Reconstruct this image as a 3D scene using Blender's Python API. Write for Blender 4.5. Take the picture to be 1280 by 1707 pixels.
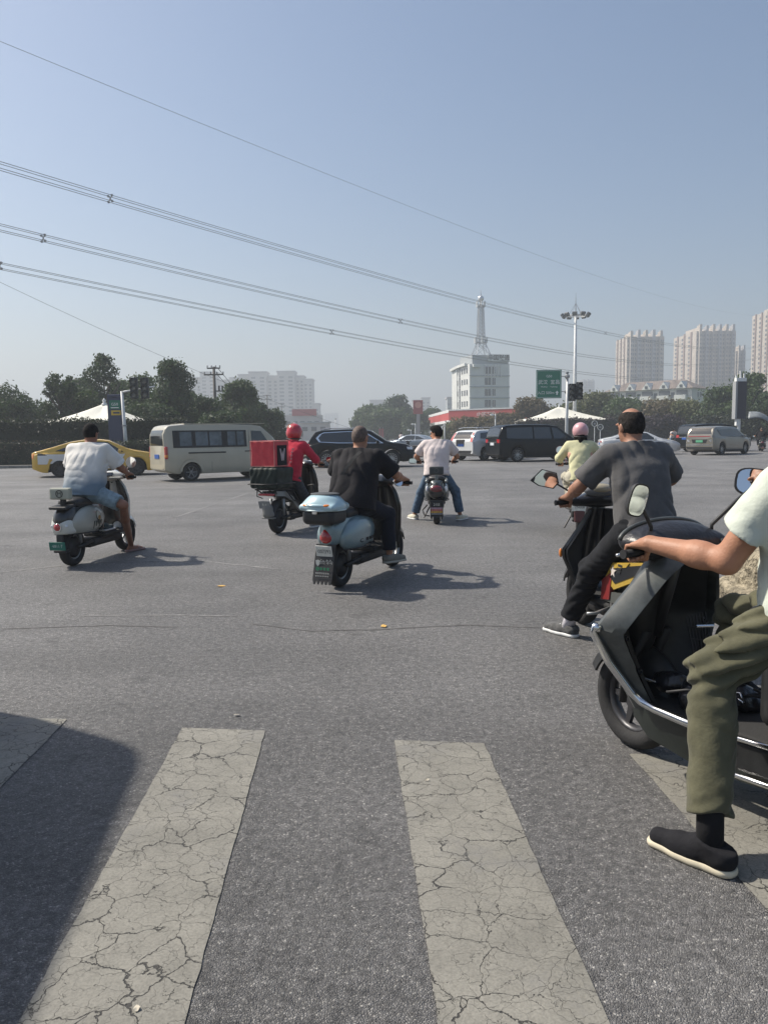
import bpy, bmesh, math, random
import numpy as np
from mathutils import Vector, Matrix
from mathutils.bvhtree import BVHTree

random.seed(7)
np.random.seed(7)
for _o in list(bpy.data.objects):
    bpy.data.objects.remove(_o)
SC = bpy.context.scene
COL = SC.collection
rad = math.radians

# ------------------------------------------------------------------ camera
CAM_H = 1.5
PITCH = rad(5.78)
ROLL = rad(0.80)
_f0 = Vector((0, math.cos(PITCH), -math.sin(PITCH)))
_r0 = Vector((1, 0, 0))
_u0 = _r0.cross(_f0)
C_R = (_r0 * math.cos(ROLL) - _u0 * math.sin(ROLL)).normalized()
C_U = (_u0 * math.cos(ROLL) + _r0 * math.sin(ROLL)).normalized()
C_F = _f0
cam_d = bpy.data.cameras.new('camera')
cam_d.sensor_fit = 'HORIZONTAL'
cam_d.sensor_width = 36.0
cam_d.lens = 36.0
cam_d.clip_start = 0.05
cam_d.clip_end = 30000
cam = bpy.data.objects.new('camera', cam_d)
COL.objects.link(cam)
_m = Matrix((C_R, C_U, -C_F)).transposed().to_4x4()
_m.translation = Vector((0, 0, CAM_H))
cam.matrix_world = _m
SC.camera = cam

def ray(px, py):
    return C_F + C_R * ((px - 640) / 1280.0) + C_U * ((853.5 - py) / 1280.0)
def at(px, py, D):
    """world point seen at a photograph pixel, D metres ahead"""
    d = ray(px, py)
    return Vector((0, 0, CAM_H)) + d * (D / d.y)
def gnd(px, py, z=0.0):
    d = ray(px, py)
    return Vector((0, 0, CAM_H)) + d * ((z - CAM_H) / d.z)

# ------------------------------------------------------------------ world, sun, exposure
SUN_EL = rad(48)
SUN_AZ = math.atan2(-0.93, 0.36)          # measured from +Y towards +X
world = bpy.data.worlds.new('World')
SC.world = world
world.use_nodes = True
wn = world.node_tree.nodes
wl = world.node_tree.links
wn.clear()
w_out = wn.new('ShaderNodeOutputWorld')
w_bg = wn.new('ShaderNodeBackground')
w_sky = wn.new('ShaderNodeTexSky')
w_sky.sky_type = 'NISHITA'
w_sky.sun_disc = False
w_sky.sun_elevation = SUN_EL
w_sky.sun_rotation = SUN_AZ
w_sky.air_density = 1.0
w_sky.dust_density = 2.0
w_sky.ozone_density = 1.3
w_hsv = wn.new('ShaderNodeHueSaturation')
w_hsv.inputs['Saturation'].default_value = 1.22
wl.new(w_sky.outputs[0], w_hsv.inputs['Color'])
wl.new(w_hsv.outputs[0], w_bg.inputs['Color'])
w_bg.inputs['Strength'].default_value = 0.092
wl.new(w_bg.outputs[0], w_out.inputs['Surface'])

sun_d = bpy.data.lights.new('sun', 'SUN')
sun_d.energy = 5.0
sun_d.angle = rad(1.4)
sun_d.color = (1.0, 0.93, 0.82)
sun = bpy.data.objects.new('sun', sun_d)
COL.objects.link(sun)
_sd = Vector((math.sin(SUN_AZ) * math.cos(SUN_EL), math.cos(SUN_AZ) * math.cos(SUN_EL), math.sin(SUN_EL)))
sun.rotation_euler = _sd.to_track_quat('Z', 'Y').to_euler()
SC.view_settings.view_transform = 'Standard'
SC.view_settings.look = 'None'
SC.view_settings.exposure = 0.42
SC.view_settings.gamma = 1.0
SC.cycles.max_bounces = 6
SC.cycles.diffuse_bounces = 2
SC.cycles.glossy_bounces = 3
SC.cycles.transmission_bounces = 4
SC.cycles.transparent_max_bounces = 8
SC.cycles.volume_bounces = 0
SC.cycles.caustics_reflective = False
SC.cycles.caustics_refractive = False
SC.cycles.use_denoising = True

# ------------------------------------------------------------------ materials
def S(r, g, b):
    def f(c):
        c /= 255.0
        return c / 12.92 if c <= 0.04045 else ((c + 0.055) / 1.055) ** 2.4
    return (f(r), f(g), f(b))
MATS = {}
def mat(name, col, rough=0.5, metal=0.0, var=None, bump=None, coat=0.0, spec=0.5, trans=0.0, emit=None, alpha=1.0, sheen=0.0):
    """var=(scale, amount[, second colour]) noise colour variation, bump=(scale, strength, distance)"""
    if name in MATS:
        return MATS[name]
    m = bpy.data.materials.new(name)
    m.use_nodes = True
    nt = m.node_tree
    n, l = nt.nodes, nt.links
    b = n['Principled BSDF']
    b.inputs['Base Color'].default_value = (*col, 1)
    b.inputs['Roughness'].default_value = rough
    b.inputs['Metallic'].default_value = metal
    b.inputs['Coat Weight'].default_value = coat
    b.inputs['Coat Roughness'].default_value = 0.06
    b.inputs['Specular IOR Level'].default_value = spec
    b.inputs['Transmission Weight'].default_value = trans
    b.inputs['Alpha'].default_value = alpha
    if sheen:
        b.inputs['Sheen Weight'].default_value = sheen
    if emit:
        b.inputs['Emission Color'].default_value = (*emit[0], 1)
        b.inputs['Emission Strength'].default_value = emit[1]
    tc = n.new('ShaderNodeTexCoord')
    if var:
        nz = n.new('ShaderNodeTexNoise')
        nz.inputs['Scale'].default_value = var[0]
        nz.inputs['Detail'].default_value = 5
        nz.inputs['Roughness'].default_value = 0.6
        l.new(tc.outputs['Object'], nz.inputs['Vector'])
        r = n.new('ShaderNodeValToRGB')
        a = var[1]
        c2 = var[2] if len(var) > 2 else tuple(min(1, c * (1 + a)) for c in col)
        c1 = tuple(c * (1 - a) for c in col)
        r.color_ramp.elements[0].position = 0.32
        r.color_ramp.elements[1].position = 0.68
        r.color_ramp.elements[0].color = (*c1, 1)
        r.color_ramp.elements[1].color = (*c2, 1)
        l.new(nz.outputs['Fac'], r.inputs['Fac'])
        l.new(r.outputs['Color'], b.inputs['Base Color'])
    if bump:
        nb = n.new('ShaderNodeTexNoise')
        nb.inputs['Scale'].default_value = bump[0]
        nb.inputs['Detail'].default_value = 4
        l.new(tc.outputs['Object'], nb.inputs['Vector'])
        bp = n.new('ShaderNodeBump')
        bp.inputs['Strength'].default_value = bump[1]
        bp.inputs['Distance'].default_value = bump[2] if len(bump) > 2 else 0.01
        l.new(nb.outputs['Fac'], bp.inputs['Height'])
        l.new(bp.outputs['Normal'], b.inputs['Normal'])
    MATS[name] = m
    return m

# ------------------------------------------------------------------ objects
def link(o, parent=None):
    COL.objects.link(o)
    if parent is not None:
        o.parent = parent
    return o
def thing(name, label, cat, loc=(0, 0, 0), rz=0.0, group=None):
    o = bpy.data.objects.new(name, None)
    o.empty_display_size = 0.1
    COL.objects.link(o)
    o.location = loc
    o.rotation_euler = (0, 0, rz)
    return tag(o, label, cat, group)
def tag(o, label, cat, group=None):
    o['label'] = label
    o['category'] = cat
    if group:
        o['group'] = group
    return o
def struct(o):
    o['kind'] = 'structure'
    return o
def copy_tree(o, parent=None):
    c = o.copy()
    COL.objects.link(c)
    c.parent = parent
    for ch in list(o.children):
        copy_tree(ch, c)
    return c

class MB:
    """collects geometry for ONE mesh object"""
    def __init__(s):
        s.v = []
        s.f = []
    def add(s, vs, fs, M=None):
        o = len(s.v)
        if M is not None:
            vs = [M @ Vector(p) for p in vs]
        s.v.extend([tuple(p) for p in vs])
        s.f.extend([tuple(i + o for i in f) for f in fs])
        return s
    def box(s, c, size, M=None, taper=None):
        x, y, z = (size[0] / 2, size[1] / 2, size[2] / 2)
        tx, ty = taper if taper else (1, 1)
        vs = [(-x, -y, -z), (x, -y, -z), (x, y, -z), (-x, y, -z), (-x * tx, -y * ty, z), (x * tx, -y * ty, z), (x * tx, y * ty, z), (-x * tx, y * ty, z)]
        T = Matrix.Translation(Vector(c))
        if M is not None:
            T = T @ M.to_4x4()
        return s.add(vs, [(3, 2, 1, 0), (4, 5, 6, 7), (0, 1, 5, 4), (1, 2, 6, 5), (2, 3, 7, 6), (3, 0, 4, 7)], T)
    def rbox(s, c, size, r=0.01, M=None):
        """box with chamfered edges"""
        x, y, z = (size[0] / 2, size[1] / 2, size[2] / 2)
        r = min(r, x * .9, y * .9, z * .9)
        bm = bmesh.new()
        bmesh.ops.create_cube(bm, size=1)
        for v in bm.verts:
            v.co = Vector((v.co.x * 2 * x, v.co.y * 2 * y, v.co.z * 2 * z))
        bmesh.ops.bevel(bm, geom=list(bm.edges), offset=r, segments=2, affect='EDGES', profile=0.5)
        bm.verts.index_update()
        T = Matrix.Translation(Vector(c))
        if M is not None:
            T = T @ M.to_4x4()
        s.add([v.co.copy() for v in bm.verts], [[v.index for v in f.verts] for f in bm.faces], T)
        bm.free()
        return s
    def tube(s, pts, r, n=8, cap=True):
        pts = [Vector(p) for p in pts]
        k = len(pts)
        rs = list(r) if hasattr(r, '__len__') else [r] * k
        o = len(s.v)
        prev = None
        for i, p in enumerate(pts):
            a = pts[max(i - 1, 0)]
            b = pts[min(i + 1, k - 1)]
            t = (b - a)
            t = t.normalized() if t.length > 1e-9 else Vector((0, 0, 1))
            if prev is None:
                u = t.orthogonal().normalized()
            else:
                u = prev - t * prev.dot(t)
                u = u.normalized() if u.length > 1e-6 else t.orthogonal().normalized()
            prev = u
            w = t.cross(u)
            for j in range(n):
                an = 2 * math.pi * j / n
                s.v.append(tuple(p + (u * math.cos(an) + w * math.sin(an)) * rs[i]))
        for i in range(k - 1):
            for j in range(n):
                j2 = (j + 1) % n
                s.f.append((o + i * n + j, o + i * n + j2, o + (i + 1) * n + j2, o + (i + 1) * n + j))
        if cap:
            s.f.append(tuple(o + j for j in reversed(range(n))))
            s.f.append(tuple(o + (k - 1) * n + j for j in range(n)))
        return s
    def lathe(s, prof, n=24, M=None, closed=False):
        """prof: (radius, height) about local Z; M places it"""
        o = len(s.v)
        k = len(prof)
        vs = []
        for (r, h) in prof:
            for j in range(n):
                a = 2 * math.pi * j / n
                vs.append(Vector((r * math.cos(a), r * math.sin(a), h)))
        if M is not None:
            M = M.to_4x4()
            vs = [M @ p for p in vs]
        s.v.extend([tuple(p) for p in vs])
        rng = range(k) if closed else range(k - 1)
        for i in rng:
            i2 = (i + 1) % k
            for j in range(n):
                j2 = (j + 1) % n
                s.f.append((o + i * n + j, o + i * n + j2, o + i2 * n + j2, o + i2 * n + j))
        if not closed:
            if prof[0][0] > 1e-6:
                s.f.append(tuple(o + j for j in reversed(range(n))))
            if prof[-1][0] > 1e-6:
                s.f.append(tuple(o + (k - 1) * n + j for j in range(n)))
        return s
    def loft(s, secs, closed=True, cap=True):
        o = len(s.v)
        n = len(secs[0])
        for sec in secs:
            s.v.extend([tuple(p) for p in sec])
        for i in range(len(secs) - 1):
            for j in range(n if closed else n - 1):
                j2 = (j + 1) % n
                s.f.append((o + i * n + j, o + i * n + j2, o + (i + 1) * n + j2, o + (i + 1) * n + j))
        if cap and closed:
            s.f.append(tuple(o + j for j in reversed(range(n))))
            s.f.append(tuple(o + (len(secs) - 1) * n + j for j in range(n)))
        return s
    def plate(s, poly, t, M=None):
        """2D polygon (x,z) extruded along y by +-t/2"""
        n = len(poly)
        vs = [(p[0], -t / 2, p[1]) for p in poly] + [(p[0], t / 2, p[1]) for p in poly]
        fs = [tuple(range(n)), tuple(reversed(range(n, 2 * n)))]
        for i in range(n):
            j = (i + 1) % n
            fs.append((j, i, n + i, n + j))
        return s.add(vs, fs, M)
    def sheet(s, grid, t=0.0, nrm=None):
        """grid of points [i][j]; t>0 gives it thickness"""
        ni, nj = len(grid), len(grid[0])
        g = [[Vector(p) for p in row] for row in grid]
        o = len(s.v)
        for row in g:
            s.v.extend([tuple(p) for p in row])
        idx = lambda i, j: o + i * nj + j
        for i in range(ni - 1):
            for j in range(nj - 1):
                s.f.append((idx(i, j), idx(i, j + 1), idx(i + 1, j + 1), idx(i + 1, j)))
        if t > 0:
            o2 = len(s.v)
            for i in range(ni):
                for j in range(nj):
                    a = g[min(i + 1, ni - 1)][j] - g[max(i - 1, 0)][j]
                    b = g[i][min(j + 1, nj - 1)] - g[i][max(j - 1, 0)]
                    nn = b.cross(a)
                    nn = nn.normalized() if nn.length > 1e-9 else Vector((0, 0, 1))
                    s.v.append(tuple(g[i][j] - nn * t))
            id2 = lambda i, j: o2 + i * nj + j
            for i in range(ni - 1):
                for j in range(nj - 1):
                    s.f.append((id2(i, j), id2(i + 1, j), id2(i + 1, j + 1), id2(i, j + 1)))
            for i in range(ni - 1):
                s.f.append((idx(i, 0), idx(i + 1, 0), id2(i + 1, 0), id2(i, 0)))
                s.f.append((idx(i + 1, nj - 1), idx(i, nj - 1), id2(i, nj - 1), id2(i + 1, nj - 1)))
            for j in range(nj - 1):
                s.f.append((idx(0, j + 1), idx(0, j), id2(0, j), id2(0, j + 1)))
                s.f.append((idx(ni - 1, j), idx(ni - 1, j + 1), id2(ni - 1, j + 1), id2(ni - 1, j)))
        return s
    def build(s, name, m, parent=None, smooth=False, fix=True, angle=None, loc=None):
        me = bpy.data.meshes.new(name)
        me.from_pydata(s.v, [], s.f)
        if fix:
            bm = bmesh.new()
            bm.from_mesh(me)
            bmesh.ops.recalc_face_normals(bm, faces=list(bm.faces))
            bm.to_mesh(me)
            bm.free()
        me.materials.append(m)
        if smooth or angle:
            me.polygons.foreach_set('use_smooth', [True] * len(me.polygons))
            if angle:
                me.set_sharp_from_angle(angle=rad(angle))
        me.update()
        o = link(bpy.data.objects.new(name, me), parent)
        if loc is not None:
            o.location = loc
        return o

def RZ(a): return Matrix.Rotation(a, 3, 'Z')
def RX(a): return Matrix.Rotation(a, 3, 'X')
def RY(a): return Matrix.Rotation(a, 3, 'Y')
def TR(c, R=None):
    M = Matrix.Translation(Vector(c))
    return M @ R.to_4x4() if R is not None else M

def text_mesh(txt, size, bold=0.0):
    cu = bpy.data.curves.new('lettering', 'FONT')
    cu.body = txt
    cu.size = size
    cu.offset = bold
    cu.align_x = 'CENTER'
    cu.align_y = 'CENTER'
    cu.resolution_u = 2
    o = bpy.data.objects.new('lettering', cu)
    COL.objects.link(o)
    dg = bpy.context.evaluated_depsgraph_get()
    me = bpy.data.meshes.new_from_object(o.evaluated_get(dg))
    bpy.data.objects.remove(o)
    return me
def lettering(txt, size, m, parent, c, right, up, squeeze=1.0, name='lettering', bold=0.0):
    """flat lettering at c, reading along `right`, with `up` (parent space)"""
    me = text_mesh(txt, size, bold)
    r = Vector(right).normalized()
    u = Vector(up).normalized()
    n = r.cross(u)
    M = Matrix((r * squeeze, u, n)).transposed().to_4x4()
    M.translation = Vector(c)
    me.transform(M)
    me.materials.clear()
    me.materials.append(m)
    return link(bpy.data.objects.new(name, me), parent)

# ------------------------------------------------------------------ implicit surfaces
def _smin(a, b, k):
    if k <= 0:
        return np.minimum(a, b)
    h = np.maximum(k - np.abs(a - b), 0) / k
    return np.minimum(a, b) - h * h * k * 0.25
def rc(a, b, ra, rb):
    a = np.array(a, float)
    b = np.array(b, float)
    ab = b - a
    L2 = max(float(ab @ ab), 1e-12)
    rm = max(ra, rb)
    def f(P):
        pa = P - a
        t = np.clip((pa @ ab) / L2, 0, 1)
        return np.linalg.norm(pa - t[..., None] * ab, axis=-1) - (ra + (rb - ra) * t)
    return f, np.minimum(a, b) - rm, np.maximum(a, b) + rm
def ell(c, r, R=None):
    c = np.array(c, float)
    r = np.array(r, float)
    Rm = np.array(R) if R is not None else None
    ext = r if R is None else np.sqrt((np.array(R) ** 2) @ (r ** 2))
    def f(P):
        q = P - c
        if Rm is not None:
            q = q @ Rm
        k0 = np.linalg.norm(q / r, axis=-1)
        k1 = np.linalg.norm(q / (r * r), axis=-1)
        return k0 * (k0 - 1) / np.maximum(k1, 1e-9)
    return f, c - ext, c + ext
def bx(c, half, r=0.0, R=None):
    c = np.array(c, float)
    hf = np.array(half, float)
    Rm = np.array(R) if R is not None else None
    ext = hf if R is None else np.abs(np.array(R)) @ hf
    def f(P):
        q = P - c
        if Rm is not None:
            q = q @ Rm
        q = np.abs(q) - (hf - r)
        return np.linalg.norm(np.maximum(q, 0), axis=-1) + np.minimum(q.max(axis=-1), 0) - r
    return f, c - ext, c + ext
def cyl(c, axis, rr, hh, r=0.0):
    c = np.array(c, float)
    ax = np.array(axis, float)
    ax = ax / np.linalg.norm(ax)
    def f(P):
        q = P - c
        h = q @ ax
        w = np.linalg.norm(q - h[..., None] * ax, axis=-1)
        dx = w - (rr - r)
        dy = np.abs(h) - (hh - r)
        return np.minimum(np.maximum(dx, dy), 0) + np.sqrt(np.maximum(dx, 0) ** 2 + np.maximum(dy, 0) ** 2) - r
    e = hh * np.abs(ax) + rr
    return f, c - e, c + e
def clip(prim, *planes):
    """cut a primitive by planes (point, normal): keeps the side the normal points away from"""
    f, lo, hi = prim
    pl = [(np.array(p, float), np.array(n, float) / np.linalg.norm(n)) for p, n in planes]
    def g(P):
        d = f(P)
        for p, n in pl:
            d = np.maximum(d, (P - p) @ n)
        return d
    return g, lo, hi
def wob(P, s, ph=0.0):
    x, y, z = P[..., 0] * s, P[..., 1] * s, P[..., 2] * s
    return (np.sin(x * 1.0 + 1.7 * np.sin(y * 0.8 + ph) + ph) + np.sin(y * 1.13 + 1.9 * np.sin(z * 0.73 + 2 * ph) + 1.3 * ph) + np.sin(z * 0.91 + 1.6 * np.sin(x * 0.87 - ph) + 2.1 * ph)) / 3.0

class SDF:
    def __init__(s, res=0.01):
        s.ops = []
        s.res = res
    def add(s, prim, k=0.02):
        s.ops.append(('a', prim, k))
        return s
    def sub(s, prim, k=0.0):
        s.ops.append(('s', prim, k))
        return s
    def warp(s, fn, band=0.06):
        s.ops.append(('w', fn, band))
        return s
    def mesh(s, name, m, parent=None, smooth=True, planes=()):
        res = s.res
        lo = np.min([o[1][1] for o in s.ops if o[0] == 'a'], axis=0) - 0.05
        hi = np.max([o[1][2] for o in s.ops if o[0] == 'a'], axis=0) + 0.05
        n = np.ceil((hi - lo) / res).astype(int) + 1
        ax = [lo[i] + res * np.arange(n[i]) for i in range(3)]
        D = np.full(n, 1.0, np.float32)
        for kind, prim, k in s.ops:
            if kind == 'w':
                idx = np.nonzero(np.abs(D) < k)
                P = np.stack([ax[0][idx[0]], ax[1][idx[1]], ax[2][idx[2]]], -1)
                D[idx] += prim(P).astype(np.float32)
                continue
            f, plo, phi = prim
            pad = max(k, 0.0) + 4 * res
            i0 = np.clip(np.floor((plo - pad - lo) / res).astype(int), 0, n)
            i1 = np.clip(np.ceil((phi + pad - lo) / res).astype(int) + 1, 0, n)
            if (i1 <= i0).any():
                continue
            X, Y, Z = np.meshgrid(ax[0][i0[0]:i1[0]], ax[1][i0[1]:i1[1]], ax[2][i0[2]:i1[2]], indexing='ij')
            v = f(np.stack([X, Y, Z], -1)).astype(np.float32)
            sl = (slice(i0[0], i1[0]), slice(i0[1], i1[1]), slice(i0[2], i1[2]))
            if kind == 'a':
                D[sl] = _smin(D[sl], v, k)
            else:
                D[sl] = -_smin(-D[sl], v, k)
        if planes:
            idx = np.nonzero(D < 0.1)
            P = np.stack([ax[0][idx[0]], ax[1][idx[1]], ax[2][idx[2]]], -1)
            d = D[idx]
            for p, nn in planes:
                nn = np.array(nn, float) / np.linalg.norm(nn)
                d = np.maximum(d, ((P - np.array(p, float)) @ nn).astype(np.float32))
            D[idx] = d
        sg = D < 0
        c = np.zeros(n - 1, np.int8)
        offs = [(a, b, e) for a in (0, 1) for b in (0, 1) for e in (0, 1)]
        for a, b, e in offs:
            c += sg[a:n[0] - 1 + a, b:n[1] - 1 + b, e:n[2] - 1 + e]
        act = np.nonzero((c > 0) & (c < 8))
        cells = np.stack(act, -1)
        vid = np.full(n - 1, -1, np.int32)
        vid[act] = np.arange(len(cells))
        acc = np.zeros((len(cells), 3))
        cnt = np.zeros(len(cells))
        for axis in range(3):
            for b in (0, 1):
                for e in (0, 1):
                    o0 = [0, 0, 0]
                    oth = [q for q in range(3) if q != axis]
                    o0[oth[0]] = b
                    o0[oth[1]] = e
                    o1 = list(o0)
                    o1[axis] = 1
                    p0 = cells + o0
                    p1 = cells + o1
                    v0 = D[p0[:, 0], p0[:, 1], p0[:, 2]]
                    v1 = D[p1[:, 0], p1[:, 1], p1[:, 2]]
                    mk = (v0 < 0) != (v1 < 0)
                    t = np.where(mk, v0 / np.where(mk, v0 - v1, 1), 0)
                    pt = np.array(o0, float) + np.zeros((len(cells), 3))
                    pt[:, axis] += t
                    acc += pt * mk[:, None]
                    cnt += mk
        verts = lo + res * (cells + acc / np.maximum(cnt, 1)[:, None])
        faces = []
        for axis in range(3):
            oth = [q for q in range(3) if q != axis]
            sh = [slice(0, n[q] - 1) if q == axis else slice(1, n[q] - 1) for q in range(3)]
            sh1 = list(sh)
            sh1[axis] = slice(1, n[axis])
            s0 = sg[tuple(sh)]
            s1 = sg[tuple(sh1)]
            for flip, mk in ((False, s0 & ~s1), (True, ~s0 & s1)):
                ii = np.stack(np.nonzero(mk), -1)
                if not len(ii):
                    continue
                ii[:, oth[0]] += 1
                ii[:, oth[1]] += 1
                def at_(d0, d1):
                    q = ii.copy()
                    q[:, oth[0]] -= d0
                    q[:, oth[1]] -= d1
                    return vid[q[:, 0], q[:, 1], q[:, 2]]
                q = np.stack([at_(1, 1), at_(0, 1), at_(0, 0), at_(1, 0)], -1)
                if flip ^ (axis == 1):
                    q = q[:, ::-1]
                faces.append(q)
        faces = np.concatenate(faces) if faces else np.zeros((0, 4), int)
        me = bpy.data.meshes.new(name)
        nf = len(faces)
        me.vertices.add(len(verts))
        me.vertices.foreach_set('co', verts.astype(np.float32).ravel())
        me.loops.add(nf * 4)
        me.loops.foreach_set('vertex_index', faces.astype(np.int32).ravel())
        me.polygons.add(nf)
        me.polygons.foreach_set('loop_start', np.arange(0, nf * 4, 4, dtype=np.int32))
        me.polygons.foreach_set('loop_total', np.full(nf, 4, np.int32))
        me.update(calc_edges=True)
        me.validate()
        if smooth:
            me.polygons.foreach_set('use_smooth', [True] * len(me.polygons))
        me.materials.append(m)
        return link(bpy.data.objects.new(name, me), parent)
# ================================================================== ground
def asphalt():
    m = bpy.data.materials.new('asphalt')
    m.use_nodes = True
    nt = m.node_tree
    n, l = nt.nodes, nt.links
    b = n['Principled BSDF']
    tc = n.new('ShaderNodeTexCoord')
    def noise(scale, detail=4, rough=0.55, vec=None):
        q = n.new('ShaderNodeTexNoise')
        q.inputs['Scale'].default_value = scale
        q.inputs['Detail'].default_value = detail
        q.inputs['Roughness'].default_value = rough
        l.new(vec or tc.outputs['Object'], q.inputs['Vector'])
        return q.outputs['Fac']
    def ramp(fac, stops):
        r = n.new('ShaderNodeValToRGB')
        e = r.color_ramp.elements
        while len(e) < len(stops):
            e.new(0.5)
        for i, (p, c) in enumerate(stops):
            e[i].position = p
            e[i].color = (*c, 1) if hasattr(c, '__len__') else (c, c, c, 1)
        l.new(fac, r.inputs['Fac'])
        return r.outputs['Color']
    def mix(a, bb, fac, mode='MULTIPLY'):
        q = n.new('ShaderNodeMix')
        q.data_type = 'RGBA'
        q.blend_type = mode
        if hasattr(fac, 'links'):
            l.new(fac, q.inputs[0])
        else:
            q.inputs[0].default_value = fac
        l.new(a, q.inputs[6])
        l.new(bb, q.inputs[7])
        return q.outputs[2]
    vo = n.new('ShaderNodeTexVoronoi')
    vo.inputs['Scale'].default_value = 145
    l.new(tc.outputs['Object'], vo.inputs['Vector'])
    ve = n.new('ShaderNodeTexVoronoi')
    ve.feature = 'DISTANCE_TO_EDGE'
    ve.inputs['Scale'].default_value = 145
    l.new(tc.outputs['Object'], ve.inputs['Vector'])
    sx = n.new('ShaderNodeSeparateColor')
    l.new(vo.outputs['Color'], sx.inputs[0])
    stone = ramp(sx.outputs[0], [(0.0, (0.132, 0.130, 0.129)), (0.55, (0.190, 0.186, 0.184)), (0.93, (0.256, 0.250, 0.243)), (1.0, (0.43, 0.415, 0.39))])
    gap = ramp(ve.outputs['Distance'], [(0.0, 0.66), (0.22, 1.08)])
    c = mix(stone, gap, 0.8)
    c = mix(c, ramp(noise(26, 5), [(0.34, 0.68), (0.66, 1.26)]), 0.9)
    c = mix(c, ramp(noise(0.55, 6, 0.62), [(0.3, 0.76), (0.7, 1.2)]), 0.9)
    c = mix(c, ramp(noise(0.16, 7, 0.66), [(0.38, 0.78), (0.58, 1.12)]), 0.9)
    c = mix(c, ramp(noise(3.1, 5, 0.6), [(0.28, 0.6), (0.40, 1.0)]), 0.8)
    mp = n.new('ShaderNodeMapping')
    mp.inputs['Rotation'].default_value = (0, 0, rad(8))
    mp.inputs['Scale'].default_value = (0.07, 0.9, 1)
    l.new(tc.outputs['Object'], mp.inputs['Vector'])
    c = mix(c, ramp(noise(1.0, 6, 0.6, mp.outputs[0]), [(0.36, 0.86), (0.64, 1.12)]), 0.8)
    l.new(c, b.inputs['Base Color'])
    b.inputs['Roughness'].default_value = 0.62
    b.inputs['Specular IOR Level'].default_value = 0.5
    bp = n.new('ShaderNodeBump')
    bp.inputs['Strength'].default_value = 0.8
    bp.inputs['Distance'].default_value = 0.006
    l.new(ramp(ve.outputs['Distance'], [(0.0, 0.0), (0.3, 1.0)]), bp.inputs['Height'])
    b2 = n.new('ShaderNodeBump')
    b2.inputs['Strength'].default_value = 0.5
    b2.inputs['Distance'].default_value = 0.012
    l.new(noise(38, 3), b2.inputs['Height'])
    l.new(bp.outputs[0], b2.inputs['Normal'])
    l.new(b2.outputs[0], b.inputs['Normal'])
    return m
M_ASPHALT = asphalt()
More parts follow.
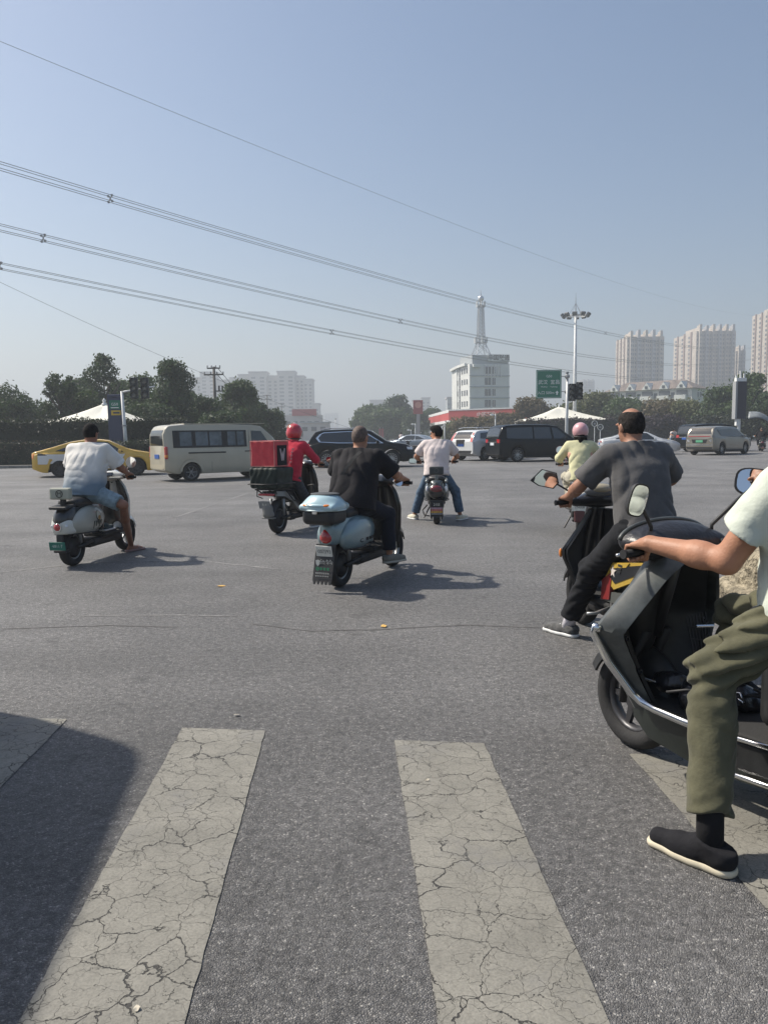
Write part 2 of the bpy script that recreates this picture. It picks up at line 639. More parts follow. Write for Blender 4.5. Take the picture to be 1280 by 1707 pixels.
def road_paint():
    m = bpy.data.materials.new('worn_road_paint')
    m.use_nodes = True
    nt = m.node_tree
    n, l = nt.nodes, nt.links
    b = n['Principled BSDF']
    tc = n.new('ShaderNodeTexCoord')
    nz = n.new('ShaderNodeTexNoise')
    nz.inputs['Scale'].default_value = 6.5
    nz.inputs['Detail'].default_value = 5
    nz.inputs['Roughness'].default_value = 0.6
    l.new(tc.outputs['Object'], nz.inputs['Vector'])
    sc = n.new('ShaderNodeVectorMath')
    sc.operation = 'SCALE'
    sc.inputs['Scale'].default_value = 0.16
    l.new(nz.outputs['Color'], sc.inputs[0])
    ad = n.new('ShaderNodeVectorMath')
    ad.operation = 'ADD'
    l.new(tc.outputs['Object'], ad.inputs[0])
    l.new(sc.outputs[0], ad.inputs[1])
    hs = []
    for scale, w in ((6.0, 0.017), (14.0, 0.010)):
        ve = n.new('ShaderNodeTexVoronoi')
        ve.feature = 'DISTANCE_TO_EDGE'
        ve.inputs['Scale'].default_value = scale
        l.new(ad.outputs[0], ve.inputs['Vector'])
        # cracks open and close along their length
        n2 = n.new('ShaderNodeTexNoise')
        n2.inputs['Scale'].default_value = 3.2 if scale < 10 else 4.5
        n2.inputs['Detail'].default_value = 3
        l.new(tc.outputs['Object'], n2.inputs['Vector'])
        mr = n.new('ShaderNodeMapRange')
        mr.inputs[1].default_value = 0.45 if scale < 10 else 0.52
        mr.inputs[2].default_value = 0.66 if scale < 10 else 0.72
        mr.inputs[3].default_value = 0.0
        mr.inputs[4].default_value = w
        l.new(n2.outputs['Fac'], mr.inputs[0])
        dv = n.new('ShaderNodeMath')
        dv.operation = 'SUBTRACT'
        l.new(ve.outputs['Distance'], dv.inputs[0])
        l.new(mr.outputs[0], dv.inputs[1])
        m2 = n.new('ShaderNodeMapRange')
        m2.inputs[1].default_value = -0.004
        m2.inputs[2].default_value = 0.006
        l.new(dv.outputs[0], m2.inputs[0])
        hs.append(m2.outputs[0])
    mn = n.new('ShaderNodeMath')
    mn.operation = 'MINIMUM'
    l.new(hs[0], mn.inputs[0])
    l.new(hs[1], mn.inputs[1])
    n3 = n.new('ShaderNodeTexNoise')
    n3.inputs['Scale'].default_value = 3.0
    n3.inputs['Detail'].default_value = 8
    n3.inputs['Roughness'].default_value = 0.7
    l.new(tc.outputs['Object'], n3.inputs['Vector'])
    r = n.new('ShaderNodeValToRGB')
    r.color_ramp.elements[0].position = 0.3
    r.color_ramp.elements[1].position = 0.72
    r.color_ramp.elements[0].color = (0.172, 0.166, 0.144, 1)
    r.color_ramp.elements[1].color = (0.28, 0.268, 0.233, 1)
    l.new(n3.outputs['Fac'], r.inputs['Fac'])
    n4 = n.new('ShaderNodeTexNoise')
    n4.inputs['Scale'].default_value = 140
    n4.inputs['Detail'].default_value = 3
    l.new(tc.outputs['Object'], n4.inputs['Vector'])
    r4 = n.new('ShaderNodeValToRGB')
    r4.color_ramp.elements[0].position = 0.3
    r4.color_ramp.elements[1].position = 0.6
    r4.color_ramp.elements[0].color = (0.72, 0.72, 0.72, 1)
    r4.color_ramp.elements[1].color = (1.06, 1.06, 1.06, 1)
    l.new(n4.outputs['Fac'], r4.inputs['Fac'])
    mx0 = n.new('ShaderNodeMix')
    mx0.data_type = 'RGBA'
    mx0.blend_type = 'MULTIPLY'
    mx0.inputs[0].default_value = 0.8
    l.new(r.outputs['Color'], mx0.inputs[6])
    l.new(r4.outputs['Color'], mx0.inputs[7])
    mx = n.new('ShaderNodeMix')
    mx.data_type = 'RGBA'
    l.new(mn.outputs[0], mx.inputs[0])
    mx.inputs[6].default_value = (0.045, 0.043, 0.04, 1)
    l.new(mx0.outputs[2], mx.inputs[7])
    # worn-through spots where the asphalt shows
    n5 = n.new('ShaderNodeTexNoise')
    n5.inputs['Scale'].default_value = 2.2
    n5.inputs['Detail'].default_value = 9
    n5.inputs['Roughness'].default_value = 0.72
    l.new(tc.outputs['Object'], n5.inputs['Vector'])
    m5 = n.new('ShaderNodeMapRange')
    m5.inputs[1].default_value = 0.54
    m5.inputs[2].default_value = 0.66
    m5.inputs[4].default_value = 0.62
    l.new(n5.outputs['Fac'], m5.inputs[0])
    mx5 = n.new('ShaderNodeMix')
    mx5.data_type = 'RGBA'
    l.new(m5.outputs[0], mx5.inputs[0])
    l.new(mx.outputs[2], mx5.inputs[6])
    mx5.inputs[7].default_value = (0.19, 0.186, 0.176, 1)
    l.new(mx5.outputs[2], b.inputs['Base Color'])
    b.inputs['Roughness'].default_value = 0.75
    bp = n.new('ShaderNodeBump')
    bp.inputs['Strength'].default_value = 0.9
    bp.inputs['Distance'].default_value = 0.006
    l.new(mn.outputs[0], bp.inputs['Height'])
    b2 = n.new('ShaderNodeBump')
    b2.inputs['Strength'].default_value = 0.35
    b2.inputs['Distance'].default_value = 0.004
    l.new(n4.outputs['Fac'], b2.inputs['Height'])
    l.new(bp.outputs[0], b2.inputs['Normal'])
    l.new(b2.outputs[0], b.inputs['Normal'])
    return m
M_PAINT = road_paint()
struct(MB().add([(-4000, -300, 0), (4000, -300, 0), (4000, 9000, 0), (-4000, 9000, 0)], [(0, 1, 2, 3)]).build('road', M_ASPHALT))

_sd2 = Vector((math.sin(rad(-2.7)), math.cos(rad(-2.7)), 0))
_sr2 = Vector((_sd2.y, -_sd2.x, 0))
_c0 = gnd(657, 1235)
def stripe(k, z=0.004, jit=0.003):
    rs = random.Random(50 + k)
    o = _c0 + _sr2 * (1.08 * k) + _sd2 * (-0.25 * k)
    o.z = z
    n = 60
    L, W = 4.4, 0.432
    left, right = [], []
    for i in range(n + 1):
        t = -L * i / n
        left.append(o + _sd2 * t + _sr2 * rs.uniform(-jit, jit))
        right.append(o + _sd2 * (t - 0.075) + _sr2 * (W + rs.uniform(-jit, jit)))
    mb = MB()
    vs = []
    for a, b in zip(left, right):
        vs += [a, (a + b) / 2, b]
    fs = []
    for i in range(n):
        for j in (0, 1):
            fs.append((i * 3 + j, i * 3 + j + 1, i * 3 + j + 4, i * 3 + j + 3))
    mb.add(vs, fs)
    return struct(mb.build('crosswalk_stripe', M_PAINT))
for k in range(-4, 5):
    stripe(k)

M_TAR = mat('tar_seam', (0.115, 0.113, 0.11), 0.8, var=(9, 0.3))
M_FAINT = mat('faded_line_paint', (0.205, 0.202, 0.197), 0.8, var=(14, 0.35))
def road_strip(name, pts, w, m, z=0.003, seed=1):
    rs = random.Random(seed)
    P = [gnd(*p) for p in pts]
    # resample
    Q = []
    for i in range(len(P) - 1):
        for k in range(8):
            Q.append(P[i].lerp(P[i + 1], k / 8))
    Q.append(P[-1])
    vs, fs = [], []
    for i, p in enumerate(Q):
        t = (Q[min(i + 1, len(Q) - 1)] - Q[max(i - 1, 0)]).normalized()
        nr = Vector((-t.y, t.x, 0))
        ww = w * rs.uniform(0.55, 1.3) * (0.25 if i in (0, len(Q) - 1) else 1)
        for sgn in (-0.5, 0.5):
            q = p + nr * ww * sgn
            vs.append((q.x, q.y, z))
    for i in range(len(Q) - 1):
        fs.append((2 * i, 2 * i + 1, 2 * i + 3, 2 * i + 2))
    return struct(MB().add(vs, fs).build(name, m))
road_strip('tar_seam', [(420, 1040), (520, 1052), (640, 1049), (780, 1042), (900, 1047)], 0.035, M_TAR, seed=2)
road_strip('tar_seam', [(0, 1049), (180, 1043), (300, 1046)], 0.022, M_TAR, seed=3)
road_strip('worn_road_line', [(0, 905), (120, 893), (300, 860), (420, 820)], 0.05, M_FAINT, seed=4)
road_strip('worn_road_line', [(0, 955), (150, 938), (330, 935), (470, 950)], 0.045, M_FAINT, seed=5)
road_strip('worn_road_line', [(230, 862), (320, 862), (420, 858)], 0.05, M_FAINT, seed=7)
road_strip('worn_road_line', [(130, 1027), (300, 1026), (400, 1028)], 0.03, M_FAINT, seed=8)
road_strip('worn_road_line', [(820, 800), (1000, 812), (1270, 806)], 0.10, M_FAINT, seed=9)
road_strip('worn_road_line', [(640, 790), (860, 783), (1270, 790)], 0.10, M_FAINT, seed=10)

M_LEAFY = mat('dry_leaf', (0.62, 0.38, 0.10), 0.6)
M_SCRAP = mat('paper_scrap', (0.55, 0.5, 0.4), 0.7)
def scrap(px, py, size, m, name, label, cat, seed):
    rs = random.Random(seed)
    p = gnd(px, py)
    mb = MB()
    n = 7
    vs = [(0, 0, 0.006)] + [(size * rs.uniform(.6, 1) * math.cos(2 * math.pi * i / n), size * .55 * rs.uniform(.6, 1) * math.sin(2 * math.pi * i / n), rs.uniform(0.001, 0.010)) for i in range(n)]
    mb.add(vs, [(0, i + 1, (i + 1) % n + 1) for i in range(n)])
    o = mb.build(name, m)
    o.location = (p.x, p.y, 0.004)
    o.rotation_euler = (0, 0, rs.uniform(0, 3))
    return tag(o, label, cat)
scrap(640, 1045, 0.055, M_LEAFY, 'fallen_leaf', 'yellow dry leaf lying beside the dark tar seam', 'leaf', 1)
scrap(368, 978, 0.055, M_LEAFY, 'fallen_leaf', 'small tan leaf on the asphalt behind the pale blue scooter', 'leaf', 2)
scrap(395, 1194, 0.022, M_SCRAP, 'paper_scrap', 'tiny white paper scrap just beyond the crosswalk stripe ends', 'litter', 3)
scrap(228, 1686, 0.018, M_SCRAP, 'paper_scrap', 'cream paper scrap lying on a cracked crosswalk stripe', 'litter', 4)
scrap(712, 1304, 0.012, M_SCRAP, 'paper_scrap', 'pale crumb of litter on the heavily cracked crosswalk stripe', 'litter', 5)

# ================================================================== foliage
def leaf_mat(name, c, a=0.45, tr=0.25):
    m = mat(name, c, 0.6, var=(1.7, a), spec=0.3)
    n, l = m.node_tree.nodes, m.node_tree.links
    b = n['Principled BSDF']
    t = n.new('ShaderNodeBsdfTranslucent')
    t.inputs['Color'].default_value = (c[0] * 1.5, c[1] * 1.6, c[2] * 0.9, 1)
    mx = n.new('ShaderNodeMixShader')
    mx.inputs[0].default_value = tr
    l.new(b.outputs[0], mx.inputs[1])
    l.new(t.outputs[0], mx.inputs[2])
    l.new(mx.outputs[0], n['Material Output'].inputs['Surface'])
    return m
L_DARK = leaf_mat('leaf_dark', (0.040, 0.066, 0.030), .55)
L_MID = leaf_mat('leaf_mid', (0.056, 0.088, 0.033), .55)
L_OLIVE = leaf_mat('leaf_olive', (0.095, 0.105, 0.045))
L_BROWN = leaf_mat('leaf_brownish', (0.125, 0.10, 0.062))
L_PURPLE = leaf_mat('leaf_purple', (0.035, 0.024, 0.034))
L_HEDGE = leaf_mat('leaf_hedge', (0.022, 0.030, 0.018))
L_RED = leaf_mat('leaf_reddish', (0.085, 0.055, 0.045))
L_FRESH = leaf_mat('leaf_fresh', (0.12, 0.16, 0.035))
M_BARK = mat('bark', (0.09, 0.07, 0.055), 0.9, var=(8, 0.4), bump=(20, 0.5))

def leaves(cent, nrm, size, rs, asp=0.55, jitter=0.7):
    """numpy: one bent leaf (two quads) per centre"""
    n = len(cent)
    d = nrm + rs.normal(0, jitter, (n, 3))
    d /= np.linalg.norm(d, axis=1)[:, None] + 1e-9
    a = np.cross(d, rs.normal(0, 1, (n, 3)))
    a /= np.linalg.norm(a, axis=1)[:, None] + 1e-9
    b = np.cross(d, a)
    sz = size * rs.uniform(0.6, 1.35, (n, 1))
    a = a * sz
    b = b * sz * asp
    v = np.stack([cent - a, cent + b * 0.9 - a * 0.1, cent + a, cent - b * 0.9 - a * 0.1], 1)
    return v.reshape(-1, 3)
def leaf_object(name, V, m, parent):
    nf = len(V) // 4
    me = bpy.data.meshes.new(name)
    me.vertices.add(len(V))
    me.vertices.foreach_set('co', V.astype(np.float32).ravel())
    me.loops.add(nf * 4)
    me.loops.foreach_set('vertex_index', np.arange(nf * 4, dtype=np.int32))
    me.polygons.add(nf)
    me.polygons.foreach_set('loop_start', np.arange(0, nf * 4, 4, dtype=np.int32))
    me.polygons.foreach_set('loop_total', np.full(nf, 4, np.int32))
    me.update(calc_edges=True)
    me.materials.append(m)
    return link(bpy.data.objects.new(name, me), parent)
def crown_points(lobes, per, rs, shell=0.55):
    C, N = [], []
    for (c, r) in lobes:
        r = np.array(r)
        n = max(20, int(per * (r[0] * r[1] * r[2]) ** (2 / 3.0)))
        d = rs.normal(0, 1, (n, 3))
        d /= np.linalg.norm(d, axis=1)[:, None]
        t = 1 - shell * rs.uniform(0, 1, n) ** 2
        C.append(np.array(c) + d * r * t[:, None] * (1 + 0.16 * np.sin(d[:, :1] * 7 + c[0]) * np.cos(d[:, 2:] * 6 + c[1])))
        N.append(d)
    return np.concatenate(C), np.concatenate(N)
def tree(name, label, px, D, top, wpx, shape='round', m=None, seed=1, group=None, base=0.0, dens=1.0, leaf=None, low=0.22):
    rs = np.random.RandomState(seed)
    g = at(px, 700, D)
    H = at(px, top, D).z
    R = wpx * D / 1280 / 2 * 1.2
    t = thing(name, label, 'tree', (g.x, D, base), rs.uniform(0, 6.28), group)
    lobes = []
    zc0 = H * low
    if shape == 'round':
        for i in range(int(16 * dens) + 6):
            a = rs.uniform(0, 6.28)
            u = rs.uniform(0, 1)
            z = zc0 + (H - zc0) * (0.12 + 0.80 * u)
            prof = math.sqrt(max(0.05, 1 - ((u - 0.42) / 0.62) ** 2))
            rr = R * prof * 0.72 * math.sqrt(rs.uniform(0.1, 1))
            s = R * rs.uniform(0.28, 0.46)
            zz = min(z, H - s * 0.75)
            lobes.append(((rr * math.cos(a), rr * math.sin(a), zz), (s, s, s * 0.78)))
        lobes.append(((0, 0, H - R * 0.3), (R * .36, R * .36, R * .3)))
    elif shape == 'tall':
        for i in range(int(18 * dens) + 6):
            a = rs.uniform(0, 6.28)
            u = rs.uniform(0, 1)
            z = zc0 + (H - zc0) * u
            prof = (1 - u) ** 0.5 * 0.9 + 0.24
            rr = R * prof * 0.7 * math.sqrt(rs.uniform(0.1, 1))
            s = R * rs.uniform(0.24, 0.42) * (0.65 + 0.5 * prof)
            lobes.append(((rr * math.cos(a), rr * math.sin(a), min(z, H - s * 0.8)), (s, s, s * 0.85)))
        lobes.append(((0, 0, H - R * 0.28), (R * .26, R * .26, R * .3)))
    elif shape == 'fan':
        for i in range(26):
            a = rs.uniform(0, 6.28)
            u = rs.uniform(0, 1) ** 0.8
            r1 = R * (1.02 - 0.62 * u)
            for s_ in (0.35, 0.6, 0.8, 0.97):
                q = R * (0.20 - 0.09 * s_)
                lobes.append(((r1 * s_ * math.cos(a), r1 * s_ * math.sin(a), zc0 + (H - zc0) * (0.1 + 0.68 * u) + s_ * H * 0.16 * (0.4 + u)), (q * 1.4, q * 1.4, q)))
    elif shape == 'bush':
        for i in range(int(14 * dens) + 5):
            a = rs.uniform(0, 6.28)
            rr = R * math.sqrt(rs.uniform(0, 1)) * 0.75
            s = R * rs.uniform(0.25, 0.42)
            lobes.append(((rr * math.cos(a), rr * math.sin(a), max(s * .6, H * rs.uniform(0.25, 0.85) - s * .3)), (s, s, s * 0.9)))
    per = 260 * dens * (1.0 if D < 100 else 0.8)
    lf = leaf or max(0.11, D * 0.0021)
    per *= (0.16 / lf) ** 1.5
    C, N = crown_points(lobes, per * 1.6, rs)
    # twigs poking out of the outline
    k = len(C) // 14
    sel = rs.choice(len(C), k, replace=False)
    tw = C[sel] + N[sel] * R * rs.uniform(0.05, 0.16, (k, 1))
    C = np.concatenate([C, tw])
    N = np.concatenate([N, N[sel]])
    keep = C[:, 2] > 0.05
    leaf_object('crown', leaves(C[keep], N[keep], lf, rs), m or L_MID, t)
    mb = MB()
    r0 = 0.035 * H + 0.03
    top_t = H * 0.72
    mb.tube([(0, 0, -0.2), (0.04 * R, 0, H * .2), (-0.03 * R, 0.04 * R, H * .45), (0, 0, top_t)], [r0, r0 * .75, r0 * .5, r0 * .12], 7)
    for i in range(7):
        a = i * 0.9 + rs.uniform(0, .5)
        z0 = H * rs.uniform(.22, .6)
        mb.tube([(0, 0, z0), (R * .35 * math.cos(a), R * .35 * math.sin(a), z0 + H * .1), (R * .72 * math.cos(a), R * .72 * math.sin(a), z0 + H * .22)], [r0 * .42, r0 * .28, r0 * .08], 5)
    mb.build('trunk', M_BARK, t, smooth=True)
    return t
def hedge(name, label, p0, p1, h, dep, m, seed=1, lf=0.09, per=170, ragged=0.1, core=None, base=0.0, group=None):
    rs = np.random.RandomState(seed)
    p0, p1 = Vector(p0), Vector(p1)
    L = (p1 - p0).length
    ang = math.atan2(p1.y - p0.y, p1.x - p0.x)
    t = thing(name, label, 'hedge', (p0.x, p0.y, base), ang, group)
    n = int(per * L * (h + dep))
    f = rs.uniform(0, 1, n)
    x = rs.uniform(0, L, n)
    und = ragged * (np.sin(x * 1.3 + seed) + np.sin(x * 3.1 + 2 * seed) * .6 + np.sin(x * 6.7) * .4) * .5
    top = f > h / (h + dep)
    y = np.where(top, rs.uniform(0, dep, n), rs.normal(0, 0.06, n))
    z = np.where(top, h + und + rs.normal(0, 0.05 + ragged * .35, n), rs.uniform(0.02, 1, n) * (h + und))
    C = np.stack([x, y, z], 1)
    N = np.where(top[:, None], np.array([0, 0, 1.0]), np.array([0, -1.0, 0.3]))
    leaf_object('foliage', leaves(C, N, lf, rs), m, t)
    g = []
    k = max(6, int(L / 0.6))
    mb = MB()
    secs = []
    for i in range(k + 1):
        xx = L * i / k
        hh = h - 0.08 + ragged * .5 * (math.sin(xx * 1.3 + seed) + .6 * math.sin(xx * 3.1 + 2 * seed)) * .5
        secs.append([(xx, 0.05, 0), (xx, 0.03, hh * .6), (xx, 0.08, hh), (xx, dep - .08, hh), (xx, dep - .03, 0)])
    mb.loft(secs)
    mb.build('inner_growth', core or M_HCORE, t)
    return t
M_HCORE = mat('hedge_core', (0.018, 0.024, 0.014), 0.95, var=(3, 0.5))

# ---------------------------------------------------------------- pavements with kerbs
M_KERB = mat('kerb_stone', (0.22, 0.21, 0.195), 0.85, var=(3, 0.25), bump=(30, 0.3))
M_PAVE = mat('pavement', (0.2, 0.19, 0.17), 0.9, var=(2, 0.25))
M_SOIL = mat('soil', (0.07, 0.06, 0.04), 0.95, var=(2, 0.4))
M_GRASS = mat('lawn', (0.06, 0.085, 0.025), 0.95, var=(1.2, 0.45), bump=(30, 0.8, 0.05))
def island(name, poly, m, h=0.13):
    mb = MB()
    n = len(poly)
    mb.add([(p[0], p[1], 0) for p in poly] + [(p[0], p[1], h) for p in poly], [tuple(range(n, 2 * n))] + [(i, (i + 1) % n, n + (i + 1) % n, n + i) for i in range(n)])
    o = struct(mb.build(name, m))
    # kerb stones along the border facing the junction
    return o
def kerb(pts, h=0.15, w=0.16, stone=1.0, z0=0.0):
    root = None
    for i in range(len(pts) - 1):
        a, b = Vector((*pts[i], 0)), Vector((*pts[i + 1], 0))
        L = (b - a).length
        an = math.atan2(b.y - a.y, b.x - a.x)
        k = max(1, int(L / stone))
        if root is None:
            root = struct(MB().box((L / 2, 0, h / 2 - 0.03), (L, w * 0.8, h - 0.06)).build('kerb', M_KERB))
            root.location = a
            root.rotation_euler = (0, 0, an)
            Mi = (Matrix.Translation(a) @ RZ(an).to_4x4()).inverted()
            me = MB().rbox((0, 0, h / 2), (stone - 0.02, w, h), 0.02).build('kerb_stone', M_KERB, root)
            first = me
        for j in range(k):
            p = a.lerp(b, (j + .5) / k)
            if first is not None:
                o = first
                first = None
                mesh = o.data
            else:
                o = bpy.data.objects.new('kerb_stone', mesh)
                link(o, root)
            o.matrix_local = Mi @ Matrix.Translation(p) @ RZ(an).to_4x4() @ Matrix.Diagonal((L / k / stone, 1, 1, 1))
    return root
LI = [(-70, 41.0), (-17.5, 40.2), (-8.5, 42.5), (-5.2, 48.0), (-4.6, 120), (-70, 140)]
island('verge', LI, M_SOIL)
kerb([(-33, 40.45), (-17.5, 40.2), (-8.5, 42.5), (-5.2, 48.0)])
RI = [(14, 128), (46, 112), (120, 96), (260, 90), (260, 400), (18, 400)]
island('verge', RI, M_GRASS)
kerb([(14, 128), (46, 112), (75, 105.2)], stone=2.0)
CI = [(-12, 290), (9, 262), (16, 255), (60, 500), (-30, 500)]
island('verge', CI, M_GRASS)

# ---------------------------------------------------------------- left greenery
hedge('clipped_hedge', 'low clipped hedge with reddish top along the kerb behind the yellow taxi', (-36, 40.75, 0), (-9.4, 42.75, 0), 1.12, 1.6, L_HEDGE, 3, 0.075, 110, 0.05, base=.13)
hedge('tall_hedge', 'tall dark hedge in front of the white tensile tent', (-36, 46.5, 0), (-12.2, 47.5, 0), 2.45, 1.5, L_HEDGE, 5, 0.10, 80, 0.14, base=.13)
hedge('red_tip_hedge', 'thin band of red tipped shrubs on top of the low hedge', (-36, 41.5, 0), (-17.5, 41.9, 0), 1.22, .5, L_RED, 8, 0.05, 60, 0.06, base=.13)
T = [
 ('broadleaf_tree', 'rounded dark tree at the end of the tall hedge with an airy top', 12, 62, 642, 84, 'round', L_DARK, 11, 0.8),
 ('broadleaf_tree', 'low bushy tree filling the gap behind the dark hedge', -40, 70, 668, 120, 'round', L_DARK, 12, 1.0),
 ('fan_tree', 'tree with separate feathery upturned branches beside the white tent', 103, 60, 634, 66, 'fan', L_DARK, 13, 1.0),
 ('broadleaf_tree', 'tallest tree above the white tent with sky gaps in its crown', 176, 66, 592, 74, 'tall', L_DARK, 14, 0.75),
 ('broadleaf_tree', 'small round tree crown behind the tent peak', 140, 60, 650, 60, 'round', L_MID, 15, 0.9),
 ('broadleaf_tree', 'tree directly behind the left pair of traffic signals', 232, 70, 626, 76, 'round', L_MID, 16, 1.0),
 ('broadleaf_tree', 'broad dark tree between the traffic signals and the wooden pole', 288, 62, 603, 82, 'tall', L_DARK, 17, 1.2),
 ('broadleaf_tree', 'dense tree in front of the wooden utility pole', 335, 66, 664, 76, 'round', L_DARK, 18, 1.1),
 ('broadleaf_tree', 'conical green tree in front of the hazy apartment blocks', 398, 72, 636, 72, 'tall', L_MID, 19, 1.2),
 ('broadleaf_tree', 'sloping lower tree nearest the shop roofs', 432, 78, 672, 70, 'round', L_DARK, 20, 1.1),
 ('broadleaf_tree', 'dark shrubby tree behind the beige minivan roof', 255, 58, 676, 90, 'round', L_DARK, 21, 1.1),
 ('broadleaf_tree', 'low dark tree behind the rear of the beige minivan', 365, 60, 690, 90, 'round', L_DARK, 22, 1.1),
 ('broadleaf_tree', 'lowest dark tree at the end of the left tree row', 452, 84, 690, 56, 'round', L_DARK, 23, 1.1),
 ('broadleaf_tree', 'dim shaded tree behind the G50 panel sign', 205, 62, 668, 70, 'round', L_DARK, 24, 1.1),
 ('broadleaf_tree', 'mid height tree left of the tallest tree behind the tent', 138, 74, 632, 64, 'round', L_DARK, 26, 1.0),
 ('broadleaf_tree', 'full tree filling the gap between tallest tree and signals', 205, 76, 636, 70, 'round', L_MID, 27, 1.0),
 ('broadleaf_tree', 'full tree between wooden pole and conical green tree', 374, 80, 674, 56, 'round', L_DARK, 28, 1.0),
 ('broadleaf_tree', 'tree shouldering the broad dark tree beside the pole', 318, 78, 652, 50, 'round', L_DARK, 29, 1.0),
 ('broadleaf_tree', 'leafy tree rising between hedge and tent at the far end', 60, 66, 668, 70, 'round', L_DARK, 25, 1.0),
]
for (nm, lb, px, D, top, w, sh, m, sd, de) in T:
    tree(nm, lb, px, D, top, w, sh, m, sd, 'trees behind the left hedge', 0.13, de)
# ---------------------------------------------------------------- middle and right greenery
T = [
 ('broadleaf_tree', 'left part tree of the hazy clump at the road end', 620, 205, 676, 62, 'round', L_MID, 31, 1.0),
 ('broadleaf_tree', 'tallest tree of the hazy clump at the road end', 662, 215, 660, 56, 'tall', L_DARK, 32, 1.0),
 ('broadleaf_tree', 'dark tree below the red pylon sign', 696, 190, 688, 44, 'round', L_DARK, 33, 1.0),
 ('broadleaf_tree', 'rounded tree filling the hazy clump behind the red banners', 645, 200, 684, 70, 'round', L_MID, 34, 1.0),
 ('broadleaf_tree', 'small tree behind the red pylon sign', 722, 230, 680, 36, 'round', L_MID, 35, 1.0),
]
for (nm, lb, px, D, top, w, sh, m, sd, de) in T:
    tree(nm, lb, px, D, top, w, sh, m, sd, 'trees at the road end', 0.13, de, low=0.12)
T = [
 ('street_tree', 'brownish tree in front of the filling station canopy end', 800, 136, 696, 80, 'round', L_BROWN, 41, 1.0),
 ('street_tree', 'olive tree just right of the canopy corner', 762, 140, 703, 50, 'round', L_OLIVE, 42, 1.0),
 ('street_tree', 'brown leaved tree hiding the canopy right end', 888, 130, 664, 66, 'round', L_BROWN, 43, 0.9),
 ('street_tree', 'brown tree between canopy and green road sign', 845, 134, 690, 60, 'round', L_BROWN, 44, 1.0),
 ('street_tree', 'green tree behind the right pair of traffic signals', 1000, 132, 656, 80, 'round', L_OLIVE, 45, 1.0),
 ('street_tree', 'dark green tree behind the balding rider head', 1050, 126, 664, 90, 'round', L_MID, 46, 1.0),
 ('street_tree', 'brownish green tree below the low apartment block', 1105, 122, 668, 84, 'round', L_BROWN, 47, 1.0),
 ('street_tree', 'olive tree in front of the apartment gable', 1158, 118, 670, 80, 'round', L_OLIVE, 48, 1.0),
 ('street_tree', 'full green tree beside the dark display pillar', 1203, 112, 646, 74, 'round', L_MID, 49, 1.0),
 ('street_tree', 'tall tree right of the dark display pillar', 1250, 104, 624, 70, 'tall', L_MID, 50, 1.0),
 ('street_tree', 'dark green tree cut by the right picture edge', 1290, 98, 652, 60, 'round', L_DARK, 51, 1.0),
 ('street_tree', 'low olive tree behind the tent canopy', 950, 128, 674, 70, 'round', L_OLIVE, 52, 1.0),
 ('street_tree', 'purple dark bush tree under the brown street tree', 1100, 112, 694, 70, 'round', L_PURPLE, 53, 1.1),
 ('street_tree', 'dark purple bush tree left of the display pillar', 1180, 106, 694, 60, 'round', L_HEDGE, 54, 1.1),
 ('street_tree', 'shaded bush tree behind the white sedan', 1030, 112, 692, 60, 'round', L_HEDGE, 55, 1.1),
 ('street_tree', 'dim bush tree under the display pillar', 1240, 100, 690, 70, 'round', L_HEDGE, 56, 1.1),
]
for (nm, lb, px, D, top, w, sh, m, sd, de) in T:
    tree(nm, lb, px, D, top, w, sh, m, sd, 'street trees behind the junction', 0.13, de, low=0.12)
hedge('purple_hedge', 'dark purple hedge below the white tent near the right signals', (18.5, 106, 0), (31, 103, 0), 3.1, 2.0, L_PURPLE, 61, 0.16, 26, 0.35)
hedge('far_hedge', 'long low green hedge under the street trees', (13.5, 130, 0), (75, 108, 0), 1.6, 1.6, L_HEDGE, 62, 0.2, 12, 0.2, base=.13)
hedge('median_hedge', 'low hazy hedge closing the far road', (-13, 262, 0), (17, 240, 0), 1.5, 2, L_DARK, 63, 0.3, 8, 0.15)
# ================================================================== far buildings
M_GLASS_FAR = mat('far_window_glass', (0.10, 0.11, 0.125), 0.3)
M_CONC = mat('pale_render', (0.52, 0.50, 0.47), 0.85, var=(0.15, 0.1))
M_CREAM = mat('cream_render', (0.52, 0.455, 0.385), 0.85, var=(0.15, 0.1))
M_RIB = mat('rib_render', (0.43, 0.42, 0.42), 0.85)
M_REDBR = mat('red_brown_band', (0.30, 0.21, 0.17), 0.85)
M_WHITE_R = mat('white_tile', (0.70, 0.71, 0.68), 0.6, var=(0.3, 0.06))
M_GREY_R = mat('grey_tile', (0.38, 0.41, 0.42), 0.6)
M_ROOF = mat('roof_tile', (0.20, 0.165, 0.145), 0.8, var=(1, 0.2))
M_STEEL = mat('galvanised_steel', (0.42, 0.44, 0.46), 0.45, 0.6)
M_POLEW = mat('white_pole_paint', (0.72, 0.73, 0.72), 0.5, var=(3, 0.1))
M_POLEG = mat('grey_pole_paint', (0.30, 0.31, 0.32), 0.5)
M_BLACK = mat('black_plastic', (0.022, 0.022, 0.024), 0.5)
M_DARKLENS = mat('dark_lens', (0.05, 0.02, 0.02), 0.2)

def win_col(mb, x, z0, z1, rows, w, hf, y, axis, sgn):
    """one vertical run of windows on a wall, too far away to tell apart: glass boxes proud of the wall"""
    dz = (z1 - z0) / rows
    for i in range(rows):
        zc = z0 + dz * (i + .5)
        if axis == 'y':
            mb.box((x, y + sgn * 0.02, zc), (w, 0.08, dz * hf))
        else:
            mb.box((y + sgn * 0.02, x, zc), (0.08, w, dz * hf))

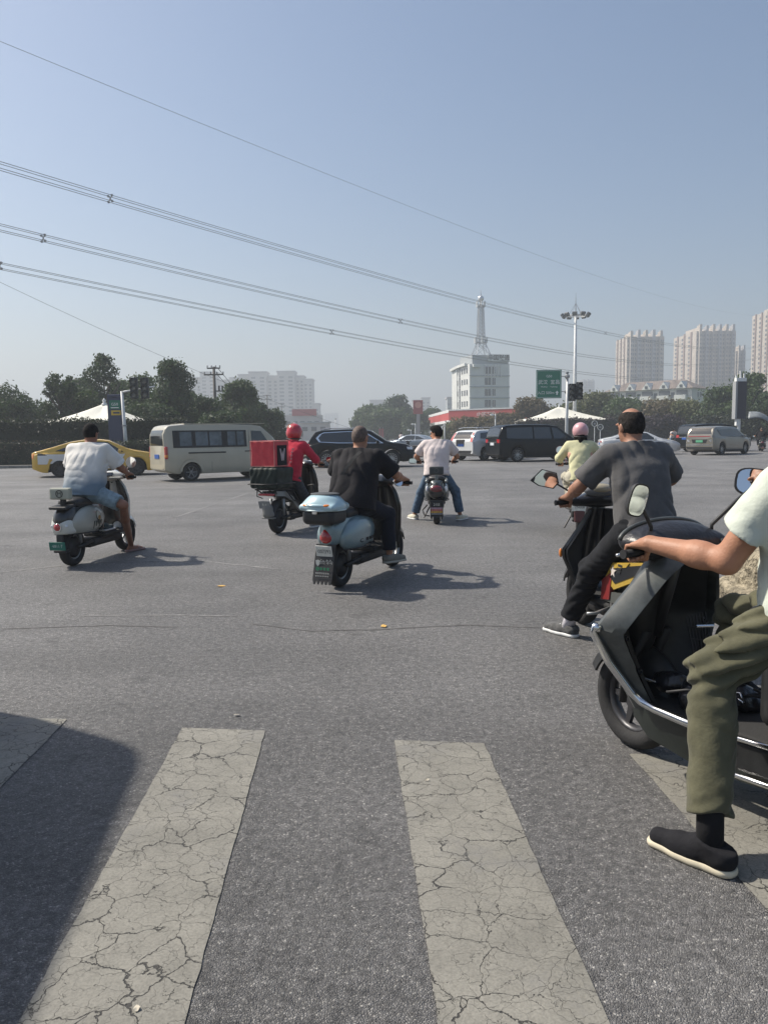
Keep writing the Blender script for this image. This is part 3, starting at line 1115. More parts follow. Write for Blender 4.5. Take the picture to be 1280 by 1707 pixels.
def tower(name, label, px0, px1, top, D, depth, left_px=None, nribs=6, seed=1, wall=M_CONC, group=None, crenel=True, band=None, rz=0):
    """residential high-rise: front wall between px0..px1, ribs, window columns, crenellated roof, narrow lit flank"""
    rs = random.Random(seed)
    a = at(px0, 700, D)
    b = at(px1, 700, D)
    W = b.x - a.x
    H = at((px0 + px1) / 2, top, D).z
    t = thing(name, label, 'building', (a.x, D, 0), rz, group)
    MB().box((W / 2, depth / 2, H / 2 - 2.2), (W, depth, H - 4.4)).build('wall', wall, t)
    wm = MB()
    rows = int(H / 3)
    pitch = W / nribs
    for i in range(nribs):
        x = pitch * (i + .5)
        hh = H * rs.uniform(0.985, 1.0) if crenel else H - 3.5
        w = pitch * 0.34
        mb = MB().box((x, -0.9, hh / 2), (w, 1.9, hh))
        if crenel:
            mb.box((x, 1.6, hh - 3.2), (w, 3.0, 5.2))
        rib = mb.build('bay', M_RIB if i % 2 else wall, t)
        win_col(wm, x, 3, H - 6, rows, w * .42, .5, -1.85, 'y', -1)
        win_col(wm, x + pitch * .5 - pitch * .16, 3, H - 6, rows, pitch * .13, .55, 0, 'y', -1)
        win_col(wm, x - pitch * .5 + pitch * .16, 3, H - 6, rows, pitch * .13, .55, 0, 'y', -1)
        if crenel:
            MB().box((x + pitch * .5 * .6, depth * .4, H - 3.4 + rs.uniform(-.3, .8)), (pitch * .3, depth * .5, 2.6)).build('roof_block', wall, t)
    # lit flank
    for k in range(3):
        y = depth * (0.2 + 0.3 * k)
        MB().box((-0.25, y, H / 2 - 2), (0.6, depth * .05, H - 4)).build('flank_pier', band or M_RIB, t)
        win_col(wm, y + depth * .1, 3, H - 6, rows, depth * .07, .5, 0, 'x', -1)
    wm.build('windows', M_GLASS_FAR, t, fix=False)['kind'] = 'stuff'
    return t
tower('residential_tower', 'hazy residential high-rise nearest the mast light, left of the two slab towers', 1043, 1104, 549, 500, 24, nribs=5, seed=1, wall=M_CREAM, band=M_REDBR)
tower('residential_tower', 'widest hazy residential high-rise with many crenellated bays', 1157, 1222, 540, 520, 40, nribs=6, seed=2, wall=M_CREAM, band=M_REDBR)
tower('residential_tower', 'lower stepped end tower of the wide hazy high-rise', 1223, 1239, 574, 560, 20, nribs=2, seed=3, wall=M_CREAM)
tower('residential_tower', 'tallest pale high-rise cut by the right picture edge', 1282, 1340, 503, 470, 26, nribs=5, seed=4, wall=M_CREAM, band=M_REDBR)
tower('residential_tower', 'small distant tower behind the right traffic signals', 968, 990, 627, 900, 24, nribs=3, seed=5, crenel=False)

# apartment blocks on the left, built wing by wing
def wings(name, label, lst, D, seed, wall):
    rs = random.Random(seed)
    x0 = at(lst[0][0], 700, D).x
    t = thing(name, label, 'building', (x0, D, 0))
    wm = MB()
    for (p0, p1, top, dy) in lst:
        a = at(p0, 700, D).x - x0
        b = at(p1, 700, D).x - x0
        H = at((p0 + p1) / 2, top, D).z
        w = MB().box(((a + b) / 2, dy + 8, H / 2), (b - a, 16, H)).build('wing', wall, t)
        MB().box(((a + b) / 2, dy + 8, H + 0.5), (b - a + 1, 17, 1.0)).build('parapet', M_RIB, w)
        n = max(2, int((b - a) / 4.5))
        rows = int(H / 3.1)
        for i in range(n):
            x = a + (b - a) * (i + .5) / n
            win_col(wm, x, 2, H - 2.5, rows, (b - a) / n * .5, .52, dy, 'y', -1)
    wm.build('windows', M_GLASS_FAR, t, fix=False)['kind'] = 'stuff'
    return t
wings('apartment_block', 'hazy pale apartment block behind the wooden utility pole', [(318, 337, 630, 3), (336, 362, 621, 0), (362, 384, 634, 4), (384, 397, 630, 3)], 640, 1, M_CONC)
wings('apartment_block', 'hazy pale apartment block with six stepped wings above the shops', [(398, 417, 625, 3), (417, 446, 621, 0), (446, 464, 627, 4), (464, 493, 620, 0), (493, 507, 627, 4), (507, 522, 633, 1)], 600, 2, M_CONC)
wings('apartment_block', 'narrow hazy annex right of the stepped apartment block', [(520, 532, 674, 0)], 560, 3, M_CONC)
wings('far_tower', 'faint twin peaked tower far down the road', [(541, 552, 690, 0), (552, 564, 689, 0)], 1500, 4, M_GREY_R)
wings('distant_block', 'small pale block right of the red pylon sign', [(688, 700, 668, 0), (703, 717, 664, 0)], 700, 5, M_CONC)
wings('distant_block', 'faint block behind the tall trees of the far clump', [(617, 643, 668, 0)], 700, 6, M_CONC)
wings('distant_block', 'small grey block behind the left edge of the white office', [(746, 756, 664, 0)], 500, 7, M_GREY_R)

# shops and low buildings under the apartment blocks
t = thing('shop_row', 'low pale shop building with a red signboard under the apartment blocks', 'building', (at(462, 700, 260).x, 260, 0))
MB().box((7.3, 5, 4.2), (14.6, 10, 8.4)).build('wall', M_CONC, t)
MB().box((9.2, -.2, 9.2), (8.2, .35, 2.2)).build('signboard', mat('red_board', (0.42, 0.06, 0.07), .5), t)
for i in range(6):
    MB().box((1.3 + i * 2.4, -.03, 5.6), (1.5, .1, 1.3)).build('window', M_GLASS_FAR, t)
t = thing('shop_row', 'low grey roofed shed beside the shop building', 'building', (at(500, 700, 230).x, 230, 0))
MB().box((4.2, 4, 2.6), (8.4, 8, 5.2)).build('wall', M_CONC, t)
MB().box((4.2, 4, 5.35), (9.2, 8.8, .3)).build('roof', M_GREY_R, t)
for i in range(3):
    MB().box((1.4 + i * 2.7, -.03, 3.4), (1.6, .1, 1.2)).build('window', M_GLASS_FAR, t)

# ---------------------------------------------------------------- office with the lattice mast
OD = 250
oc = at(783, 700, OD)
office = thing('office_building', 'white telecom office with a lattice mast on its roof', 'building', (oc.x, OD, 0), rad(16))
WF = 13.9
H0 = at(815, 590, OD).z
MB().box((WF / 2, 5.5, (H0 - 3.0) / 2), (WF, 11, H0 - 3.0)).build('wall', M_WHITE_R, office)
MB().box((WF / 2 + .4, 5.5, H0 - 1.55), (WF - 1.2, 10.4, 2.9)).build('penthouse', M_GREY_R, office)
wg = MB().box((2.8, 13, (H0 - 4.4) / 2), (6, 4.6, H0 - 4.4)).build('rear_wing', M_WHITE_R, office)
# curved roof lip of the lit side
lip = MB()
lip.loft([[(-.9, 2.2 + 13.2 * k / 10, H0 - 3.4 - .9 * (k / 10) ** 2), (.4, 2.2 + 13.2 * k / 10, H0 - 3.4 - .9 * (k / 10) ** 2), (.4, 2.2 + 13.2 * k / 10, H0 - 2.7 - .9 * (k / 10) ** 2), (-.9, 2.2 + 13.2 * k / 10, H0 - 2.6 - .9 * (k / 10) ** 2)] for k in range(11)])
lip.build('roof_lip', M_WHITE_R, office)
flo = 3.55
z = 2.2
k = 0
while z + flo < H0 - 3:
    MB().box((WF / 2, -.12, z), (WF + .3, .3, .32)).build('band', M_GREY_R, office)
    if k < 6:
        for (x, w) in ((6.3, 2.1), (8.4, 1.1)):
            win = MB().box((x, -.04, z + 1.75), (w, .12, 2.2)).build('window', M_GLASS_FAR, office)
            MB().box((x, -.11, z + 1.75), (.1, .1, 2.2)).build('mullion', M_WHITE_R, win)
    for j in range(6):
        if j == 3:
            MB().box((-.05, 2.3 + j * 2.1, z + 1.7), (.16, .9, 3.4)).build('stair_window', M_GLASS_FAR, office)
        else:
            MB().box((-.02, 2.3 + j * 2.1, z + 1.75), (.14, 1.05, 1.7)).build('window', M_GLASS_FAR, office)
    z += flo
    k += 1
for i in range(6):
    MB().box((5.2 + i * 1.1, -.2, H0 - 5.2), (.22, .5, 3.6)).build('fin', M_WHITE_R, office)
MB().box((2.2, -.6, H0 - 3.6), (2.6, 1.0, .9)).build('emblem_frame', M_WHITE_R, office)
MB().box((WF / 2 + 3.1, -.2, H0 - 1.0), (7.6, .1, 2.2)).build('sign_board', M_WHITE_R, office)
lettering('中国联通', 1.9, mat('dark_letters', (0.03, 0.03, 0.035), .6), office, (WF / 2 + 3.1, -.27, H0 - 1.0), (1, 0, 0), (0, 0, 1), name='sign_lettering', bold=.05)
# lattice mast
mx, my = 5.6, 4.0
mast = thing('lattice_mast', 'grey lattice telecom mast with a silver ball on the office roof', 'mast', office.matrix_basis @ Vector((mx, my, H0)), rad(16))
HT = at(807, 487, OD + 5).z - H0
prof = [(0, 2.5), (1.6, 1.9), (4.0, 1.15), (7, .95), (14, .78), (HT - 4.2, .62)]
def mr(z):
    return float(np.interp(z, [p[0] for p in prof], [p[1] for p in prof]))
for sx, sy in ((1, 1), (1, -1), (-1, 1), (-1, -1)):
    MB().tube([(sx * r, sy * r, zz) for zz, r in prof], .13, 5).build('leg', M_STEEL, mast)
zz = 0.0
while zz < HT - 4.6:
    dz = max(.9, mr(zz) * 1.2)
    b = MB()
    r0, r1 = mr(zz), mr(zz + dz)
    for (ax, ay), (bx_, by_) in (((1, 1), (1, -1)), ((1, -1), (-1, -1)), ((-1, -1), (-1, 1)), ((-1, 1), (1, 1))):
        b.tube([(ax * r0, ay * r0, zz), (bx_ * r1, by_ * r1, zz + dz)], .075, 4)
        b.tube([(bx_ * r0, by_ * r0, zz), (ax * r1, ay * r1, zz + dz)], .075, 4)
        b.tube([(ax * r1, ay * r1, zz + dz), (bx_ * r1, by_ * r1, zz + dz)], .07, 4)
    b.build('bracing', M_STEEL, mast, fix=False)['kind'] = 'stuff'
    zz += dz
for zz, r in ((4.3, 2.0), (HT - 4.4, 1.3)):
    MB().lathe([(r * .5, -.08), (r, -.08), (r, .08), (r * .5, .08)], 12, TR((0, 0, zz)), closed=True).build('platform', M_STEEL, mast)
    for i in range(6):
        a = i * math.pi / 3 + .3
        MB().box((r * 1.08 * math.cos(a), r * 1.08 * math.sin(a), zz + .7), (.3, .3, 1.9)).build('antenna', M_POLEW, mast)
MB().lathe([(0.001, -1.05), (.55, -.9), (.9, -.5), (1.05, 0), (.9, .5), (.55, .9), (0.001, 1.05)], 16, TR((0, 0, HT - 1.9))).build('ball', mat('silver_ball', (.62, .64, .66), .3, .6), mast, smooth=True)
MB().tube([(0, 0, HT - 4.6), (0, 0, HT - 2.8)], .22, 8).build('neck', M_STEEL, mast)
MB().tube([(0, 0, HT - .9), (0, 0, HT + 1)], [.16, .04], 6).build('spike', M_STEEL, mast)

# ---------------------------------------------------------------- filling station
M_RED = mat('canopy_red', (0.50, 0.075, 0.07), .5, var=(.3, .08))
A = at(714, 690, 205)
B = at(748, 683, 158)
C_ = at(905, 677, 146)
gs = thing('filling_station', 'red and white filling station canopy on columns', 'building', (B.x, B.y, 0))
o = Vector((B.x, B.y, 0))
az, tz = B.z - 2.45, B.z
def fascia(p, q, z0, z1, m, nm, off=0.0):
    p, q = Vector((p.x, p.y, 0)) - o, Vector((q.x, q.y, 0)) - o
    d = (q - p).normalized()
    nrm = Vector((d.y, -d.x, 0))
    p2, q2 = p + nrm * off, q + nrm * off
    th = -nrm * .3
    mb = MB().add([(*p2.xy, z0), (*q2.xy, z0), (*q2.xy, z1), (*p2.xy, z1), (*(p2 + th).xy, z0), (*(q2 + th).xy, z0), (*(q2 + th).xy, z1), (*(p2 + th).xy, z1)], [(0, 1, 2, 3), (5, 4, 7, 6), (0, 4, 5, 1), (3, 2, 6, 7), (0, 3, 7, 4), (1, 5, 6, 2)])
    return mb.build(nm, m, gs)
fascia(A, B, az, tz, M_RED, 'fascia')
fascia(B, C_, az, tz, M_RED, 'fascia')
fascia(A, B, tz - .55, tz + .05, M_POLEW, 'fascia_stripe', .06)
fascia(A, B, az - .25, az + .35, M_POLEW, 'fascia_stripe', .06)
fascia(B, C_, tz - .2, tz + .06, M_POLEW, 'fascia_stripe', .06)
fascia(B, C_, az - .25, az + .25, M_POLEW, 'fascia_stripe', .06)
a2, b2, c2 = [Vector((p.x, p.y, 0)) - o for p in (A, B, C_)]
d2 = c2 + (a2 - b2)
MB().add([(*p.xy, az + .1) for p in (a2, b2, c2, d2)] + [(*p.xy, tz - .1) for p in (a2, b2, c2, d2)], [(3, 2, 1, 0), (4, 5, 6, 7)]).build('canopy_slab', M_CONC, gs)
for i in range(3):
    for j in (0.22, .7):
        p = b2.lerp(c2, .15 + .33 * i) + (a2 - b2) * j
        MB().box((p.x, p.y, az / 2), (.7, .7, az + .4)).build('column', M_POLEW, gs)
dd = (c2 - b2).normalized()
lettering('中国石化', 1.1, M_POLEW, gs, (*(b2.lerp(c2, .42) + Vector((dd.y, -dd.x, 0)) * .1).xy, (az + tz) / 2), dd, (0, 0, 1), name='fascia_lettering')

# red pylon sign
p = at(697, 700, 180)
t = thing('pylon_sign', 'tall red pylon sign left of the filling station', 'sign', (p.x, 180, 0))
zt, zb = at(697, 667, 180).z, at(697, 690, 180).z
MB().box((0, 0, (zt + zb) / 2), (2.2, .6, zt - zb)).build('board', mat('dull_red', (0.30, .05, .05), .5), t)
MB().lathe([(.75, 0), (.75, .08)], 20, TR((0, -.3, zt - 1.1), RX(rad(90)))).build('roundel', mat('pale_orange', (.55, .25, .2), .5), t)
MB().box((0, 0, zb / 2), (.8, .4, zb)).build('post', M_POLEG, t)
# red vertical banners far away
for px in (633, 637.5):
    p = at(px, 700, 185)
    t = thing('street_banner', ('left' if px < 635 else 'right') + ' hand one of two red banners below the hazy trees', 'banner', (p.x, 185, 0))
    MB().tube([(0, 0, 0), (0, 0, at(px, 712, 185).z)], .06, 6).build('pole', M_POLEG, t)
    MB().box((0, -.05, at(px, 722, 185).z), (.5, .04, 2.2)).build('cloth', mat('dull_red', (0.30, .05, .05), .5), t)

# ---------------------------------------------------------------- low apartment block on the right
hd = 200
a = at(1152, 700, hd)
hb = thing('housing_block', 'low white apartment block with dormers and a brown hip roof', 'building', (a.x, hd, 0), rad(46))
HH = at(1152, 646, hd).z
GW = 9.5
LW = 24
# local x: along the gable (to the right), local y: away along the long balcony side
MB().box((GW / 2, LW / 2, HH / 2), (GW, LW, HH)).build('wall', mat('white_wall', (.62, .61, .58), .8), hb)
rt = at(1170, 633, hd).z
rf = MB().add([(-.6, -.6, HH), (GW + .6, -.6, HH), (GW + .6, LW + .6, HH), (-.6, LW + .6, HH), (GW / 2, 4, rt + .6), (GW / 2, LW - 4, rt + .6)], [(0, 1, 4), (1, 2, 5, 4), (2, 3, 5), (3, 0, 4, 5), (3, 2, 1, 0)]).build('roof', M_ROOF, hb)
for k in range(3):
    for x in (4.0, 5.7):
        w = MB().box((x, -.04, HH - 1.6 - k * 3.0), (.85, .12, 1.2)).build('window', M_GLASS_FAR, hb)
        MB().box((x, -.12, HH - 2.25 - k * 3.0), (1.0, .16, .1)).build('sill', M_WHITE_R, w)
for i in range(5):
    y = 2.6 + i * 4.7
    d = MB().add([(-.8, y - 1.3, HH), (-.8, y + 1.3, HH), (-.8, y, HH + 1.9), (3, y - 1.3, HH), (3, y + 1.3, HH), (3, y, HH + 1.9)], [(0, 1, 2), (5, 4, 3), (0, 2, 5, 3), (1, 4, 5, 2), (0, 3, 4, 1)]).build('dormer', M_WHITE_R, hb)
    MB().box((-.82, y, HH + .6), (.1, .7, .7)).build('pane', M_GLASS_FAR, d)
    for k in range(4):
        z = HH - 1.7 - 3.0 * k
        bb = MB().box((-.7, y, z - .6), (1.5, 3.0, 1.1)).build('balcony', M_WHITE_R, hb)
        MB().box((-.1, y, z + .55), (.3, 2.8, 1.3)).build('window', M_GLASS_FAR, bb)
        MB().box((-.05, y + 2.4, z), (.16, .9, 1.4)).build('window', M_GLASS_FAR, hb)

# ---------------------------------------------------------------- high mast light
D = 120
p = at(957.5, 700, D)
t = thing('high_mast_light', 'tall white high-mast light with a ring of floodlights', 'lamp', (p.x, D, 0))
zr = at(957, 526, D).z
zt = at(957, 490, D).z
MB().tube([(0, 0, 0), (0, 0, zr * .5), (0, 0, zr + .6)], [.34, .26, .17], 12).build('pole', M_POLEW, t, smooth=True)
MB().tube([(0, 0, zr + .6), (0, 0, zt + .2)], [.08, .015], 6).build('lightning_rod', M_POLEG, t)
MB().lathe([(1.15, -.08), (1.3, -.08), (1.3, .08), (1.15, .08)], 20, TR((0, 0, zr)), closed=True).build('ring', M_POLEW, t)
for i in range(4):
    a = i * math.pi / 2 + .4
    MB().tube([(0, 0, zr + 1.9), (1.2 * math.cos(a), 1.2 * math.sin(a), zr + .1)], .03, 4).build('stay', M_STEEL, t)
    MB().tube([(0, 0, zr), (1.2 * math.cos(a), 1.2 * math.sin(a), zr)], .05, 4).build('spoke', M_STEEL, t)
for i in range(10):
    a = i * math.pi / 5
    R = RZ(a) @ RY(rad(35))
    MB().rbox((2.0 * math.cos(a), 2.0 * math.sin(a), zr + .05), (.35, .75, .62), .05, R).build('floodlight', mat('floodlight_grey', (.12, .13, .14), .5), t)

# ---------------------------------------------------------------- road signs and signals
M_GREEN = mat('sign_green', (0.0, 0.16, 0.095), .45)
M_SIGNW = mat('sign_white', (.8, .82, .8), .5)
M_BLUEF = mat('sign_navy', (0.035, 0.045, 0.10), .5)
M_YEL = mat('sign_yellow', (.65, .45, .03), .5)
D = 75
p = at(944.5, 700, D)
t = thing('road_sign', 'green motorway direction sign on a grey post', 'sign', (p.x, D, 0))
zt = at(945, 622, D).z
MB().tube([(0, 0, 0), (0, 0, zt)], [.17, .12], 10).build('post', M_POLEG, t, smooth=True)
MB().tube([(0, 0, zt), (0, 0, zt + .15)], .17, 8).build('cap', M_POLEG, t)
x0, x1 = at(893, 640, D).x - p.x, at(935, 640, D).x - p.x
z0, z1 = at(914, 664, D).z, at(914, 616.5, D).z
bd = MB().rbox(((x0 + x1) / 2, -.2, (z0 + z1) / 2), (x1 - x0, .08, z1 - z0), .02).build('panel', M_GREEN, t)
xc, W_, H_ = (x0 + x1) / 2, x1 - x0, z1 - z0
for (sx, sz, cx, cz) in ((W_ * .93, .03, xc, z0 + .09), (W_ * .93, .03, xc, z1 - .09)):
    MB().box((cx, -.245, cz), (sx, .012, sz)).build('border', M_SIGNW, bd)
for s in (-1, 1):
    MB().box((xc + s * W_ * .465, -.245, (z0 + z1) / 2), (.03, .012, H_ - .18)).build('border', M_SIGNW, bd)
for zz in (zt - .3, zt - 1.75):
    MB().tube([(x1 - .1, -.12, zz), (.2, -.12, zz)], .045, 6).build('bracket', M_POLEG, t)
    MB().lathe([(.2, -.16), (.26, -.1), (.26, .1), (.2, .16)], 10, TR((0, 0, zz))).build('clamp', M_POLEG, t)
f_ = -.248
lettering('G50', .33, M_SIGNW, bd, (xc, f_, z1 - .62), (1, 0, 0), (0, 0, 1))
lettering('武汉  宜昌', .46, M_SIGNW, bd, (xc, f_, z1 - 1.2), (1, 0, 0), (0, 0, 1), 1.0)
lettering('Wuhan    Yichang', .17, M_SIGNW, bd, (xc, f_, z1 - 1.62), (1, 0, 0), (0, 0, 1), 1.3)
lettering('入口 500m', .36, M_SIGNW, bd, (xc - .3, f_, z0 + .52), (1, 0, 0), (0, 0, 1))
MB().plate([(-.17, 0), (0, .2), (.17, 0), (.07, 0), (.07, -.2), (-.07, -.2), (-.07, 0)], .01, TR((xc + .78, f_, z0 + .52))).build('arrow', M_SIGNW, bd)

M_SIGH = mat('signal_housing', (0.02, 0.024, 0.028), .55)
M_LENS = mat('signal_lens', (0.16, 0.17, 0.17), .2, coat=.6)
def signal_head(parent, c, w, h, name='signal_head'):
    hd_ = MB().rbox(c, (w, .22, h), .03).build(name, M_SIGH, parent)
    for i in range(3):
        z = c[2] + (i - 1) * h * .32
        MB().lathe([(0.001, .03), (w * .30, .02), (w * .34, 0)], 16, TR((c[0], c[1] - .115, z), RX(rad(90)))).build('lens', M_LENS, hd_, smooth=True)
        g = []
        for s in (0, .2):
            g.append([(c[0] + w * .40 * math.cos(a), c[1] - .11 - s, z + w * .40 * math.sin(a)) for a in [rad(-20 + 220 * q / 12) for q in range(13)]])
        MB().sheet(g, .012).build('visor', M_SIGH, hd_)
    return hd_
# left signal
D = 44
p = at(211, 738, D)
q = at(203, 652, D)
t = thing('traffic_signal', 'white traffic signal pole with two dark heads in front of the left trees', 'traffic light', (p.x, D, 0))
MB().tube([(0, 0, 0), (q.x - p.x, 0, q.z)], [.115, .075], 12).build('pole', M_POLEW, t, smooth=True)
c1 = at(232, 647, D)
MB().tube([(q.x - p.x, 0, q.z - .05), (q.x - p.x + .3, 0, q.z), (c1.x - p.x + .9, 0, c1.z + .1)], [.055, .05, .04], 8).build('arm', M_POLEW, t, smooth=True)
for px in (225, 243):
    c1 = at(px, 647, D)
    signal_head(t, (c1.x - p.x, -.15, c1.z), .42, 1.18)
for z in (.9, 1.0, 2.2):
    MB().lathe([(.12, -.04), (.135, -.04), (.135, .04), (.12, .04)], 12, TR(((q.x - p.x) * z / q.z, 0, z)), closed=True).build('band', M_POLEG, t)
# right signal
D = 46
p = at(943.5, 735, D)
t = thing('traffic_signal', 'white traffic signal pole with two dark heads near the green sign', 'traffic light', (p.x, D, 0))
zt = at(944.5, 636, D).z
MB().tube([(0, 0, 0), (.03, 0, zt * .62), (.05, 0, zt)], [.10, .085, .06], 12).build('pole', M_POLEW, t, smooth=True)
for i, (px, py) in enumerate(((952.5, 654), (964.5, 651.5))):
    c1 = at(px, py, D)
    signal_head(t, (c1.x - p.x, -.1, c1.z), .39, 1.02)
    MB().tube([(0, 0, c1.z), (c1.x - p.x + .3, 0, c1.z)], .03, 6).build('arm', M_POLEW, t)
# info sign left
D = 45.5
p = at(192, 738, D)
t = thing('information_sign', 'narrow navy sign with green G50 panel and yellow panel', 'sign', (p.x, D, 0))
x0, x1 = at(180, 700, D).x - p.x, at(203, 700, D).x - p.x
zt = at(191, 663, D).z
MB().rbox(((x0 + x1) / 2, .12, (zt + .5) / 2), (x1 - x0, .24, zt - .1), .03).build('cabinet', M_BLUEF, t)
MB().add([(x0, .0, zt), (x1, .0, zt), ((x0 + x1) / 2, .0, zt + .09), (x0, .24, zt), (x1, .24, zt), ((x0 + x1) / 2, .24, zt + .09)], [(0, 1, 2), (5, 4, 3), (0, 2, 5, 3), (2, 1, 4, 5)]).build('cap', M_BLUEF, t)
za, zb = at(191, 667, D).z, at(191, 682, D).z
xc = (x0 + x1) / 2
gp = MB().box((xc + .04, -.01, (za + zb) / 2), (.66, .03, za - zb)).build('green_panel', M_GREEN, t)
lettering('G50', .24, M_SIGNW, gp, (xc + .04, -.03, (za + zb) / 2 + .02), (1, 0, 0), (0, 0, 1))
MB().box((xc + .04, -.028, zb + .09), (.46, .01, .05)).build('text_bar', M_SIGNW, gp)
za, zb = at(191, 684, D).z, at(191, 692, D).z
yp = MB().box((xc + .09, -.01, (za + zb) / 2), (.56, .03, za - zb)).build('yellow_panel', M_YEL, t)
MB().box((xc + .12, -.028, (za + zb) / 2), (.38, .01, .10)).build('text_bar', M_BLUEF, yp)
for s in (x0 + .08, x1 - .08):
    MB().box((s, .12, .3), (.1, .1, .7)).build('post', M_POLEG, t)

# dark display pillar on the right
D = 58
p = at(1230, 745, D)
t = thing('display_pillar', 'dark display pillar on a post with white antennas on top', 'sign', (p.x, D, 0))
z1, z0 = at(1230, 636, D).z, at(1230, 698, D).z
MB().rbox((0, 0, (z0 + z1) / 2), (.82, .5, z1 - z0), .03).build('screen', mat('screen_dark', (.035, .033, .05), .35), t)
MB().box((-.36, -.02, (z0 + z1) / 2), (.14, .56, z1 - z0 + .03)).build('edge', M_POLEG, t)
MB().box((0, 0, z0 / 2), (.18, .18, z0 + .1)).build('post', M_POLEW, t)
MB().box((-.15, 0, z0 - .25), (.2, .3, .5)).build('cabinet', M_POLEW, t)
MB().box((.02, 0, z1 + .14), (.75, .4, .26)).build('top_box', M_POLEW, t)
for x, h in ((-.3, .28), (.02, .6), (.3, .4)):
    MB().box((x, 0, z1 + .2 + h / 2), (.1, .1, h)).build('antenna', M_POLEW, t)

# ---------------------------------------------------------------- tensile tents
M_MEMB = mat('white_membrane', (.78, .76, .66), .6, var=(1, .05))
def tent(name, label, px, D, peak_y, eave_y, half_l, half_r, dep, edge_drop=.25, rz=0.0, open_r=True):
    p = at(px, peak_y, D)
    t = thing(name, label, 'tent', (p.x, D, 0), rz)
    zp, ze = p.z, at(px, eave_y, D).z
    L, R = half_l * D / 1280, half_r * D / 1280
    g = []
    nu, nv = 9, 40
    for i in range(nu + 1):
        u = i / nu
        row = []
        for j in range(nv + 1):
            a = 2 * math.pi * j / nv
            ca, sa = math.cos(a), math.sin(a)
            q = max(abs(ca), abs(sa))
            scal = 1 - .16 * (1 - abs(math.cos(2 * a)) ) * 0 - .13 * (math.sin(2 * a) ** 2 < .0)
            corner = (abs(ca) * abs(sa) * 2)
            ex = (R if ca > 0 else L) * ca / q * (0.86 + 0.14 * corner)
            ey = dep * sa / q * (0.86 + 0.14 * corner)
            uu = .04 + .96 * u
            zz = ze + (zp - ze) * (1 - u) ** 1.75 - edge_drop * (u ** 3) * (corner ** 3)
            row.append((ex * uu, ey * uu, zz))
        g.append(row)
    MB().sheet(g, .03).build('membrane', M_MEMB, t, smooth=True)
    MB().tube([(0, 0, 0), (0, 0, zp + .05)], .08, 8).build('centre_pole', M_POLEW, t)
    MB().lathe([(.22, -.05), (.16, .1), (.07, .18), (.13, .3), (.05, .4), (0.001, .48)], 12, TR((0, 0, zp))).build('finial', M_POLEW, t, smooth=True)
    for sx in (-L, R):
        for sy in (-1, 1):
            MB().tube([(sx * .93, sy * dep * .93, 0), (sx * .97, sy * dep * .97, ze - edge_drop)], .06, 8).build('pole', M_POLEW, t)
    return t
tent('tensile_tent', 'white tensile tent rising behind the tall dark hedge', 174, 52, 675, 701, 92, 78, 2.4, .3)
tent('tensile_tent', 'cream tensile tent behind the purple hedge at right signals', 932, 112, 679, 698, 66, 80, 4.5, .35)

# ---------------------------------------------------------------- utility poles
M_WOOD = mat('weathered_pole', (.13, .115, .10), .9, var=(3, .3))
def upole(label, px, D, top, big=True, group=None):
    p = at(px, 740, D)
    t = thing('utility_pole', label, 'utility pole', (p.x, D, 0), rad(random.uniform(-8, 8)), group)
    H = at(px, top, D).z
    MB().tube([(0, 0, 0), (0, 0, H)], [.19, .12], 9).build('pole', M_WOOD, t, smooth=True)
    for zz, w in ((H - .15, 1.0), (H - .75, 1.5)) if big else ((H - .2, 1.6), (H - 1.1, 2.0)):
        ca = MB().box((0, -.1, zz), (w * 1.25, .11, .12)).build('crossarm', M_WOOD, t)
        for k in range(4):
            x = w * 1.2 * (k / 3 - .5)
            MB().lathe([(.03, 0), (.07, .05), (.05, .1), (.07, .15), (.03, .22)], 8, TR((x, -.1, zz + .06))).build('insulator', M_POLEG, ca)
    if big:
        MB().tube([(0, 0, H - 2.3), (1.05, 0, H - 2.3)], .06, 6).build('bracket', M_WOOD, t)
        for k in range(3):
            MB().box((.45 + k * .32, -.05, H - 2.05), (.14, .14, .5)).build('fuse', M_BLACK, t)
    return t
upole('wooden utility pole with crossarms rising above the left trees', 361, 74, 611)
upole('far utility pole in front of the stepped apartment block', 447.5, 190, 658, False)
upole('farthest utility pole over the shop building', 471, 260, 672, False)
# street lamps far away
for lb, px, D, top, side in (('thin street lamp at the road end beside the black car roof', 560, 150, 697, 0), ('pale camera pole right of the hazy tree clump', 692.5, 130, 706, -1), ('short pale lamp pole beside the camera pole', 685, 140, 716, -1), ('white lamp pole in front of the filling station', 741, 120, 708, 0), ('white lamp pole above the black people carrier', 825.5, 110, 690, -1)):
    p = at(px, 730, D)
    t = thing('street_lamp', lb, 'lamp', (p.x, D, 0))
    H = at(px, top, D).z
    MB().tube([(0, 0, 0), (0, 0, H)], [.11, .07], 8).build('pole', M_POLEW, t, smooth=True)
    MB().rbox((side * .45, 0, H - .1), (.5 if side else .34, .3, .28), .08).build('lamp_head', M_POLEW, t)

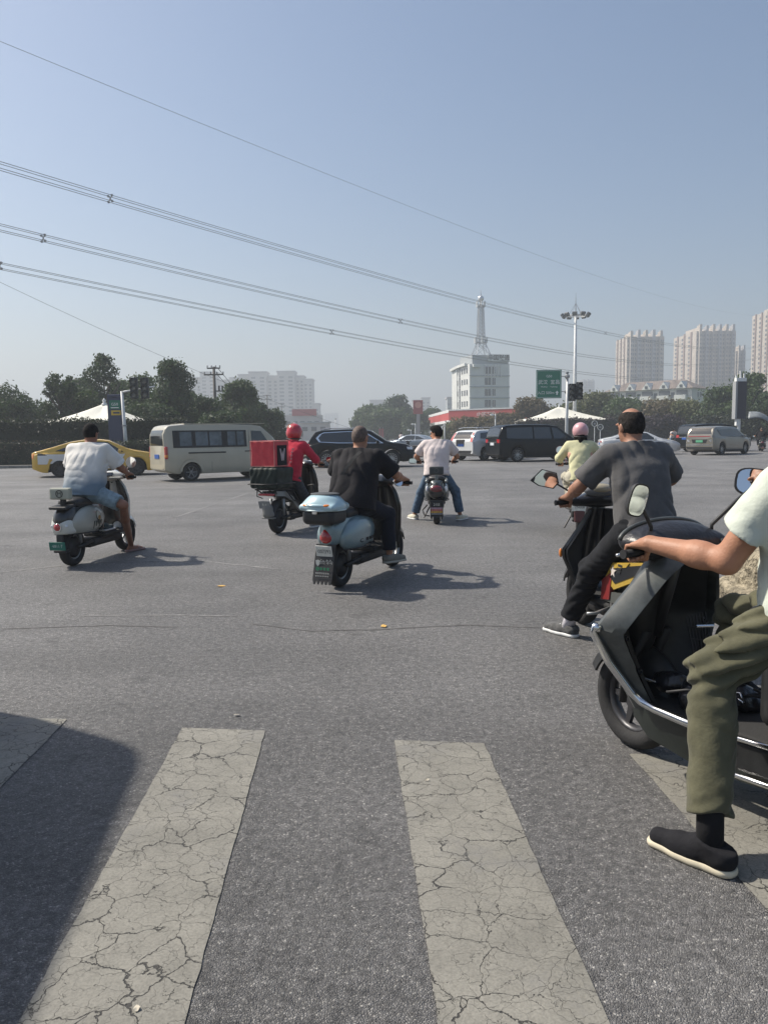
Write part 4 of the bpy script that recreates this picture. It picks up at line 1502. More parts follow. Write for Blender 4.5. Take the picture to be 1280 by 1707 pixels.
# ---------------------------------------------------------------- power lines
M_WIRE = mat('wire', (.17, .19, .18), .6)
def wire_curve(pts, D0, D1):
    """three photograph points -> parabola hung between two far supports"""
    a0, a1 = at(0, 400, D0), at(1280, 400, D1)
    A_, B_ = Vector((a0.x, a0.y)), Vector((a1.x, a1.y))
    ts, zs = [], []
    for (px, py) in pts:
        d = ray(px, py)
        # intersect plan line with view ray
        den = (B_.x - A_.x) * d.y - (B_.y - A_.y) * d.x
        t = -(A_.x * d.y - A_.y * d.x) / den
        Y = A_.y + (B_.y - A_.y) * t
        ts.append(t)
        zs.append(CAM_H + d.z / d.y * Y)
    co = np.polyfit(ts, zs, 2)
    return A_, B_, co
def power_line(label, pts, D0, D1, n, sep, spac, r=.028, t0=-.35, t1=1.25):
    A_, B_, co = wire_curve(pts, D0, D1)
    mid = A_.lerp(B_, .5)
    t = thing('power_line', label, 'power line', (mid.x, mid.y, 0))
    dr = (B_ - A_).normalized()
    nr = Vector((-dr.y, dr.x))
    offs = [(0, 0)] if n == 1 else [(-.5, -.5), (.5, -.5), (.5, .5), (-.5, .5)]
    N = 60
    def P(tt, o):
        q = A_.lerp(B_, tt) if 0 <= tt <= 1 else A_ + (B_ - A_) * tt
        return Vector((q.x + nr.x * o[0] * sep - mid.x, q.y + nr.y * o[0] * sep - mid.y, float(np.polyval(co, tt)) + o[1] * sep))
    for o in offs:
        MB().tube([P(t0 + (t1 - t0) * i / N, o) for i in range(N + 1)], r, 4, cap=False).build('conductor', M_WIRE, t, fix=False)
    for px in spac:
        d = ray(px, 500)
        den = (B_.x - A_.x) * d.y - (B_.y - A_.y) * d.x
        tt = -(A_.x * d.y - A_.y * d.x) / den
        c = [P(tt, o) for o in offs]
        mb = MB()
        for i in range(4):
            mb.tube([c[i], (c[0] + c[2]) / 2], .045, 5)
            mb.box(c[i], (.16, .16, .16))
        mb.build('spacer', M_POLEG, t)
    return t
power_line('uppermost bundled power line with a spacer over the tall tree', [(0, 276), (640, 462), (1240, 581)], 62, 420, 4, .5, (192, 1010))
power_line('middle bundled power line crossing the mast foot', [(0, 379), (667, 535), (1240, 601)], 66, 430, 4, .5, (78, 667, 1240))
power_line('lowest bundled power line just above the office roof', [(0, 443), (552, 553), (1240, 628)], 70, 440, 4, .5, (3, 552))
power_line('single thin earth wire high above all the bundles', [(0, 68), (640, 327), (1200, 518)], 62, 420, 1, 0, (), .02)
power_line('single thin wire below the lowest bundle at the left', [(0, 470), (130, 531), (290, 602)], 60, 300, 1, 0, (), .014, -.3, .55)
# service wires of the wooden pole
for k, (dz) in enumerate((0, -.6)):
    a = at(362, 612 + k * 12, 74)
    b = at(447.5, 662 + k * 3, 190)
    t = thing('service_wire', ('upper' if k == 0 else 'lower') + ' thin service wire sagging from the wooden pole', 'wire', a)
    MB().tube([Vector(a).lerp(b, i / 12) - a - Vector((0, 0, 2.2 * 4 * (i / 12) * (1 - i / 12))) for i in range(13)], .03, 4).build('conductor', M_WIRE, t)

# ---------------------------------------------------------------- stone planter at the right kerb
M_STONE = mat('weathered_concrete', (.27, .235, .17), .95, var=(9, .5), bump=(26, 1.0, .05))
pp = gnd(1300, 1010)
t = thing('stone_planter', 'weathered round concrete planter edge at the right kerb', 'planter', (3.95, 6.35, 0))
s = SDF(.02)
s.add(cyl((0, 0, .24), (0, 0, 1), .95, .26, .06), 0)
s.add(cyl((0, 0, .08), (0, 0, 1), 1.05, .11, .04), .02)
s.add(bx((1.2, .3, .24), (1.2, .8, .26), .05), .05)
s.warp(lambda P: .02 * wob(P, 9) + .016 * np.abs(wob(P, 26, 1)) + .008 * wob(P, 60, 2))
s.mesh('rim', M_STONE, t)
pl = thing('weed_plant', 'small leafy weed growing on the stone planter', 'plant', (3.35, 5.85, .5))
rs = np.random.RandomState(4)
C, N = crown_points([((0, 0, .12), (.12, .12, .1)), ((.12, .05, .2), (.1, .1, .12)), ((-.05, .1, .25), (.08, .08, .12))], 2600, rs)
leaf_object('foliage', leaves(C, N, .035, rs), L_FRESH, pl)
MB().tube([(0, 0, -.06), (.02, .02, .1), (.08, .05, .25)], .008, 5).tube([(0, 0, -.06), (-.05, .08, .25)], .007, 5).build('stem', mat('stem_green', (.1, .12, .03), .7), pl)

M_RINGW = mat('ring_white', (.6, .62, .6), .5)
for lb, px, py in (('left one of two white ring signs beyond the pink helmet', 991, 706), ('right one of two white ring signs, lower than its neighbour', 1000.5, 712)):
    p = at(px, py, 62)
    t = thing('ring_sign', lb, 'sign', (p.x, 62, 0))
    MB().tube([(0, 0, 0), (0, 0, p.z - .2)], .03, 6).build('post', M_POLEW, t)
    MB().lathe([(.20, -.02), (.25, -.02), (.25, .02), (.20, .02)], 20, TR((0, 0, p.z), RX(rad(90))), closed=True).build('ring', M_RINGW, t)
    MB().box((0, 0, p.z), (.16, .02, .16)).build('emblem', M_POLEG, t)
# ================================================================== cars
def paint(name, c, rough=.28, metal=.0, var=None):
    return mat(name, c, rough, metal, coat=.7, var=var or (1.5, .06))
M_TYRE = mat('tyre_rubber', (.022, .022, .023), .85, bump=(60, .3))
M_RIM = mat('alloy_rim', (.42, .43, .44), .35, .7)
M_RIMD = mat('dark_rim', (.06, .06, .065), .4, .4)
M_CGLASS = mat('car_glass', (.018, .022, .026), .06, spec=.8, coat=.5)
M_TRIM = mat('black_trim', (.02, .02, .022), .55)
M_UNDER = mat('underbody', (.012, .012, .012), .9)
M_CHROME = mat('chrome', (.72, .73, .74), .18, 1.0)
M_LAMPR = mat('tail_lamp_red', (.45, .02, .025), .15, coat=1.0)
M_LAMPA = mat('amber_lamp', (.75, .22, .02), .2, coat=1.0)
M_LAMPW = mat('clear_lamp', (.75, .77, .8), .1, coat=1.0)
M_PLATEB = mat('plate_blue', (.02, .09, .35), .5)
M_PLATEG = mat('plate_green', (.12, .42, .24), .5)
M_PLATEY = mat('plate_dark_yellow', (.06, .06, .03), .5)

def wheel_parts(parent, c, R, w, rim_m, spokes=10, side=1, name='wheel', rimfrac=.68):
    """wheel with its axle along y; side=+1 shows its face towards +y"""
    M = TR(c, RX(rad(-90 * side)))
    h = w / 2
    rr = R * rimfrac
    o = MB().lathe([(rr * .98, -h * .8), (rr, h * .55), (rr * .93, h * .6), (rr * .86, h * .15), (0.001, h * .05)], 28, M).build(name, M_RIMD, parent, smooth=True, angle=None)
    MB().lathe([(rr, -h), (R * .93, -h), (R * .985, -h * .7), (R, -h * .3), (R, h * .3), (R * .985, h * .7), (R * .93, h), (rr * 1.02, h), (rr, h * .7)], 32, M, closed=True).build('tyre', M_TYRE, o, smooth=True)
    sp = MB()
    for i in range(spokes):
        a = 2 * math.pi * i / spokes
        S_ = M @ RZ(a).to_4x4()
        sp.add([(rr * .12, -rr * .07, h * .5), (rr * .97, -rr * .045, h * .58), (rr * .97, rr * .045, h * .58), (rr * .12, rr * .07, h * .5), (rr * .12, -rr * .09, h * .1), (rr * .97, -rr * .06, h * .2), (rr * .97, rr * .06, h * .2), (rr * .12, rr * .09, h * .1)], [(0, 1, 2, 3), (4, 7, 6, 5), (0, 4, 5, 1), (1, 5, 6, 2), (2, 6, 7, 3), (3, 7, 4, 0)], S_)
    sp.lathe([(rr * .93, h * .42), (rr * .93, h * .62), (rr * 1.0, h * .62), (rr * 1.0, h * .42)], 28, M, closed=True)
    sp.lathe([(rr * .18, h * .1), (rr * .18, h * .55), (0.001, h * .6)], 12, M)
    sp.build('rim', rim_m, o)
    return o

def interp(tab, x):
    return float(np.interp(x, [p[0] for p in tab], [p[1] for p in tab]))

def car(name, label, cat, loc, heading, sp, paint_m, plate=None, group=None):
    """x forward, y left; heading measured from +Y towards +X (degrees)"""
    L, W, H = sp['L'], sp['W'], sp['H']
    xr, xf, R = sp['xr'], sp['xf'], sp['R']
    t = thing(name, label, cat, (loc[0], loc[1], 0), rad(90 - heading), group)
    gc = sp.get('gc', .2)
    Ra = R * 1.13
    xs = sorted(set([round(v, 4) for v in list(np.arange(-L / 2, L / 2 + .001, .07)) + [L / 2] + [p[0] for p in sp['top']]
                     + [a + Ra * math.cos(rad(q)) for a in (xr, xf) for q in range(0, 181, 12)]]))
    def sm(tab, x, w=.05):
        return sum(interp(tab, x + d) for d in (-w, -w / 2, 0, w / 2, w)) / 5
    mean_bl = sp['belt']
    beltH = np.mean([p[1] for p in mean_bl])
    secs = []
    for x in xs:
        b = interp(sp.get('bot', [(-L / 2, gc + .16), (-L / 2 + .35, gc + .02), (-L / 2 + .6, gc), (L / 2 - .6, gc), (L / 2 - .3, gc + .02), (L / 2, gc + .08)]), x)
        for a in (xr, xf):
            if abs(x - a) < Ra:
                b = max(b, R + math.sqrt(max(0, Ra * Ra - (x - a) ** 2)))
        tz = sm(sp['top'], x)
        bl = min(interp(mean_bl, x), tz - .015)
        b = min(b, bl - .1)
        w = W / 2 * sm(sp['plan'], x)
        fr = min(1, max(0, (tz - bl) / (H - beltH)))
        wr = w * (.955 - (.955 - sp['tum']) * fr)
        lp = lambda p, q, k: p + (q - p) * k
        half = [(0, b), (w * .82, b), (w * .955, b + .012), (w * .985, b + min(.06, (bl - b) * .2)), (w, lp(b, bl, .38)), (w * 1.0, lp(b, bl, .62)), (w * .99, lp(b, bl, .86)), (w * .972, bl - .008), (w * .955, bl + .004)]
        zt = max(tz - .07 * fr - .012, bl + .004)
        for k in (.35, .7, 1.0):
            half.append((lp(w * .945, wr, k), lp(bl + .006, zt, k)))
        half += [(wr * .965, lp(zt, tz, .62)), (wr * .88, tz - .006), (wr * .5, tz + .008 * fr), (0, tz + .014 * fr)]
        ring = [(x, y, z) for y, z in half] + [(x, -y, z) for y, z in reversed(half[1:-1])]
        secs.append(ring)
    mb = MB().loft(secs)
    body = mb.build('body', paint_m, t, smooth=True, angle=32)
    bm = bmesh.new()
    bm.from_mesh(body.data)
    bvh = BVHTree.FromBMesh(bm)
    bm.free()
    def pr(axis, sgn, a, b, off):
        if axis == 'y':
            o_, d_ = Vector((a, sgn * 3, b)), Vector((0, -sgn, 0))
        elif axis == 'x':
            o_, d_ = Vector((sgn * 6, a, b)), Vector((-sgn, 0, 0))
        else:
            o_, d_ = Vector((a, b, 4)), Vector((0, 0, -1))
        h = bvh.ray_cast(o_, d_)
        if h[0] is None:
            h = bvh.find_nearest(o_ + d_ * (3 - W / 2 if axis == 'y' else 6 - L / 2))
        nn = h[1]
        if nn.dot(d_) > 0:
            nn = -nn
        return h[0] + nn * off
    def patch(nm, m, axis, sgn, top, bot, off=.006, nu=10, nv=5, parent=None, skirt=.012):
        """strip between two polylines given in the (x,z) or (y,z) view, laid on the body"""
        def rs_(pl, k):
            # resample polyline by normalised length
            d = [0]
            for i in range(len(pl) - 1):
                d.append(d[-1] + math.hypot(pl[i + 1][0] - pl[i][0], pl[i + 1][1] - pl[i][1]))
            q = d[-1] * k
            return (float(np.interp(q, d, [p[0] for p in pl])), float(np.interp(q, d, [p[1] for p in pl])))
        g = []
        for i in range(nv + 1):
            row = []
            for j in range(nu + 1):
                a = rs_(top, j / nu)
                b = rs_(bot, j / nu)
                row.append(pr(axis, sgn, a[0] + (b[0] - a[0]) * i / nv, a[1] + (b[1] - a[1]) * i / nv, off))
            g.append(row)
        return MB().sheet(g, skirt).build(nm, m, parent or t, smooth=True, angle=40)
    sides = (1, -1)
    # underbody and wheels
    MB().rbox((0, 0, gc + .18), (L * .86, W * .80, .3), .05).build('underbody', M_UNDER, t)
    for s in sides:
        for a in (xr, xf):
            wheel_parts(t, (a, s * (W / 2 - .13), R), R, .23, sp.get('rim', M_RIM), sp.get('spokes', 10), s)
    for s in sides:
        for e_ in sp.get('side', []):
            patch(e_[0], e_[1], 'y', s, e_[2], e_[3], e_[4] if len(e_) > 4 else .006)
        for (x, z) in sp.get('handles', []):
            p = pr('y', s, x, z, .012)
            MB().rbox(p, (.2, .03, .035), .012).build('door_handle', sp.get('handle_m', paint_m), t)
        for pl in sp.get('seams', []):
            MB().tube([pr('y', s, a, b, -.002) for a, b in pl], .006, 4).build('door_seam', M_TRIM, t)
        if 'mirror' in sp:
            x, z = sp['mirror']
            y = s * (abs(pr('y', s, x, z, 0).y) + .13)
            mo = MB().rbox((x, y, z), (.12, .2, .15), .04).build('mirror', sp.get('mirror_m', paint_m), t)
            MB().box((x - .062, y, z), (.008, .16, .11)).build('mirror_glass', M_CHROME, mo)
    for nm, m, sg, top, bot in sp.get('ends', []):
        patch(nm, m, 'x', sg, top, bot)
    for nm, m, sg, top, bot in sp.get('ends2', []):   # mirrored pairs
        patch(nm, m, 'x', sg, top, bot)
        patch(nm, m, 'x', sg, [(-a, b) for a, b in reversed(top)], [(-a, b) for a, b in reversed(bot)])
    if plate:
        for sg in (-1, 1):
            z = sp['plate'][0 if sg < 0 else 1]
            p = pr('x', sg, 0, z, .014)
            po = MB().rbox((p.x, 0, z), (.012, .44, .14), .004).build('number_plate', plate, t)
    if 'rack' in sp:
        for s in sides:
            x0, x1, z = sp['rack']
            pts = [(x, s * W / 2 * sp['tum'] * .9, z + (.05 if 0 < i < 5 else 0)) for i, x in enumerate(np.linspace(x0, x1, 6))]
            MB().tube(pts, .018, 6).build('roof_rail', M_CHROME, t)
    return t

def sedan_spec():
    L = 4.85
    top = [(-2.425, .92), (-2.36, 1.0), (-2.1, 1.06), (-1.7, 1.14), (-1.0, 1.37), (-.45, 1.44), (.1, 1.445), (.45, 1.40), (1.15, 1.06), (1.35, 1.0), (2.0, .88), (2.3, .76), (2.425, .60)]
    return dict(L=L, W=1.86, H=1.45, xr=-1.42, xf=1.44, R=.335, gc=.17, tum=.70, top=top,
        belt=[(-2.425, .88), (-1.5, .98), (0, .93), (1.3, .90), (2.425, .58)],
        plan=[(-2.425, .74), (-2.3, .88), (-1.9, .97), (-1, 1), (1.2, 1), (1.9, .96), (2.25, .86), (2.425, .66)],
        plate=(.72, .42), mirror=(.82, .98), handles=((-.75, .80), (.28, .79)),
        seams=[[(.35, .88), (.30, .6), (.32, .28)], [(-.62, .92), (-.62, .6), (-.72, .3)], [(1.28, .86), (1.12, .6), (1.05, .3)]],
        side=[('window', M_CGLASS, [(-.52, 1.345), (.1, 1.365), (.38, 1.34)], [(-.52, .965), (.5, .955), (.95, .95)]),
              ('window', M_CGLASS, [(-1.2, 1.15), (-.9, 1.29), (-.58, 1.34)], [(-1.55, 1.02), (-1.0, .985), (-.58, .97)]),
              ('sill', M_TRIM, [(-1.0, .27), (1.0, .27)], [(-1.0, .18), (1.0, .18)])],
        ends=[('windscreen', M_CGLASS, 1, [(-.52, 1.37), (.52, 1.37)], [(-.66, 1.07), (.66, 1.07)]), ('rear_window', M_CGLASS, -1, [(-.5, 1.33), (.5, 1.33)], [(-.6, 1.13), (.6, 1.13)]),
              ('grille', M_TRIM, 1, [(-.5, .5), (.5, .5)], [(-.6, .3), (.6, .3)]), ('diffuser', M_TRIM, -1, [(-.62, .46), (.62, .46)], [(-.55, .32), (.55, .32)])],
        ends2=[('headlight', M_LAMPW, 1, [(.42, .66), (.7, .72)], [(.42, .6), (.72, .62)]), ('tail_light', M_LAMPR, -1, [(.35, .88), (.72, .90)], [(.35, .80), (.74, .78)])])
def suv_spec():
    top = [(-2.46, 1.0), (-2.40, 1.12), (-2.2, 1.45), (-2.05, 1.66), (-1.7, 1.735), (-.6, 1.765), (.1, 1.75), (.5, 1.68), (1.2, 1.22), (1.4, 1.15), (2.1, 1.06), (2.38, .92), (2.46, .70)]
    return dict(L=4.92, W=1.99, H=1.76, xr=-1.5, xf=1.47, R=.385, gc=.23, tum=.74, top=top,
        belt=[(-2.46, .98), (-1.8, 1.16), (0, 1.10), (1.3, 1.05), (2.46, .68)],
        plan=[(-2.46, .80), (-2.3, .92), (-1.8, .985), (-1, 1), (1.3, 1), (2.0, .96), (2.32, .86), (2.46, .70)],
        plate=(.86, .5), mirror=(.85, 1.16), handles=((-.85, .98), (.25, .97)), rack=(-1.8, .2, 1.76),
        seams=[[(.35, 1.04), (.30, .7), (.3, .32)], [(-.75, 1.08), (-.75, .7), (-.9, .4)], [(1.25, 1.0), (1.1, .6), (1.02, .34)]],
        side=[('window_surround', M_CHROME, [(-2.0, 1.36), (-1.75, 1.62), (-.5, 1.665), (.25, 1.63)], [(-1.85, 1.17), (-1.0, 1.115), (0, 1.105), (1.12, 1.09)]),
              ('sill', M_TRIM, [(-1.05, .36), (1.0, .36)], [(-1.05, .24), (1.0, .24)])],
        ends=[('windscreen', M_CGLASS, 1, [(-.6, 1.66), (.6, 1.66)], [(-.74, 1.24), (.74, 1.24)]), ('rear_window', M_CGLASS, -1, [(-.58, 1.62), (.58, 1.62)], [(-.70, 1.22), (.70, 1.22)]),
              ('grille', M_TRIM, 1, [(-.35, .86), (.35, .86)], [(-.4, .58), (.4, .58)]), ('bumper', M_TRIM, -1, [(-.8, .56), (.8, .56)], [(-.7, .36), (.7, .36)])],
        ends2=[('headlight', M_LAMPW, 1, [(.48, .88), (.82, .92)], [(.48, .78), (.84, .80)]), ('tail_light', M_LAMPR, -1, [(.5, 1.06), (.84, 1.10)], [(.5, .94), (.86, .96)])])
def van_spec():
    top = [(-2.25, 1.55), (-2.20, 1.80), (-2.05, 1.90), (-1.5, 1.945), (0, 1.95), (1.0, 1.93), (1.35, 1.86), (1.75, 1.52), (2.0, 1.22), (2.18, 1.02), (2.25, .75)]
    return dict(L=4.5, W=1.68, H=1.95, xr=-1.35, xf=1.40, R=.31, gc=.24, tum=.84, top=top,
        belt=[(-2.25, 1.14), (0, 1.12), (1.4, 1.06), (1.9, 1.04), (2.25, .72)],
        plan=[(-2.25, .88), (-2.15, .96), (-1.9, .995), (0, 1), (1.4, 1), (1.9, .95), (2.2, .80), (2.25, .72)],
        plate=(.85, .5), mirror=(1.35, 1.22), handles=((.72, .98), (.92, .98)), handle_m=M_TRIM, mirror_m=M_TRIM, rim=mat('steel_rim', (.28, .28, .28), .5, .5), spokes=6,
        seams=[[(.82, 1.72), (.82, 1.0), (.8, .3)], [(-.62, 1.1), (-.62, .6), (-.62, .3)], [(1.72, 1.02), (1.74, .7), (1.62, .5)]],
        side=[('window_band', M_TRIM, [(-1.95, 1.72), (.72, 1.72)], [(-1.95, 1.14), (.72, 1.14)]),
              ('front_window', M_CGLASS, [(.92, 1.70), (1.3, 1.68)], [(.92, 1.14), (1.72, 1.08)]),
              ('rail', M_TRIM, [(-1.45, .985), (-.1, .985)], [(-1.45, .94), (-.1, .94)])],
        ends=[('windscreen', M_CGLASS, 1, [(-.6, 1.78), (.6, 1.78)], [(-.7, 1.14), (.7, 1.14)]), ('rear_window', M_CGLASS, -1, [(-.58, 1.74), (.58, 1.74)], [(-.64, 1.22), (.64, 1.22)]),
              ('bumper', mat('beige_bumper', (.42, .38, .28), .5), -1, [(-.74, .56), (.74, .56)], [(-.74, .32), (.74, .32)])],
        ends2=[('headlight', M_LAMPW, 1, [(.4, .92), (.66, .95)], [(.4, .74), (.64, .76)])])
def mpv_spec():
    top = [(-2.55, 1.25), (-2.48, 1.5), (-2.35, 1.78), (-2.1, 1.88), (-1.2, 1.92), (.2, 1.90), (.75, 1.82), (1.5, 1.30), (1.8, 1.16), (2.3, 1.02), (2.5, .86), (2.55, .68)]
    return dict(L=5.1, W=1.93, H=1.92, xr=-1.55, xf=1.6, R=.36, gc=.2, tum=.80, top=top,
        belt=[(-2.55, 1.16), (0, 1.14), (1.4, 1.10), (2.0, 1.0), (2.55, .66)],
        plan=[(-2.55, .86), (-2.42, .95), (-2.0, .995), (0, 1), (1.4, 1), (2.1, .95), (2.45, .82), (2.55, .70)],
        plate=(.92, .5), mirror=(1.15, 1.2), handles=((-.5, .98), (.62, .98)),
        seams=[[(.72, 1.12), (.72, .7), (.7, .28)], [(-.55, 1.1), (-.55, .6), (-.58, .28)], [(1.5, 1.05), (1.3, .6), (1.22, .32)]],
        side=[('window', M_CGLASS, [(-2.15, 1.74), (-.7, 1.76)], [(-2.15, 1.2), (-.7, 1.17)]),
              ('window', M_CGLASS, [(-.62, 1.76), (.3, 1.75)], [(-.62, 1.17), (.4, 1.16)]),
              ('window', M_CGLASS, [(.42, 1.74), (.72, 1.70)], [(.5, 1.16), (1.42, 1.14)]),
              ('sill', M_TRIM, [(-1.1, .29), (1.1, .29)], [(-1.1, .21), (1.1, .21)])],
        ends=[('windscreen', M_CGLASS, 1, [(-.62, 1.78), (.62, 1.78)], [(-.76, 1.26), (.76, 1.26)]), ('rear_window', M_CGLASS, -1, [(-.64, 1.78), (.64, 1.78)], [(-.74, 1.22), (.74, 1.22)]),
              ('grille', M_TRIM, 1, [(-.4, .78), (.4, .78)], [(-.45, .5), (.45, .5)]), ('bumper', M_TRIM, -1, [(-.8, .40), (.8, .40)], [(-.75, .28), (.75, .28)]),
              ('chrome_strip', M_CHROME, -1, [(-.6, 1.04), (.6, 1.04)], [(-.6, .99), (.6, .99)])],
        ends2=[('headlight', M_LAMPW, 1, [(.5, .88), (.8, .92)], [(.5, .78), (.8, .8)]), ('tail_light', M_LAMPR, -1, [(.52, 1.16), (.83, 1.17)], [(.52, .98), (.85, .98)])])

# yellow and white taxi
sp = sedan_spec()
sp['top'] = [(-2.425, .94), (-2.36, 1.0), (-2.1, 1.06), (-1.6, 1.20), (-1.0, 1.38), (-.45, 1.46), (.1, 1.46), (.45, 1.41), (1.15, 1.08), (1.35, 1.02), (2.0, .90), (2.3, .78), (2.425, .60)]
TAXI_W = paint('taxi_white', (.74, .74, .73))
TAXI_Y = paint('taxi_yellow', (.70, .43, .06))
sp['side'] = [('door_panel', TAXI_W, [(-2.2, .90), (-1.75, .90), (-.5, .89), (1.02, .87)], [(-2.2, .52), (-1.93, .52), (-1.0, .36), (.66, .30)])] + sp['side'] + [('quarter_vent', M_TRIM, [(-2.2, .95), (-1.95, .91)], [(-2.2, .86), (-1.85, .86)])]
sp['rim'] = M_RIMD
sp['ends2'][1] = ('tail_light', M_LAMPA, -1, [(.30, .90), (.74, .93)], [(.30, .80), (.76, .72)])
sp['handle_m'] = M_TRIM
g0, g1 = gnd(96, 795), gnd(237, 790)
tx = car('taxi', 'yellow and white taxi sedan in front of the clipped hedge', 'taxi', (-11.55, 31.3), 72, sp, TAXI_Y, M_PLATEG)
TT = mat('taxi_text', (.2, .2, .22), .6)
for sg in (1, -1):
    MB().lathe([(.05, 0), (.07, 0), (.07, .004), (.05, .004)], 16, TR((-.05, sg * .945, .74), RX(rad(-90 * sg))), closed=True).build('door_emblem', TT, tx)
    for k in range(4):
        MB().box((.14 + .12 * k, sg * .948, .74), (.08, .004, .09)).build('door_lettering', TT, tx)

# beige minivan
sp = van_spec()
BEIGE = paint('beige_paint', (.47, .43, .33), .35)
M_WINL = mat('seen_through_glass', (.075, .09, .10), .10, coat=.6, var=(2.5, .5))
for (x0, x1) in ((-1.72, -1.30), (-1.16, -.72), (-.66, -.22), (.0, .30), (.36, .62)):
    sp['side'].append(('window', M_WINL, [(x0, 1.67), (x1, 1.67)], [(x0, 1.2), (x1, 1.2)], .012))
bv = car('minivan', 'beige minivan with dark side windows behind the delivery rider', 'minivan', (-5.88, 27.6), 55, sp, BEIGE, M_PLATEB)
for s in (1, -1):
    MB().rbox((-2.2, s * .76, .98), (.1, .13, .42), .03).build('tail_light', M_LAMPR, bv)
    MB().rbox((-2.2, s * .765, .87), (.102, .135, .12), .03).build('indicator', M_LAMPA, bv)
    MB().sheet([[(-1.35 + r_ * math.cos(a), s * (.845), .31 + r_ * math.sin(a)) for a in [rad(5 + 170 * q / 14) for q in range(15)]] for r_ in (.35, .43)], .02).build('arch_trim', BEIGE, bv)
MB().box((0, 0, 1.955), (3.0, 1.3, .02)).build('roof_panel', BEIGE, bv)

# black suv, white suv, black people carrier, white sedan, white hatchback, champagne mpv, black van, silver sedan
sp = suv_spec()
sp['spokes'] = 14
BLK = mat('black_paint', (.005, .007, .010), .3, coat=.15, spec=.2)
bs = car('suv', 'black SUV with chrome window line passing behind the bald rider', 'car', (-1.05, 36.2), 92, sp, BLK, M_PLATEB)
def add_side_glass(t, sp, top, bot, off=.02):
    body = [c for c in t.children if c.name.startswith('body')][0]
    bm = bmesh.new()
    bm.from_mesh(body.data)
    bvh = BVHTree.FromBMesh(bm)
    bm.free()
    for s in (1, -1):
        g = []
        for i in range(6):
            row = []
            for j in range(15):
                k = j / 14
                tx_, tz_ = np.interp(k, np.linspace(0, 1, len(top)), [p[0] for p in top]), np.interp(k, np.linspace(0, 1, len(top)), [p[1] for p in top])
                bx_, bz_ = np.interp(k, np.linspace(0, 1, len(bot)), [p[0] for p in bot]), np.interp(k, np.linspace(0, 1, len(bot)), [p[1] for p in bot])
                a, b = tx_ + (bx_ - tx_) * i / 5, tz_ + (bz_ - tz_) * i / 5
                h = bvh.ray_cast(Vector((a, s * 3, b)), Vector((0, -s, 0)))
                row.append(h[0] + h[1] * off * (1 if h[1].y * s > 0 else -1))
            g.append(row)
        MB().sheet(g, .015).build('side_glass', M_CGLASS, t, smooth=True, angle=40)
add_side_glass(bs, sp, [(-1.88, 1.36), (-1.70, 1.58), (-.5, 1.63), (.2, 1.60)], [(-1.78, 1.20), (-1.0, 1.15), (0, 1.14), (1.0, 1.12)], .014)

sp = suv_spec()
for k, v in (('L', 4.64), ('H', 1.68)):
    sp[k] = v
f = 4.64 / 4.92
sp['top'] = [(-2.32, 1.0), (-2.26, 1.15), (-2.12, 1.40), (-1.9, 1.60), (-1.6, 1.66), (-.5, 1.68), (.1, 1.67), (.5, 1.60), (1.15, 1.18), (1.35, 1.12), (2.0, 1.02), (2.25, .88), (2.32, .68)]
sp['xr'], sp['xf'], sp['R'] = -1.40, 1.38, .36
sp['side'] = [('window', M_CGLASS, [(-1.65, 1.50), (-.5, 1.585), (.25, 1.55)], [(-1.75, 1.22), (0, 1.12), (1.1, 1.10)]), ('sill', M_TRIM, [(-1.0, .38), (1.0, .38)], [(-1.0, .24), (1.0, .24)])]
sp['ends2'] = [('headlight', M_LAMPW, 1, [(.48, .86), (.80, .9)], [(.48, .76), (.82, .78)]), ('tail_light', M_LAMPR, -1, [(.63, 1.52), (.71, 1.52)], [(.68, 1.05), (.86, 1.02)])]
sp['ends'][1] = ('rear_window', M_CGLASS, -1, [(-.56, 1.56), (.56, 1.56)], [(-.64, 1.20), (.64, 1.20)])
wsuv = car('suv', 'white SUV with tall red tail lamps beside the black people carrier', 'car', (6.0, 43.4), 50, sp, paint('white_paint', (.72, .73, .72)), M_PLATEB)
MB().rbox((-2.30, .05, .98), (.08, .62, .36), .03).build('plate_recess', M_TRIM, wsuv)

sp = mpv_spec()
bpc = car('people_carrier', 'black people carrier with red tail lamps ahead of the pink helmet rider', 'minivan', (8.1, 40.7), 73, sp, BLK, mat('plate_white', (.6, .63, .68), .5))

sp = sedan_spec()
wsd = car('sedan', 'white sedan passing beyond the rider in the grey shirt', 'car', (16.3, 49.2), 99, sp, paint('pearl_white', (.62, .63, .64)), M_PLATEB)

sp = sedan_spec()
sp['top'] = [(-2.2, .95), (-2.1, 1.15), (-1.9, 1.36), (-1.5, 1.5), (-.4, 1.56), (.2, 1.55), (.55, 1.48), (1.3, 1.08), (1.5, 1.02), (2.1, .9), (2.35, .76), (2.425, .60)]
sp['H'] = 1.56
sp['side'] = [('window', M_CGLASS, [(-1.4, 1.36), (.1, 1.44), (.45, 1.40)], [(-1.5, 1.04), (0, .97), (1.0, .95)])]
whb = car('hatchback', 'small white hatchback coming towards the junction by the street trees', 'car', (28.6, 72), 196, sp, paint('white_paint', (.72, .73, .72)), M_PLATEG)

